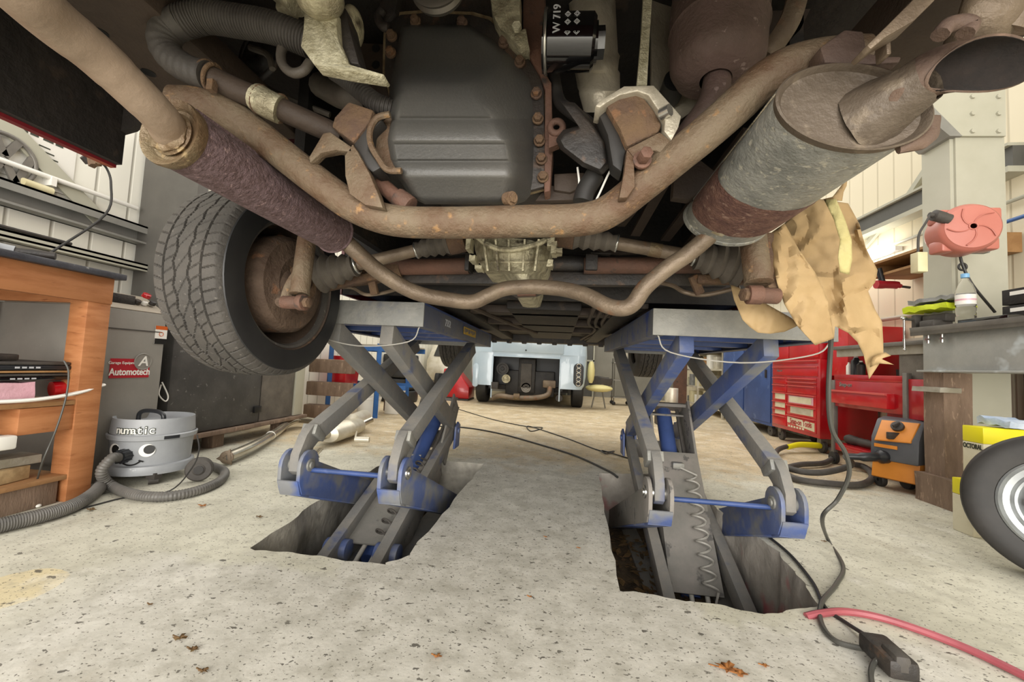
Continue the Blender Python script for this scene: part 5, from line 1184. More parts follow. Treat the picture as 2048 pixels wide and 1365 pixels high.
for x in (x0-.3, x1-.15):
    g = G(); g.cyl((x-.09, 8.45, .3), (x+.09, 8.45, .3), .3, n=32); g.build('wheel', 'tyre_black', cv_, bev=.02)
# ================================================================ RIGHT SIDE
RX = 2.30
pl_ = fl(1843, 1000); RX = pl_.x; PY = pl_.y
# reclaimed bench : heavy timber post, steel beam, steel top
ztop = at(1845, 657, PY).z
hb = T('steel_bench', 'heavy steel topped bench on a rough timber post by the right wall', 'workbench', (RX+.35, PY-.4, 0))
zbm0, zbm1 = at(1845, 745, PY).z, at(1845, 690, PY).z
g = G(); g.bb(RX-.03, XR-.01, PY-1.6, PY+.03, ztop-.03, ztop); g.bb(RX-.03, RX-.02, PY-1.6, PY+.03, ztop-.05, ztop); g.build('bench_top', 'bench_steel', hb, bev=.003)
g = G(); g.bb(RX+.02, RX+.03, PY-1.6, PY, zbm0, ztop-.03); g.bb(RX-.02, RX+.1, PY-1.6, PY, zbm0, zbm0+.012); g.build('steel_beam', 'beam_steel', hb, bev=.002)
g = G(); g.bb(RX+.02, RX+.17, PY-.13, PY-.0, .0, zbm0); g.noise(.006, 9, 1, 3); g.build('timber_post', 'old_wood', hb, ang=50)
g = G(); g.bb(RX-.02, RX+.19, PY-.30, PY+.02, 0, .17); g.noise(.006, 9, 4, 3); g.build('timber_block', 'old_wood', hb, ang=50)
zc = at(1880, 780, PY).z; g = G(); g.box((RX+.03, PY-.07, zc), (.11, .19, .03)); g.noise(.004, 40, 4, 3); g.build('wrapped_band', 'grey_wood', hb)
g = G(); g.bb(XR-.25, XR-.15, PY-.5, PY-.4, 0, ztop-.03); g.build('rear_post', 'old_wood', hb)
for i in (0, 1):
    g = G(); c = V((RX+.0, PY-.06-.09*i, ztop-.05)); g.cyl(c-V((0, 0, .05)), c, .007, n=8); g.hexb(c-V((0, 0, .02)), (0, 0, -1), .014, .012); g.build('clamp_bolt', 'steel_bright', hb)
# narrower bench beyond
b2 = T('side_bench', 'narrow grey bench behind the vice, beyond the heavy steel bench', 'workbench', (2.75, PY+.5, 0))
z2 = ztop-.06
g = G(); g.bb(RX+.12, XR-.02, PY+.05, PY+1.0, z2-.03, z2); g.build('bench_top', 'bench_steel', b2, bev=.003)
g = G(); g.bb(RX+.14, RX+.16, PY+.06, PY+.98, z2-.09, z2-.03); g.build('apron', 'grey_wood', b2)
for y in (PY+.08, PY+.92):
    g = G(); g.bb(XR-.1, XR-.05, y, y+.05, 0, z2-.03); g.build('leg', 'bench_steel', b2)
g = G(); g.bb(RX+.15, RX+.18, PY+.05, PY+.35, z2-.3, z2-.09); g.build('side_board', 'grime_sheet', b2)
# vice
vz = ztop; c = V((RX+.05, PY+.06, ztop)); vi = T('bench_vice', 'grey cast bench vice with a chrome handle at the end of the steel bench', 'vice', c)
g = G(); g.bb(c.x-.02, c.x+.16, c.y-.12, c.y-.02, c.z, c.z+.05); g.bb(c.x+.03, c.x+.12, c.y-.14, c.y+.02, c.z+.04, c.z+.09); g.build('body', 'rubber_grey', vi, bev=.008)
g = G(); g.bb(c.x+.01, c.x+.13, c.y+.04, c.y+.075, c.z+.015, c.z+.10); g.cyl((c.x+.07, c.y-.1, c.z+.035), (c.x+.07, c.y+.09, c.z+.035), .022); g.build('jaw', 'rubber_grey', vi, bev=.006)
h0 = at(1808, 640, PY+.12); h1 = at(1809, 700, PY+.12)
g = G(); g.cyl(h1, h0, .006, n=12); g.sph(h1, .009); g.sph(h0+V((0, 0, .01)), .013, sc=(1.6, 1, 1)); g.cyl(h0+V((0, 0, .005)), (c.x+.07, c.y+.08, h0.z+.005), .010); g.build('handle', 'steel_bright', vi)
# cloths
def cloth(name, lab, c, sx, sy, hz, m, seed, cat='cloth'):
    g = G(); g.box((c[0], c[1], c[2]+hz/2), (sx, sy, hz)); bmesh.ops.subdivide_edges(g.b, edges=g.b.edges[:], cuts=8, use_grid_fill=True)
    for v in g.b.verts:
        n_ = noise.noise_vector(v.co*11+V((seed, 0, 0))); v.co += V((n_.x*.022, n_.y*.022, n_.z*.010))
        v.co.z += .006*math.sin(v.co.y*90+seed)
    mz = min(v.co.z for v in g.b.verts)
    for v in g.b.verts: v.co.z += c[2]-mz
    return tag(g.build(name, m, ang=70), lab, cat)
cb = V((c.x+.07, c.y-.03, ztop+.105))
cloth('folded_cloth', 'fluorescent yellow folded cloth draped over the bench vice', (cb.x, cb.y-.02, cb.z), .16, .30, .035, 'hi_vis', 3)
cloth('folded_cloth', 'grey folded cloth lying on top of the yellow cloth', (cb.x+.0, cb.y-.03, cb.z+.052), .15, .28, .026, 'cloth_grey', 8)
# water bottle
bp_ = at(1932, 645, PY-.20); bc = V((bp_.x, PY-.20, ztop)); hgt = at(1932, 548, PY-.20).z-ztop
bt = T('water_bottle', 'clear plastic water bottle with a pale blue cap on the steel bench', 'bottle', bc)
prof = [(0, .01), (0, .036), (.012, .042), (.05, .042), (.056, .039), (.062, .042), (.10, .042), (.106, .038), (.112, .042), (.19, .042), (.20, .0405), (.235, .030), (.262, .016), (.272, .0145), (.285, .0145)]
kk = hgt/.30
g = G(); g.lathe(bc, (0, 0, 1), [(a*kk, b*kk) for a, b in prof], n=36, up=V((0, 1, 0))); g.build('bottle_body', 'glass_clear', bt)
g = G(); g.lathe(bc, (0, 0, 1), [(.118*kk, .0424*kk), (.175*kk, .0424*kk)], n=36, up=V((0, 1, 0))); g.build('bottle_label', 'white', bt)
g = G(); g.lathe(bc, (0, 0, 1), [(.14*kk, .0428*kk), (.150*kk, .0428*kk)], n=36, up=V((0, 1, 0))); g.build('label_stripe', 'pink_plastic', bt)
g = G(); g.cyl(bc+V((0, 0, .275*kk)), bc+V((0, 0, .300*kk)), .018*kk); g.build('cap', 'cap_blue', bt, bev=.002)
def at_bench(px, py, X, z): return atx(px, py, X)
# cans and cartons on the bench
def can(name, lab, px, z, r, h, m, Y, capm='black'):
    x = at(px, 600, Y).x; t = T(name, lab, 'can', (x, Y, z)); g = G(); g.lathe((x, Y, z), (0, 0, 1), [(0, .01), (0, r), (h*.86, r), (h*.92, r*.7), (h*.92, .01)], n=24, up=V((0, 1, 0))); g.build('can_body', m, t)
    g = G(); g.cyl((x, Y, z+h*.9), (x, Y, z+h), r*.6); g.build('cap', capm, t)
can('spray_can', 'grey spray can with a black cap, left of the pair behind the bottle', 1887, z2, .032, .19, 'alu_silver', PY+.28)
can('spray_can', 'taller grey spray can directly left of the water bottle', 1906, ztop, .032, .20, 'alu_silver', PY+.0)
can('red_tin', 'small red tin at the left end of the cans on the bench', 1871, z2, .03, .12, 'red_paint', PY+.34, 'red_paint')
g = G(); x = at(1972, 640, PY-.3).x; g.box((x, PY-.36, ztop+.012), (.16, .26, .024)); tag(g.build('black_tray', 'black_gloss', bev=.003), 'flat glossy black carton lying on the steel bench right of the bottle', 'box')
for i in range(2):
    x = at(2042, 600, PY-.42).x
    t = T('small_carton', ('lower', 'upper')[i]+' dark blue carton with a white label at the right edge of the bench', 'box', (x, PY-.42, ztop+.001+.062*i*1.4), 'dark blue cartons stacked on the bench')
    g = G(); g.box((x+.03, PY-.44, ztop+.043+.088*i), (.12, .16, .082)); g.build('carton', 'tin_text' if 0 else 'under_black', t, bev=.002)
    g = G(); g.bb(x-.032, x-.030, PY-.50, PY-.40, ztop+.05+.088*i, ztop+.07+.088*i); g.build('carton_label', 'white', t)
x = at(1900, 640, PY-.1).x; g = G(); g.box((x+.06, PY-.10, ztop+.008), (.12, .2, .016)); tag(g.build('paper_pad', 'white'), 'white pad of paper beneath the water bottle side of the bench', 'paper')
x = at(1890, 630, PY+.0).x; cloth('pink_rag', 'crumpled pink rag between the cloths and the bottle', (RX+.26, PY-.02, ztop), .1, .12, .03, 'pink_plastic', 5)
# hose reel on the column
rc = at(1930, 460, 2.45); rl = T('hose_reel', 'round salmon red hose reel mounted on the column above the bench', 'hose reel', rc)
n_ = V((-.25, -1, -.02)).normalized(); R = at(1985, 460, 2.45).x-rc.x
g = G(); g.lathe(rc+n_*-.10, n_, [(0, .02), (0, R*.95), (.02, R), (.13, R*1.0), (.15, R*.93), (.155, R*.88), (.16, R*.86), (.165, .02)], n=48); g.build('casing', 'reel_red', rl)
x_, u_, dd = frame(n_)
g = G()
for a in (.7, 2.5, 3.9, 5.5): q = rc-n_*.02+x_*math.cos(a)*R*.93+u_*math.sin(a)*R*.93; g.box(q, (.07, .09, .07))
g.build('mounting_lug', 'reel_red', rl, bev=.012)
g = G()
for i in range(5):
    a = i*2*PI/5+.3; f = rc+n_*.066
    g.tube([f+x_*math.cos(a+t*.9)*R*t*.8+u_*math.sin(a+t*.9)*R*t*.8 for t in (.15, .4, .7, 1.0)], .0035, n=6)
g.torus(rc+n_*.066, n_, R*.13, .004); g.build('pressed_flower', 'reel_red', rl)
q = at(1873, 432, 2.42); g = G(); g.tube([q+V((.06, .0, -.02)), q, q+V((-.035, 0, .006))], [.028, .030, .014], n=16); g.build('outlet_boot', 'rubber_grey', rl)
q2 = q+V((-.03, 0, .006)); g = G(); g.tube([q2, at(1852, 445, 2.42), at(1838, 470, 2.42), at(1836, 505, 2.42)], .006, n=8); g.build('air_hose', 'rubber_grey', rl)
q3 = at(1838, 526, 2.42); g = G(); g.box(q3, (.05, .05, .11)); g.build('hose_stop', 'cream', rl, bev=.004)
g = G(); g.tube([at(1918, 500, 2.6), at(1925, 530, 2.6), at(1945, 570, 2.6), at(1990, 625, 2.62)], .007, n=8); g.torus(at(1925, 534, 2.6), (0, 1, 0), .02, .006); g.build('feed_hose', 'cable_black', rl)
g = G(); q = at(1935, 500, 2.55); g.box(q, (.2, .04, .04)); g.build('bracket', 'beam_grey', rl, bev=.006)
# wall shelf with drill, lamp tube
ws = T('wall_shelf', 'plywood shelf fixed to the right wall below the blue pipe', 'shelf', (XR-.2, 3.4, 1.65))
ya, yb = 3.0, 3.85; zs_ = atx(1900, 520, XR-.3).z
g = G(); g.bb(XR-.34, XR-.01, ya, yb, 1.62, 1.64); g.build('lower_board', 'cork_wood', ws); g = G(); g.bb(XR-.34, XR-.01, ya, yb, 1.735, 1.755); g.build('upper_board', 'cork_wood', ws)
for y in (ya, yb-.02): g = G(); g.bb(XR-.3, XR-.01, y, y+.02, 1.64, 1.735); g.build('side_board', 'cork_wood', ws)
dq = at(1778, 570, 3.72); dr = T('cordless_drill', 'dark red cordless drill hanging under the wall shelf', 'drill', dq)
g = G(); g.tube([dq+V((-.10, 0, .0)), dq+V((.04, 0, .0)), dq+V((.09, 0, -.01))], [.035, .032, .018], n=14); g.build('motor_body', 'red_label', dr); g = G(); g.tube([dq+V((-.05, 0, .02)), dq+V((-.08, 0, .14))], .022, n=10); g.build('grip', 'dark_plastic', dr); g = G(); g.cyl(dq+V((.08, 0, -.01)), dq+V((.16, 0, -.02)), .010); g.build('chuck', 'black_metal', dr)
lq0, lq1 = atx(1728, 524, XR-.12), atx(1778, 498, XR-.12)
lt_ = T('strip_light', 'glowing strip light fixed along the right wall above the shelf', 'light', lq1)
g = G(); g.tube([(XR-.12, lq1.y, 1.93), (XR-.12, lq1.y+1.3, 1.93)], .055, n=20, sm=0); o = g.build('diffuser', 'tube_lamp', lt_, bev=.02)
g = G(); g.bb(XR-.07, XR-.01, lq1.y, lq1.y+1.3, 1.91, 1.95); g.build('housing', 'white', lt_)
# red tool chest -------------------------------------------------
tf = 2.50; cA = atx(1545, 700, tf); cB = atx(1640, 700, tf); zb = atx(1545, 862, tf).z; zmid = atx(1545, 722, tf).z; ztp = atx(1545, 688, tf).z
y1 = cA.y; y0 = cB.y; dpt = XR-.03-tf
zb = max(.10, atx(1542, 852, tf).z)
tc_ = T('tool_chest', 'tall red drawer tool chest on castors at the right wall', 'tool chest', (tf+.25, (y0+y1)/2, 0))
g = G(); g.bb(tf, tf+dpt, y0, y1, zb, zmid); g.build('cabinet', 'red_paint', tc_, bev=.008)
g = G(); g.bb(tf+.02, tf+dpt, y0+.02, y1-.01, zmid, ztp+.02); g.build('top_box', 'red_paint', tc_, bev=.008)
W_ = y1-y0; fw = .03
ysp = y1-W_*.36
def drawer(ya, yb, za, zb_, X_=tf, m='red_drawer'):
    g = G(); g.bb(X_-.006, X_+.002, ya, yb, za, zb_); d = g.build('drawer', m, tc_, bev=.002)
    g = G(); g.bb(X_-.022, X_-.006, ya+.005, yb-.005, zb_-.012, zb_-.004); g.build('drawer_handle', 'red_handle', d)
    return d
Hc = zmid-zb
L0, L1 = ysp+.01, y1-fw; Rr0, Rr1 = y0+fw+.02, ysp-.01
drawer(y0+fw, y1-fw, zmid-Hc*.055, zmid-.006); drawer(y0+fw, y1-fw, zmid-Hc*.22, zmid-Hc*.09)
for a, b in ((.25, .345), (.355, .46), (.47, .59), (.60, .70), (.71, .80), (.81, .95)): drawer(L0, L1, zmid-Hc*b, zmid-Hc*a)
for a, b in ((.25, .29), (.30, .34), (.35, .46), (.47, .62), (.63, .76), (.77, .95)): drawer(Rr0, Rr1, zmid-Hc*b, zmid-Hc*a)
drawer(L0, L1, zmid+.02, ztp-.01, tf+.02); drawer(Rr0, Rr1, zmid+.02, ztp+.0, tf+.02)
for j, (za, zz_, m) in enumerate(((.50, .60, 'pink_plastic'), (.51, .59, 'tin_cream'), (.65, .74, 'tin_cream'), (.66, .73, 'stainless_soft'))):
    g = G(); g.bb(tf-.0075-.0012*j, tf-.006, Rr0+.04+.03*(j % 2), Rr1-.03-.02*j, zmid-Hc*zz_, zmid-Hc*za); g.build('drawer_sticker', m, tc_)
for za, zz_ in ((.49, .57), (.62, .69), (.72, .79)):
    g = G(); g.bb(tf-.0072, tf-.006, L0+.02, L1-.05, zmid-Hc*zz_, zmid-Hc*za); g.build('drawer_sticker', 'tin_cream', tc_)
g = G(); za, zz_ = zmid-Hc*.93, zmid-Hc*.80; g.prism([(tf-.0075, Rr1-.01, zz_), (tf-.0075, Rr1-.01, za+Hc*.05), (tf-.0075, Rr0+.02, za), (tf-.0075, Rr0+.02, zz_-Hc*.02)], (.001, 0, 0)); g.build('banner', 'tin_cream', tc_)
yx = V((0, -1, 0))
text('banner_text', 'Snap-on Tools', Hc*.105, (tf-.009, (Rr0+Rr1)/2, zmid-Hc*.855), yx, (0, 0, 1), 'red_label', tc_, offset=.001, sx=.8)
g = G()
for k_ in range(6): g.bb(tf-.009, tf-.0085, Rr1-.03-k_*.05-.035, Rr1-.03-k_*.05, zmid-Hc*.94, zmid-Hc*.915)
g.build('banner_small_print', 'tin_cream', tc_)
text('name_badge', 'Snap-on', Hc*.045, (tf-.0075, y1-.17, zmid-Hc*.15), yx, (0, 0, 1), 'steel_bright', tc_, shear=.2, offset=.0008)
for y in (y0+.08, y1-.08):
    for x in (tf+.07, tf+dpt-.1):
        g = G(); g.lathe((x-.02, y, .062), (1, 0, 0), [(0, .01), (0, .045), (.006, .06), (.034, .06), (.04, .045), (.04, .01)], n=22); cs = g.build('castor', 'rubber_grey', tc_)
        g = G(); g.bb(x-.03, x+.03, y-.03, y+.03, .09, zb); g.build('castor_plate', 'metal_wire', cs)
g = G(); q0, q1 = y0-.02, y0-.30; zt2 = atx(1680, 655, tf+.1).z
g.bb(tf+.05, tf+dpt, q1, q0, .75, zt2); tag(g.build('side_locker', 'red_drawer', bev=.01), 'plain red tall box standing between tool chest and tool trolley', 'tool box')
g = G(); LQ = (y0+.02); g.prism([at(1660, 690, LQ), at(1672, 590, LQ), at(1695, 558, LQ), at(1712, 558, LQ), at(1735, 635, LQ), at(1735, 690, LQ)], (.0, .05, 0)); g.build('raised_lid', 'red_drawer', tc_, bev=.004)
# red tool trolley
tX = 2.36; a = atx(1668, 745, tX); b = atx(1798, 745, tX); y1t, y0t = a.y, b.y-.06; zt = .76
tr = T('tool_trolley', 'open red tool trolley with one drawer in front of the tool chest', 'trolley', (tX+.2, (y0t+y1t)/2, 0))
g = G(); g.bb(tX, tX+.45, y0t, y1t, zt-.05, zt); g.bb(tX, tX+.45, y0t, y1t, zt-.10, zt-.09); g.build('top_tray', 'red_paint', tr, bev=.005)
g = G(); g.bb(tX, tX+.45, y0t, y1t, zt-.27, zt-.05); g.build('drawer_case', 'red_paint', tr, bev=.004)
g = G(); g.bb(tX-.05, tX+.02, y0t+.1, y1t-.04, zt-.24, zt-.13); dd_ = g.build('drawer', 'red_drawer', tr, bev=.004)
g = G(); g.bb(tX-.065, tX-.05, y0t+.1, y1t-.04, zt-.145, zt-.132); g.build('drawer_handle', 'red_handle', dd_)
text('name_badge', 'Snap-on', .045, (tX-.002, y1t-.14, zt-.085), yx, (0, 0, 1), 'steel_bright', tr, shear=.2, offset=.001)
g = G(); g.bb(tX, tX+.45, y0t, y1t, .12, .18); g.build('bottom_tray', 'red_paint', tr, bev=.004)
for x in (tX, tX+.43):
    for y in (y0t, y1t):
        g = G(); g.bb(x-.012, x+.022, y-.015, y+.02, .06, zt+.02 if y == y0t else zt-.05); g.build('leg', 'bench_steel', tr, bev=.003)
        g = G(); g.lathe((x-.015, y, .05), (1, 0, 0), [(0, .01), (0, .05), (.03, .05), (.03, .01)], n=18); g.build('castor', 'rubber', tr)
g = G(); g.bb(tX+.40, tX+.44, y0t+.05, y1t-.02, .18, zt-.27); g.build('back_panel', 'red_label', tr)
g = G(); g.bb(tX+.0, tX+.02, y0t-.20, y0t-.0, zt-.29, zt-.02); g.build('end_wing', 'red_paint', tr, bev=.004)
g = G(); g.tube([(tX+.1, y1t-.03, .215), (tX+.08, (y0t+y1t)/2+.1, .22), (tX+.1, y0t+.15, .215)], [.04, .03, .034], n=12); g.noise(.006, 20); tag(g.build('rolled_mat', 'rubber_grey'), 'long dusty rolled mat lying on the lower tray of the red trolley', 'mat')
xq = tX+.16
for i, (px, r, h, m, lb) in enumerate(((1698, .02, .10, 'white', 'slim white bottle'), (1712, .035, .15, 'dark_plastic', 'black aerosol with a white shoulder'), (1722, .03, .11, 'black_metal', 'short black jar'))):
    yq = atx(px, 730, xq).y; t = T('aerosol' if i == 1 else 'bottle', lb+' standing on top of the red trolley', 'bottle', (xq, yq, zt))
    g = G(); g.lathe((xq, yq, zt+.0005), (0, 0, 1), [(0, .01), (0, r), (h*.8, r), (h*.92, r*.6), (h, r*.5), (h, .005)], n=20, up=V((0, 1, 0))); g.build('body', m, t); g = G(); g.cyl((xq, yq, zt+h*.95), (xq, yq, zt+h*1.12), r*.4); g.build('cap', 'white', t)
g = G(); g.box((tX+.22, y0t+.15, zt+.02), (.2, .2, .04)); g.noise(.01, 20, 2, 4)
mz = min(v.co.z for v in g.b.verts)
for v in g.b.verts: v.co.z += zt+.001-mz
tag(g.build('wire_bundle', 'under_black'), 'tangled dark bundle on the end of the red trolley top', 'wires')
# blue cabinet beyond
BCY = y1+1.65
bX = 2.55; ya, yb = y1+.10, y1+1.55
bc_ = T('blue_cabinet', 'large scuffed blue steel cabinet beyond the red tool chest', 'cabinet', (bX+.2, (ya+yb)/2, 0))
g = G(); g.bb(bX, XR-.02, ya, yb, .12, 1.25); g.build('body', 'cab_blue', bc_, bev=.01)
for k in (0, 1):
    g = G(); g.bb(bX-.012, bX, ya+.02+k*(yb-ya)/2, ya-.02+(k+1)*(yb-ya)/2, .16, 1.22); d_ = g.build('door', 'cab_blue', bc_, bev=.004)
    g = G(); g.bb(bX-.03, bX-.012, ya+.1+k*(yb-ya)/2, ya+.12+k*(yb-ya)/2, .7, .8); g.build('door_handle', 'black_metal', d_)
for y in (ya+.1, yb-.1): g = G(); g.lathe((bX+.03, y, .06), (1, 0, 0), [(0, .01), (0, .06), (.04, .06), (.04, .01)], n=18); g.build('castor', 'rubber_grey', bc_)
# welder -----------------------------------------------------------
wq = fl(1808, 985); wx, wy = wq.x+.10, wq.y+.1; WH = at(1800, 836, wy).z
wd = T('welder', 'orange and grey compact welding machine on the floor by the timber post', 'welder', (wx, wy, 0))
def wsec(z, y0, y1, x0=-.12, x1=.12): return [(wx+x0, wy+y0, z), (wx+x1, wy+y0, z), (wx+x1, wy+y1, z), (wx+x0, wy+y1, z)]
rzw = Matrix.Rotation(-1.0, 3, 'Z')
def wrot(g):
    for v in g.b.verts: v.co = rzw@(v.co-V((wx, wy, 0)))+V((wx, wy, 0))
k = WH
g = G(); g.loft([wsec(.10*k+.02, -.17, .26), wsec(.16*k, -.19, .27), wsec(.50*k, -.16, .27), wsec(.505*k, -.15, .26)]); wrot(g); g.build('lower_case', 'orange_plastic', wd, bev=.012)
g = G(); g.prism([(wx-.125, wy-.20, .40*k), (wx-.125, wy-.185, .72*k), (wx-.125, wy-.10, .97*k), (wx-.125, wy-.02, 1.0*k), (wx-.125, wy+.25, .95*k), (wx-.125, wy+.28, .52*k), (wx-.125, wy-.10, .40*k)], (.25, 0, 0)); wrot(g); g.build('upper_case', 'welder_grey', wd, bev=.014)
def fr(u, v, off=.006): # point on the slanted front: u across, v 0..1 up
    a = V((wx-.125+.25*u, wy-.187, .70*k)); b = V((wx-.125+.25*u, wy-.10, .97*k)); n = V((0, -(b-a).z, (b-a).y)).normalized(); return rzw@(a.lerp(b, v)+n*off-V((wx, wy, 0)))+V((wx, wy, 0)), rzw@n
g = G(); g.loft([[fr(u, v, 0)[0] for u, v in ((.1, -.15), (.85, -.05), (.92, .95), (.12, .92))], [fr(u, v, .008)[0] for u, v in ((.12, -.12), (.83, -.03), (.90, .93), (.14, .90))]]); g.build('front_panel', 'orange_plastic', wd, bev=.002)
c, n = fr(.52, .62, .008); g = G(); g.cyl(c, c+n*.022, .034, n=24); g.beam(c+n*.03-V((.02, 0, .01)), c+n*.03+V((.02, 0, .01)), .012, .02); g.build('dial', 'black_metal', wd, bev=.002)
c, n = fr(.48, .18, .008); g = G(); g.box(c, (.07, .03, .045)); g.build('switch', 'black_metal', wd, bev=.004)
q = V((wx-.10, wy-.21, .46*k)); g = G(); g.tube([rzw@(V((-.05, -.17, .45*k)))+V((wx, wy, 0)), rzw@V((-.10, -.26, .43*k))+V((wx, wy, 0)), rzw@V((-.2, -.33, .40*k))+V((wx, wy, 0))], [.045, .03, .022], n=16); g.build('hose_socket', 'dark_plastic', wd)
g = G(); g.box(rzw@V((-.04, -.195, .60*k))+V((wx, wy, 0)), (.12, .008, .022), -1.0); g.build('maker_plate', 'orange_plastic', wd)
for x, y in ((-.10, -.12), (.11, .2), (-.1, .2)):
    q = rzw@V((x, y, .045))+V((wx, wy, 0)); g = G(); g.lathe(q-V((.015, 0, 0)), (1, 0, 0), [(0, .01), (0, .04), (.008, .045), (.03, .045), (.036, .035), (.036, .01)], n=18); g.build('wheel', 'rubber', wd)
g = G(); q = rzw@V((.08, .15, .98*k))+V((wx, wy, 0)); g.tube([q+V((-.05, 0, 0)), q+V((-.03, 0, .06)), q+V((.05, 0, .07)), q+V((.09, 0, .0))], .018, n=12); g.build('carry_handle', 'dark_plastic', wd)
# coiled torch lead on the floor
h0 = rzw@V((-.2, -.33, .40*k))+V((wx, wy, 0))
pts = [h0, at(1700, 932, h0.y+.1), fl(1640, 946, .06), fl(1580, 938, .05), fl(1552, 915, .04), fl(1560, 898, .05), fl(1600, 890, .07), fl(1650, 893, .06), fl(1668, 910, .04), fl(1650, 926, .03), fl(1600, 930, .03), fl(1570, 940, .025), fl(1590, 958, .025), fl(1660, 968, .025), fl(1720, 970, .025), fl(1745, 955, .03), fl(1730, 935, .04), fl(1700, 928, .05)]
g = G(); g.tube(pts, .021, n=14, sm=7); tl = tag(g.build('welding_hose', 'rubber_grey'), 'thick grey welding hose coiled on the floor with a yellow sleeve', 'hose')
g = G(); g.tube([fl(1575, 895, .055), fl(1600, 890, .075), fl(1640, 892, .068)], [.024, .029], n=14); g.build('yellow_sleeve', 'tin_yellow', tl)
# yellow tins
def tin(lab, px, py, sx, sy, z0, h, txt, grp=None, X=None):
    c = fl(px, py, z0); x0, yy = c.x, c.y; t = T('paint_tin', lab, 'tin', (x0+sx/2, yy+sy/2, z0), grp)
    g = G(); g.bb(x0, x0+sx, yy, yy+sy, z0, z0+h*.62); g.build('tin_body', 'tin_cream', t, bev=.004)
    g = G(); g.bb(x0, x0+sx, yy, yy+sy, z0+h*.62, z0+h); g.build('tin_shoulder', 'tin_yellow', t, bev=.004)
    if txt:
        text('tin_text', txt, .034, (x0+sx*.6, yy-.001, z0+h*.72), (1, 0, 0), (0, 0, 1), 'tin_text', t, offset=.001); text('tin_text', txt, .03, (x0-.001, yy+sy*.5, z0+h*.72), (0, -1, 0), (0, 0, 1), 'tin_text', t)
    g = G(); g.torus((x0+sx*.3, yy+sy*.5, z0+h+.004), (0, 0, 1), .03, .006); g.build('tin_lid', 'metal_wire', t)
    return t, V((x0, yy, z0))
gy = fl(1925, 1030); 
lowz = .30
YT = PY-.62; x0t = at(1968, 950, YT).x; ztt = at(1968, 856, YT).z; hl = ztt*.5
def stin(lab, x0, z0, z1, txt):
    t = T('paint_tin', lab, 'tin', (x0+.14, YT+.12, z0)); h = z1-z0
    g = G(); g.bb(x0, x0+.28, YT, YT+.10, z0, z0+h*.70); g.build('tin_body', 'tin_cream', t, bev=.004)
    g = G(); g.bb(x0, x0+.28, YT, YT+.10, z0+h*.70, z1); g.build('tin_shoulder', 'tin_yellow', t, bev=.004)
    if txt:
        text('tin_text', txt, .032, (x0+.13, YT-.001, z0+h*.62), (1, 0, 0), (0, 0, 1), 'tin_text', t, offset=.001); text('tin_text', txt, .032, (x0-.001, YT+.05, z0+h*.62), (0, -1, 0), (0, 0, 1), 'tin_text', t, offset=.001, sx=.6)
        g = G()
        for k in range(3): g.sph((x0+.13+.012*(k-1), YT-.001, z0+h*.76+(.008 if k == 1 else 0)), .009, n=8, sc=(1, .2, 1))
        g.build('tin_emblem', 'tin_text', t)
stin('lower square tin with a yellow band behind the leaning wheel', x0t-.05, 0, hl-.002, '')
stin('upper square yellow and cream tin marked OCTORAL behind the leaning wheel', x0t, hl, ztt, 'OCTORAL')
xx, yy_, tz = x0t-.05, YT-.14, ztt
cloth('blue_rag', 'crumpled pale blue rag lying on top of the yellow tin', (xx+.20, yy_+.19, tz+.002), .14, .14, .03, 'rag_blue', 11, 'rag')
g = G(); g.bb(RX+.2, RX+.22, PY-.30, PY-.14, .17, .36); tag(g.build('grey_offcut', 'grime_sheet', bev=.002), 'small grey board offcut leaning between timber post and yellow tin', 'board')
# loose wheel in the foreground right
wc_ = fl(2140, 1020, .271)
lw = T('spare_wheel', 'loose car wheel with a silver steel rim leaning at the right edge of the photo', 'wheel', (wc_.x, wc_.y, 0))
Mw = Matrix.Rotation(PI/2-.72, 3, 'Z')@Matrix.Rotation(.10, 3, 'Y')
def wl(g):
    for v in g.b.verts: v.co = Mw@(v.co*.86)+wc_
g = G(); tyre_geo(g, (0, 0, 0), .315, .17, .205, False); wl(g); g.build('tyre', 'rubber', lw)
g = G(); g.lathe((0, 0, 0), (-1, 0, 0), [(.075, .208), (.080, .200), (.070, .192), (.062, .186), (.058, .165), (.045, .155), (.030, .150), (.028, .14), (.040, .12), (.046, .10), (.040, .085), (.046, .07), (.07, .055), (.078, .03), (.08, .01)], n=56)
g.lathe((0, 0, 0), (1, 0, 0), [(.03, .05), (.05, .18), (.075, .2)], n=40); wl(g); rm_ = g.build('rim', 'rim_silver', lw)
g = G()
for i in range(10):
    a = 2*PI*i/10; c = V((-.052, math.cos(a)*.118, math.sin(a)*.118)); t_ = V((0, -math.sin(a), math.cos(a))); g.beam(c-t_*.014, c+t_*.014, .016, .008, up=V((1, 0, 0)))
wl(g); g.build('rim_slot', 'black', rm_)
g = G(); g.cyl((-.075, 0, .0), (-.1, 0, 0), .02, n=16); wl(g); g.build('hub_cap', 'rim_silver', rm_)
g = G(); pts = [V((-.095, .04, .10)), V((-.10, .06, .16)), V((-.10, .05, .22)), V((-.10, .03, .27)), V((-.06, .02, .30))]; g.tube(pts, .006, n=8); g.tube([p+V((0, .03, 0)) for p in pts], .005, n=8); wl(g); tag(g.build('tie_cord', 'cream'), 'loop of pale cord hanging over the loose wheel rim', 'cord')
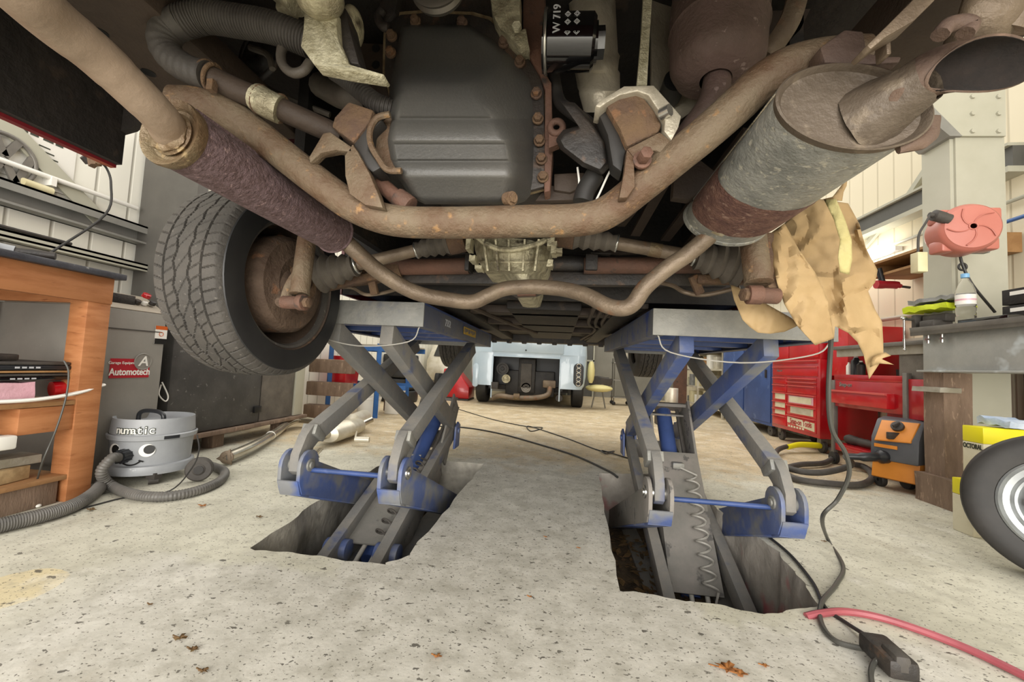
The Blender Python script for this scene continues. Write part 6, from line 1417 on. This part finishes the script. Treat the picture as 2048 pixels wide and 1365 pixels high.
# ================================================================ MASKING PAPER
def paper(outline, Y0, seed, bulge=.05, amp=.03, parent=None, name='paper_sheet', lab=None, m='paper', sc=7):
    g = G(); bm = g.b
    P2 = [V((p[0], p[1], 0)) for p in outline]; vs = [bm.verts.new(p) for p in P2]
    es = [bm.edges.new((vs[i], vs[(i+1) % len(vs)])) for i in range(len(vs))]
    bmesh.ops.triangle_fill(bm, use_beauty=True, edges=es)
    for _ in range(7):
        L = [e for e in bm.edges if e.calc_length() > 9]
        if not L: break
        bmesh.ops.subdivide_edges(bm, edges=L, cuts=1); bmesh.ops.triangulate(bm, faces=[f for f in bm.faces if len(f.verts) > 3]); bmesh.ops.beautify_fill(bm, faces=bm.faces[:], edges=[e for e in bm.edges if len(e.link_faces) == 2])
    cx = sum(p.x for p in P2)/len(P2); cy = sum(p.y for p in P2)/len(P2)
    rx = max(abs(p.x-cx) for p in P2); ry = max(abs(p.y-cy) for p in P2)
    dep = {}
    cell = [V((random.uniform(cx-rx, cx+rx), random.uniform(cy-ry, cy+ry), 0)) for _ in range(16)]
    nrm = [V((random.uniform(-1, 1), random.uniform(-1, 1), 0)) for _ in cell]
    for v in bm.verts:
        p = V(v.co); r2 = ((p.x-cx)/rx)**2+((p.y-cy)/ry)**2
        d = sorted(((p-c).length, i) for i, c in enumerate(cell)); w0, w1 = d[0], d[1]
        def h(i): return (p-cell[i]).dot(nrm[i])/60*amp
        t = max(0, min(1, .5+(w1[0]-w0[0])/14)); f = h(w0[1])*t+h(w1[1])*(1-t)
        fold = abs(((p.x*.8+p.y*.25+noise.noise(p*.012+V((seed, 0, 0)))*90)/46) % 2-1)-.5
        y = Y0+bulge*(r2-.5)+f+fold*amp*.9+noise.noise(p*.05+V((seed, 3, 0)))*.006
        v.co = at(p.x, p.y, y)
    bmesh.ops.recalc_face_normals(bm, faces=bm.faces[:])
    o = g.build(name, m, parent, ang=28, fix=False)
    sm = o.modifiers.new('thickness', 'SOLIDIFY'); sm.thickness = .0012; sm.offset = 0
    return o
pp = T('masking_paper', 'crumpled brown masking paper wrapped around the bare right rear hub', 'paper', at(1620, 690, 1.2))
paper([(1461, 570), (1475, 575), (1511, 596), (1582, 636), (1600, 650), (1569, 664), (1540, 668), (1516, 666), (1500, 655), (1485, 640), (1468, 600)], 1.22, 1, .02, .012, pp)
paper([(1538, 469), (1569, 447), (1600, 420), (1635, 398), (1696, 407), (1718, 447), (1731, 495), (1755, 541), (1750, 565), (1736, 583), (1750, 620), (1764, 644), (1766, 680), (1767, 715), (1738, 759), (1727, 710), (1715, 685), (1696, 666), (1670, 653), (1668, 677), (1650, 684), (1630, 691), (1595, 653), (1569, 609), (1555, 570), (1544, 526)], 1.20, 4, .07, .022, pp)
paper([(1665, 394), (1682, 372), (1696, 350), (1693, 372), (1687, 385), (1684, 402), (1640, 400)], 1.22, 6, .02, .012, pp)
paper([(1538, 469), (1569, 447), (1598, 500), (1630, 545), (1655, 600), (1668, 677), (1650, 684), (1630, 691), (1595, 653), (1569, 609), (1555, 570), (1544, 526)], 1.12, 9, .03, .016, pp)
paper([(1770, 705), (1782, 712), (1762, 718), (1788, 730), (1755, 727), (1740, 735), (1745, 715)], 1.21, 12, .01, .006, pp)
paper([(1648, 400), (1672, 398), (1690, 440), (1703, 480), (1704, 520), (1698, 550), (1680, 545), (1676, 515), (1680, 480), (1668, 440)], 1.09, 5, .02, .010, pp, 'tape_strip', m='masking_tape')
# ================================================================ PALE BLUE VAN
VY = 6.9
xl, xr = at(938, 760, VY).x, at(1174, 760, VY).x; xm = (xl+xr)/2; hw = (xr-xl)/2
bv = T('blue_van', 'pale blue van seen from behind with its engine bay open, parked beyond the lifts', 'van', (xm, VY+1.5, 0))
zq = lambda y: at(1055, y, VY).z
z_bot, z_open0, z_open1, z_lid = zq(800), zq(793), zq(716), zq(708)
ox0, ox1 = at(984, 750, VY).x, at(1120, 750, VY).x
def vsec(z, s, Ys=0, L=3.6):
    pts = []; r = .16
    for (sx, sy) in ((-1, 0), (1, 0), (1, 1), (-1, 1)):
        for k in range(5):
            a = {(-1, 0): PI, (1, 0): 1.5*PI, (1, 1): 0, (-1, 1): .5*PI}[(sx, sy)]+k*PI/8
            cx = xm+sx*(hw*s-r); cy = VY+Ys+(r if sy == 0 else L-r); pts.append(V((cx+r*math.cos(a), cy+r*math.sin(a), z)))
    return pts
g = G(); g.loft([vsec(z_lid, 1.0), vsec(z_lid+.25, .985, .02), vsec(1.25, .965, .04), vsec(1.30, .95, .05), vsec(1.80, .86, .14), vsec(1.95, .76, .25)]); g.build('upper_body', 'van_blue', bv, ang=50)
g = G(); z0_ = .36
for x0, x1 in ((xl, ox0), (ox1, xr)):
    s_ = -1 if x0 == xl else 1; r = .16; xo_ = xl if s_ < 0 else xr; xi_ = ox0 if s_ < 0 else ox1
    def cs(z, k=1.0, zi=None):
        xo2 = xm+(xo_-xm)*k; pts = [V((xi_, VY+.012, z))]
        for i in range(6):
            a = i*PI/10; pts.append(V((xo2-s_*r+s_*r*math.sin(a), VY+r-r*math.cos(a), z)))
        pts += [V((xo2, VY+3.4, z)), V((xo2-s_*.02, VY+3.4, z)), V((xo2-s_*.02, VY+r, z)), V((xi_, VY+.05, z))]
        return pts
    g.loft([cs(z0_-.02, .93), cs(z0_+.05, .965), cs(z0_+.2, .99), cs(z_lid, 1.0)])
g.build('corner_panel', 'van_blue', bv, ang=50)
g = G(); g.bb(ox0, ox1, VY+.005, VY+.04, z_open1, z_lid+.01); g.bb(ox0-.012, ox0+.012, VY-.005, VY+.03, z_bot, z_open1+.02); g.bb(ox1-.012, ox1+.012, VY-.005, VY+.03, z_bot, z_open1+.02); g.bb(ox0, ox1, VY-.005, VY+.03, z_open1-.0, z_open1+.018); g.build('bay_frame', 'van_blue', bv, bev=.003)
g = G(); zl1 = zq(672); g.bb(xm-hw*.62, xm+hw*.60, VY-.012, VY+.03, z_lid+.015, zl1+.25); lid = g.build('tailgate', 'van_blue', bv, bev=.012)
g = G(); c = at(1052, 701, VY-.02); g.cyl(c-V((0, .012, 0)), c+V((0, .02, 0)), .014); g.build('lock', 'black', lid)
g = G(); g.bb(ox0-.05, ox1+.05, VY+.5, VY+.53, .25, z_lid); g.bb(ox0-.05, ox0-.03, VY+.03, VY+.5, .3, z_lid); g.bb(ox1+.03, ox1+.05, VY+.03, VY+.5, .3, z_lid); g.bb(ox0-.05, ox1+.05, VY+.05, VY+.5, z_lid-.02, z_lid); g.build('engine_bay', 'black', bv)
g = G(); g.bb(xm-hw*.7, xm+hw*.7, VY+.3, VY+3.2, .26, .34); g.build('floor_pan', 'under_black', bv)
def vb(n, m, px0, px1, py0, py1, y0, y1, bev=.02):
    a, b = at(px0, py1, VY+y0), at(px1, py0, VY+y0); g = G(); g.bb(a.x, b.x, VY+y0, VY+y1, a.z, b.z); return g.build(n, m, bv, bev=bev)
vb('engine', 'engine_dark', 1035, 1072, 718, 786, .18, .5); vb('engine_side', 'engine_dark', 1010, 1110, 745, 790, .25, .5)
vb('belt_cover', 'rubber_grey', 1040, 1064, 728, 776, .12, .2, .01)
for n_, px, py, r, m in (('crank_wheel', 1052, 776, .085, 'pulley'), ('alternator', 1012, 758, .075, 'cast_alu'), ('air_drum', 1005, 738, .11, 'engine_dark')):
    c = at(px, py, VY+.12); g = G(); g.lathe(c, (0, 1, 0), [(0, .01), (0, r*.25), (.012, r*.3), (.012, r*.7), (0, r*.75), (0, r), (.05, r), (.12, r*.9)], n=26, cap=True); g.build(n_, m, bv)
vb('intake', 'pipe_brown', 1085, 1112, 762, 776, .10, .3, .02); vb('catch_box', 'black_metal', 982, 996, 765, 778, -.01, .1, .004)
g = G(); g.tube([at(985, 797, VY+.05), at(1000, 792, VY), at(1030, 796, VY-.02), at(1070, 796, VY), at(1095, 790, VY+.03), at(1100, 775, VY+.08)], .045, n=14); g.build('exhaust_pipe', 'pipe_brown', bv)
g = G(); c = at(1033, 794, VY-.06); g.cyl(c-V((.05, 0, 0)), c+V((.05, 0, 0)), .055, n=16); g.build('exhaust_clamp', 'flange_tan', bv)
g = G(); c = at(1118, 797, VY+.1); g.cyl(c, c+V((0, .3, 0)), .06, n=18); g.build('tail_pipe', 'black_metal', bv)
for px, s_ in ((962, -1), (1154, 1)):
    c = at(px, 806, VY+.35); g = G(); tyre_geo(g, (c.x, VY+.55, .32), .32, .2, .19, False); wv = g.build('wheel', 'tyre_black', bv)
for s_, px in ((-1, 951), (1, 1157)):
    c = at(px, 750, VY-.0); x_c = c.x; z0_, z1_ = at(px, 774, VY).z, at(px, 727, VY).z; w_ = .085 if s_ > 0 else .05
    g = G(); g.prism([(x_c+w_*math.cos(a)*(1 if abs(math.sin(a)) > .99 else 1), VY-.005, (z0_+z1_)/2+((z1_-z0_)/2-w_)*(1 if math.sin(a) >= 0 else -1)+w_*math.sin(a)) for a in [2*PI*i/24 for i in range(24)]], (0, .05, 0)); tl_ = g.build('tail_light', 'dark_plastic' if s_ > 0 else 'van_blue', bv, bev=.006)
    if s_ > 0:
        g = G()
        for i in range(5): cc = V((x_c, VY-.02, z0_+(z1_-z0_)*(.12+.19*i))); g.torus(cc, (0, 1, 0), .034, .010, n=20, m=8)
        g.build('bulb_ring', 'steel_bright', tl_)
# ================================================================ FAR BACKGROUND RIGHT
st_ = T('stool', 'cream padded stool beside the pale blue van', 'stool', fl(1198, 812))
c = at(1198, 777, 7.3); g = G(); g.sph(c, .24, n=20, sc=(1, .8, .28)); g.build('seat', 'tan_seat', st_)
for dx in (-.12, .12): g = G(); g.tube([c+V((dx*.5, 0, -.05)), V((c.x+dx, c.y, .02))], .012); g.build('leg', 'metal_wire', st_)
g = G(); g.box(c+V((.02, .1, .12)), (.34, .3, .14)); g.noise(.05, 6, 2, 3); tag(g.build('black_bag', 'black_metal'), 'black crumpled bag lying on the cream stool', 'bag')
g = G(); g.sph(at(1182, 745, 7.1), .13, n=14, sc=(.5, .8, 1.6)); tag(g.build('cream_cushion', 'tan_seat'), 'small cream cushion propped behind the stool by the van', 'cushion')
ct = T('parts_cart', 'grey wire parts cart with castors between stool and right lift', 'cart', fl(1243, 812))
c = fl(1243, 812)
for dx in (-.16, .16):
    for dy in (0, .3): g = G(); g.cyl((c.x+dx, c.y+dy, .06), (c.x+dx, c.y+dy, .95), .012, n=8); g.build('post', 'metal_wire', ct); g = G(); g.sph((c.x+dx, c.y+dy, .04), .04, n=10); g.build('castor', 'rubber', ct)
for z in (.15, .5, .85): g = G(); g.bb(c.x-.18, c.x+.18, c.y-.02, c.y+.32, z, z+.02); g.build('tray', 'metal_wire', ct)
for i in range(5):
    g = G(); xx_ = c.x-.12+.06*i; g.tube([(xx_, c.y+.1, .87), (xx_+.03, c.y+.12, 1.05), (xx_-.02, c.y+.1, 1.2)], .02, n=8); tag(g.build('hanging_tool', 'stainless_soft' if i % 2 else 'black_metal'), ('first', 'second', 'third', 'fourth', 'fifth')[i]+' upright tool from the left on top of the wire parts cart', 'tool', 'tools on the parts cart')
c = fl(1345, 812); g = G(); g.bb(c.x-.12, c.x+.14, 8.6, 8.64, 0, 1.5); tag(g.build('brown_board', 'red_rust'), 'tall dark brown board standing at the back behind the right lift', 'board')
g = G(); c = at(1318, 780, 7.6); g.bb(c.x-.02, c.x+.02, 7.6, 7.63, 0, .55); tag(g.build('orange_handle', 'dark_orange'), 'orange upright pole seen through the right lift arms', 'pole')
c = at(1345, 791, 5.6); cy = T('drum_stand', 'small dark stand carrying a pale tin behind the right lift', 'stand', (c.x, 5.6, 0)); 
g = G(); g.bb(c.x-.2, c.x+.2, 5.5, 5.8, c.z-.2, c.z-.14); g.bb(c.x-.18, c.x-.14, 5.5, 5.8, 0, c.z-.2); g.bb(c.x+.14, c.x+.18, 5.5, 5.8, 0, c.z-.2); g.build('frame', 'black_metal', cy)
zt_ = at(1345, 777, 5.6).z; g = G(); g.cyl((c.x, 5.65, c.z-.138), (c.x, 5.65, zt_), .085, n=28); tag(g.build('pale_tin', 'stainless_soft', bev=.004), 'pale cylindrical tin standing on the dark stand behind the right lift', 'tin')
# long back shelf full of parts
sy0 = BCY+.1; sh = T('parts_shelf', 'cream shelving unit full of parts at the back right, beyond the blue cabinet', 'shelving', (2.8, 7.4, 0))
for z in (.12, .45, .78, 1.1, 1.42): g = G(); g.bb(2.62, 3.0, sy0, sy0+2.3, z, z+.03); g.build('shelf', 'stainless_soft', sh)
for y in (sy0-.03, sy0+1.13, sy0+2.3):
    for x in (2.6, 2.97): g = G(); g.bb(x, x+.03, y, y+.03, 0, 1.6); g.build('upright', 'stainless_soft', sh)
adj = ['cream', 'pale', 'brown', 'dark', 'red', 'silver', 'white', 'grey']; mm = ['cream', 'tin_cream', 'cork_wood', 'black_metal', 'red_label', 'stainless_soft', 'white', 'cloth_grey']
for r, z in enumerate((.1505, .4805, .8105, 1.1305)):
    for i in range(7):
        j = random.randrange(8); w_ = random.uniform(.1, .2); h_ = random.uniform(.1, .26); y = sy0+.06+i*.31
        g = G(); (g.bb(2.66, 2.86, y, y+w_, z, z+h_) if i % 3 else g.cyl((2.75, y+.08, z), (2.75, y+.08, z+h_), .06, n=14))
        tag(g.build('parts_box' if i % 3 else 'parts_jar', mm[j], bev=.004), f"{adj[j]} {'carton' if i%3 else 'jar'}, number {['one','two','three','four','five','six','seven'][i]} from the near end on the {['lowest','second','third','topmost'][r]} shelf of the back shelving", 'box' if i % 3 else 'jar', 'parts on the back shelving')
# ================================================================ CABLES, HOSE AND LEAVES ON THE FLOOR
def cable(name, lab, pts, r, m, cat='cable', **k): g = G(); g.tube(pts, r, n=8, sm=8, **k); return tag(g.build(name, m), lab, cat)
cable('floor_cable', 'black cable crossing the floor between the two lifts', [fl(850, 852, .006), fl(930, 856, .006), fl(1000, 868, .006), fl(1080, 890, .006), fl(1150, 912, .006), fl(1215, 942, .006), fl(1235, 955, .006)], .008, 'cable_black')
cable('thin_cable', 'thin black cable with a loop crossing the floor farther back', [fl(895, 812, .005), fl(980, 838, .005), fl(1050, 853, .005), fl(1085, 856, .005), fl(1062, 863, .006), fl(1058, 853, .010), fl(1130, 876, .005), fl(1200, 902, .005), fl(1228, 903, .006), fl(1212, 908, .010), fl(1205, 902, .012), fl(1260, 918, .005)], .0055, 'cable_black')
cable('hanging_lead', 'grey lead hanging from the raised van and winding across the floor to a socket block', [at(1662, 640, 1.35), at(1662, 680, 1.38), at(1657, 790, 1.42), at(1664, 860, 1.46), at(1690, 905, 1.50), at(1698, 950, 1.54), at(1675, 1000, 1.58), at(1645, 1035, 1.62), fl(1655, 1078, .008), fl(1686, 1132, .007), fl(1672, 1170, .007), fl(1644, 1205, .012), fl(1642, 1245, .007), fl(1670, 1282, .007), fl(1725, 1298, .010), fl(1750, 1300, .03)], .0070, 'cable_grey')
cable('socket_lead', 'black lead running from the right floor recess to the socket block', [fl(1512, 1050, .0), fl(1535, 1072, .007), fl(1580, 1110, .007), fl(1625, 1165, .007), fl(1650, 1215, .006), fl(1690, 1245, .006), fl(1745, 1280, .025)], .0055, 'cable_black')
cable('air_hose_red', 'faded red air hose snaking from the recess to the lower right corner', [fl(1612, 1234, .002), fl(1640, 1228, .011), fl(1690, 1224, .011), fl(1760, 1236, .011), fl(1850, 1265, .011), fl(1950, 1305, .011), fl(2080, 1368, .011)], .0105, 'hose_red', 'hose')
sb = T('socket_block', 'black extension socket block with a grey plug in the lower right', 'extension socket', fl(1775, 1305))
q = fl(1775, 1312, .03); rzb = math.atan2(*(fl(1800, 1335)-fl(1752, 1290)).yx)
g = G(); g.box(q, (.115, .065, .045), rzb); g.build('block', 'black_metal', sb, bev=.010)
g = G(); q2 = q+V((-.004, -.030, .012)); g.box(q2, (.055, .035, .045), rzb); g.build('plug', 'rubber_grey', sb, bev=.010)
g = G(); g.tube([q2+V((-.02, 0, 0)), fl(1752, 1322, .02), fl(1742, 1345, .008), fl(1746, 1380, .008)], .006, n=8); g.build('plug_lead', 'cable_grey', sb)
g = G(); g.tube([q2+V((.03, -.015, -.005)), fl(1812, 1338, .008), fl(1845, 1375, .006)], .0045, n=8); g.build('second_lead', 'cable_black', sb)
def leaf(px, py, s, rz, lab, m='leaf', name='fallen_leaf'):
    c = fl(px, py, .001); g = G(); out = []
    for i in range(20):
        a = 2*PI*i/20; r = s*(.55+.45*abs(math.sin(a*2.5)))*(1 if i % 2 else .72)*random.uniform(.8, 1.1)
        out.append(V((c.x+math.cos(a+rz)*r, c.y+math.sin(a+rz)*r*.6, .003+abs(math.sin(a*1.5+rz))*s*.35)))
    ctr = V((c.x, c.y, .004)); R = g.ring(out); m0 = g.b.verts.new(ctr)
    for i in range(20): g.face((R[i], R[(i+1) % 20], m0))
    g.beam(ctr, ctr+V((-s*1.2, s*.2, .002)), .0015, .0015)
    o = tag(g.build(name, m, fix=False), lab, 'leaf', 'dead leaves scattered on the floor')
    sm = o.modifiers.new('thickness', 'SOLIDIFY'); sm.thickness = .0006
leaf(1455, 1342, .034, .3, 'largest curled brown leaf at the bottom edge of the photo')
leaf(1480, 1352, .024, 1.4, 'brown leaf touching the right side of the largest leaf at the bottom edge')
leaf(1530, 1335, .012, 1.4, 'small brown leaf scrap right of the large curled leaf')
leaf(875, 1316, .013, .8, 'small curled leaf on the concrete, bottom centre left')
leaf(405, 1014, .022, .2, 'orange brown leaf on the floor below the vacuum cleaner hose')
leaf(1060, 1196, .008, .4, 'tiny leaf on the central concrete strip, nearer the viewer')
leaf(1092, 1076, .008, 1.2, 'tiny leaf on the central concrete strip between the two recesses')
leaf(1158, 1098, .008, 2.2, 'tiny leaf on the central strip close to the right recess')
leaf(182, 1022, .024, 2.2, 'brown leaf lying before the corner leg of the wooden bench', 'leaf_dark')
leaf(520, 1036, .016, 2.6, 'pale brown scrap on the edge of the left recess', 'leaf_dark')
leaf(386, 1303, .016, 1.9, 'dark leaf below and right of the dark long leaf in the lower left', 'leaf_dark')
leaf(406, 1346, .016, .4, 'dark oval leaf nearest the bottom edge in the lower left', 'leaf_dark')
leaf(300, 1212, .009, .4, 'small dark scrap in the lower left of the floor', 'leaf_dark')
leaf(360, 1280, .02, 1.0, 'dark long leaf lying in the lower left of the floor', 'leaf_dark')
leaf(1650, 1085, .012, 1.0, 'dark scrap between the right recess and the hanging lead', 'leaf_dark')
g = G(); c = at(1461, 606, 1.75); g.cyl(c-V((.02, 0, 0)), c+V((.05, 0, 0)), .014, n=16); g.torus(c, (1, 0, 0), .013, .003); o = g.build('chrome_socket', 'steel_bright'); o.location.z = .945; tag(o, 'small chrome socket lying on the right lift platform beside the paper', 'socket')
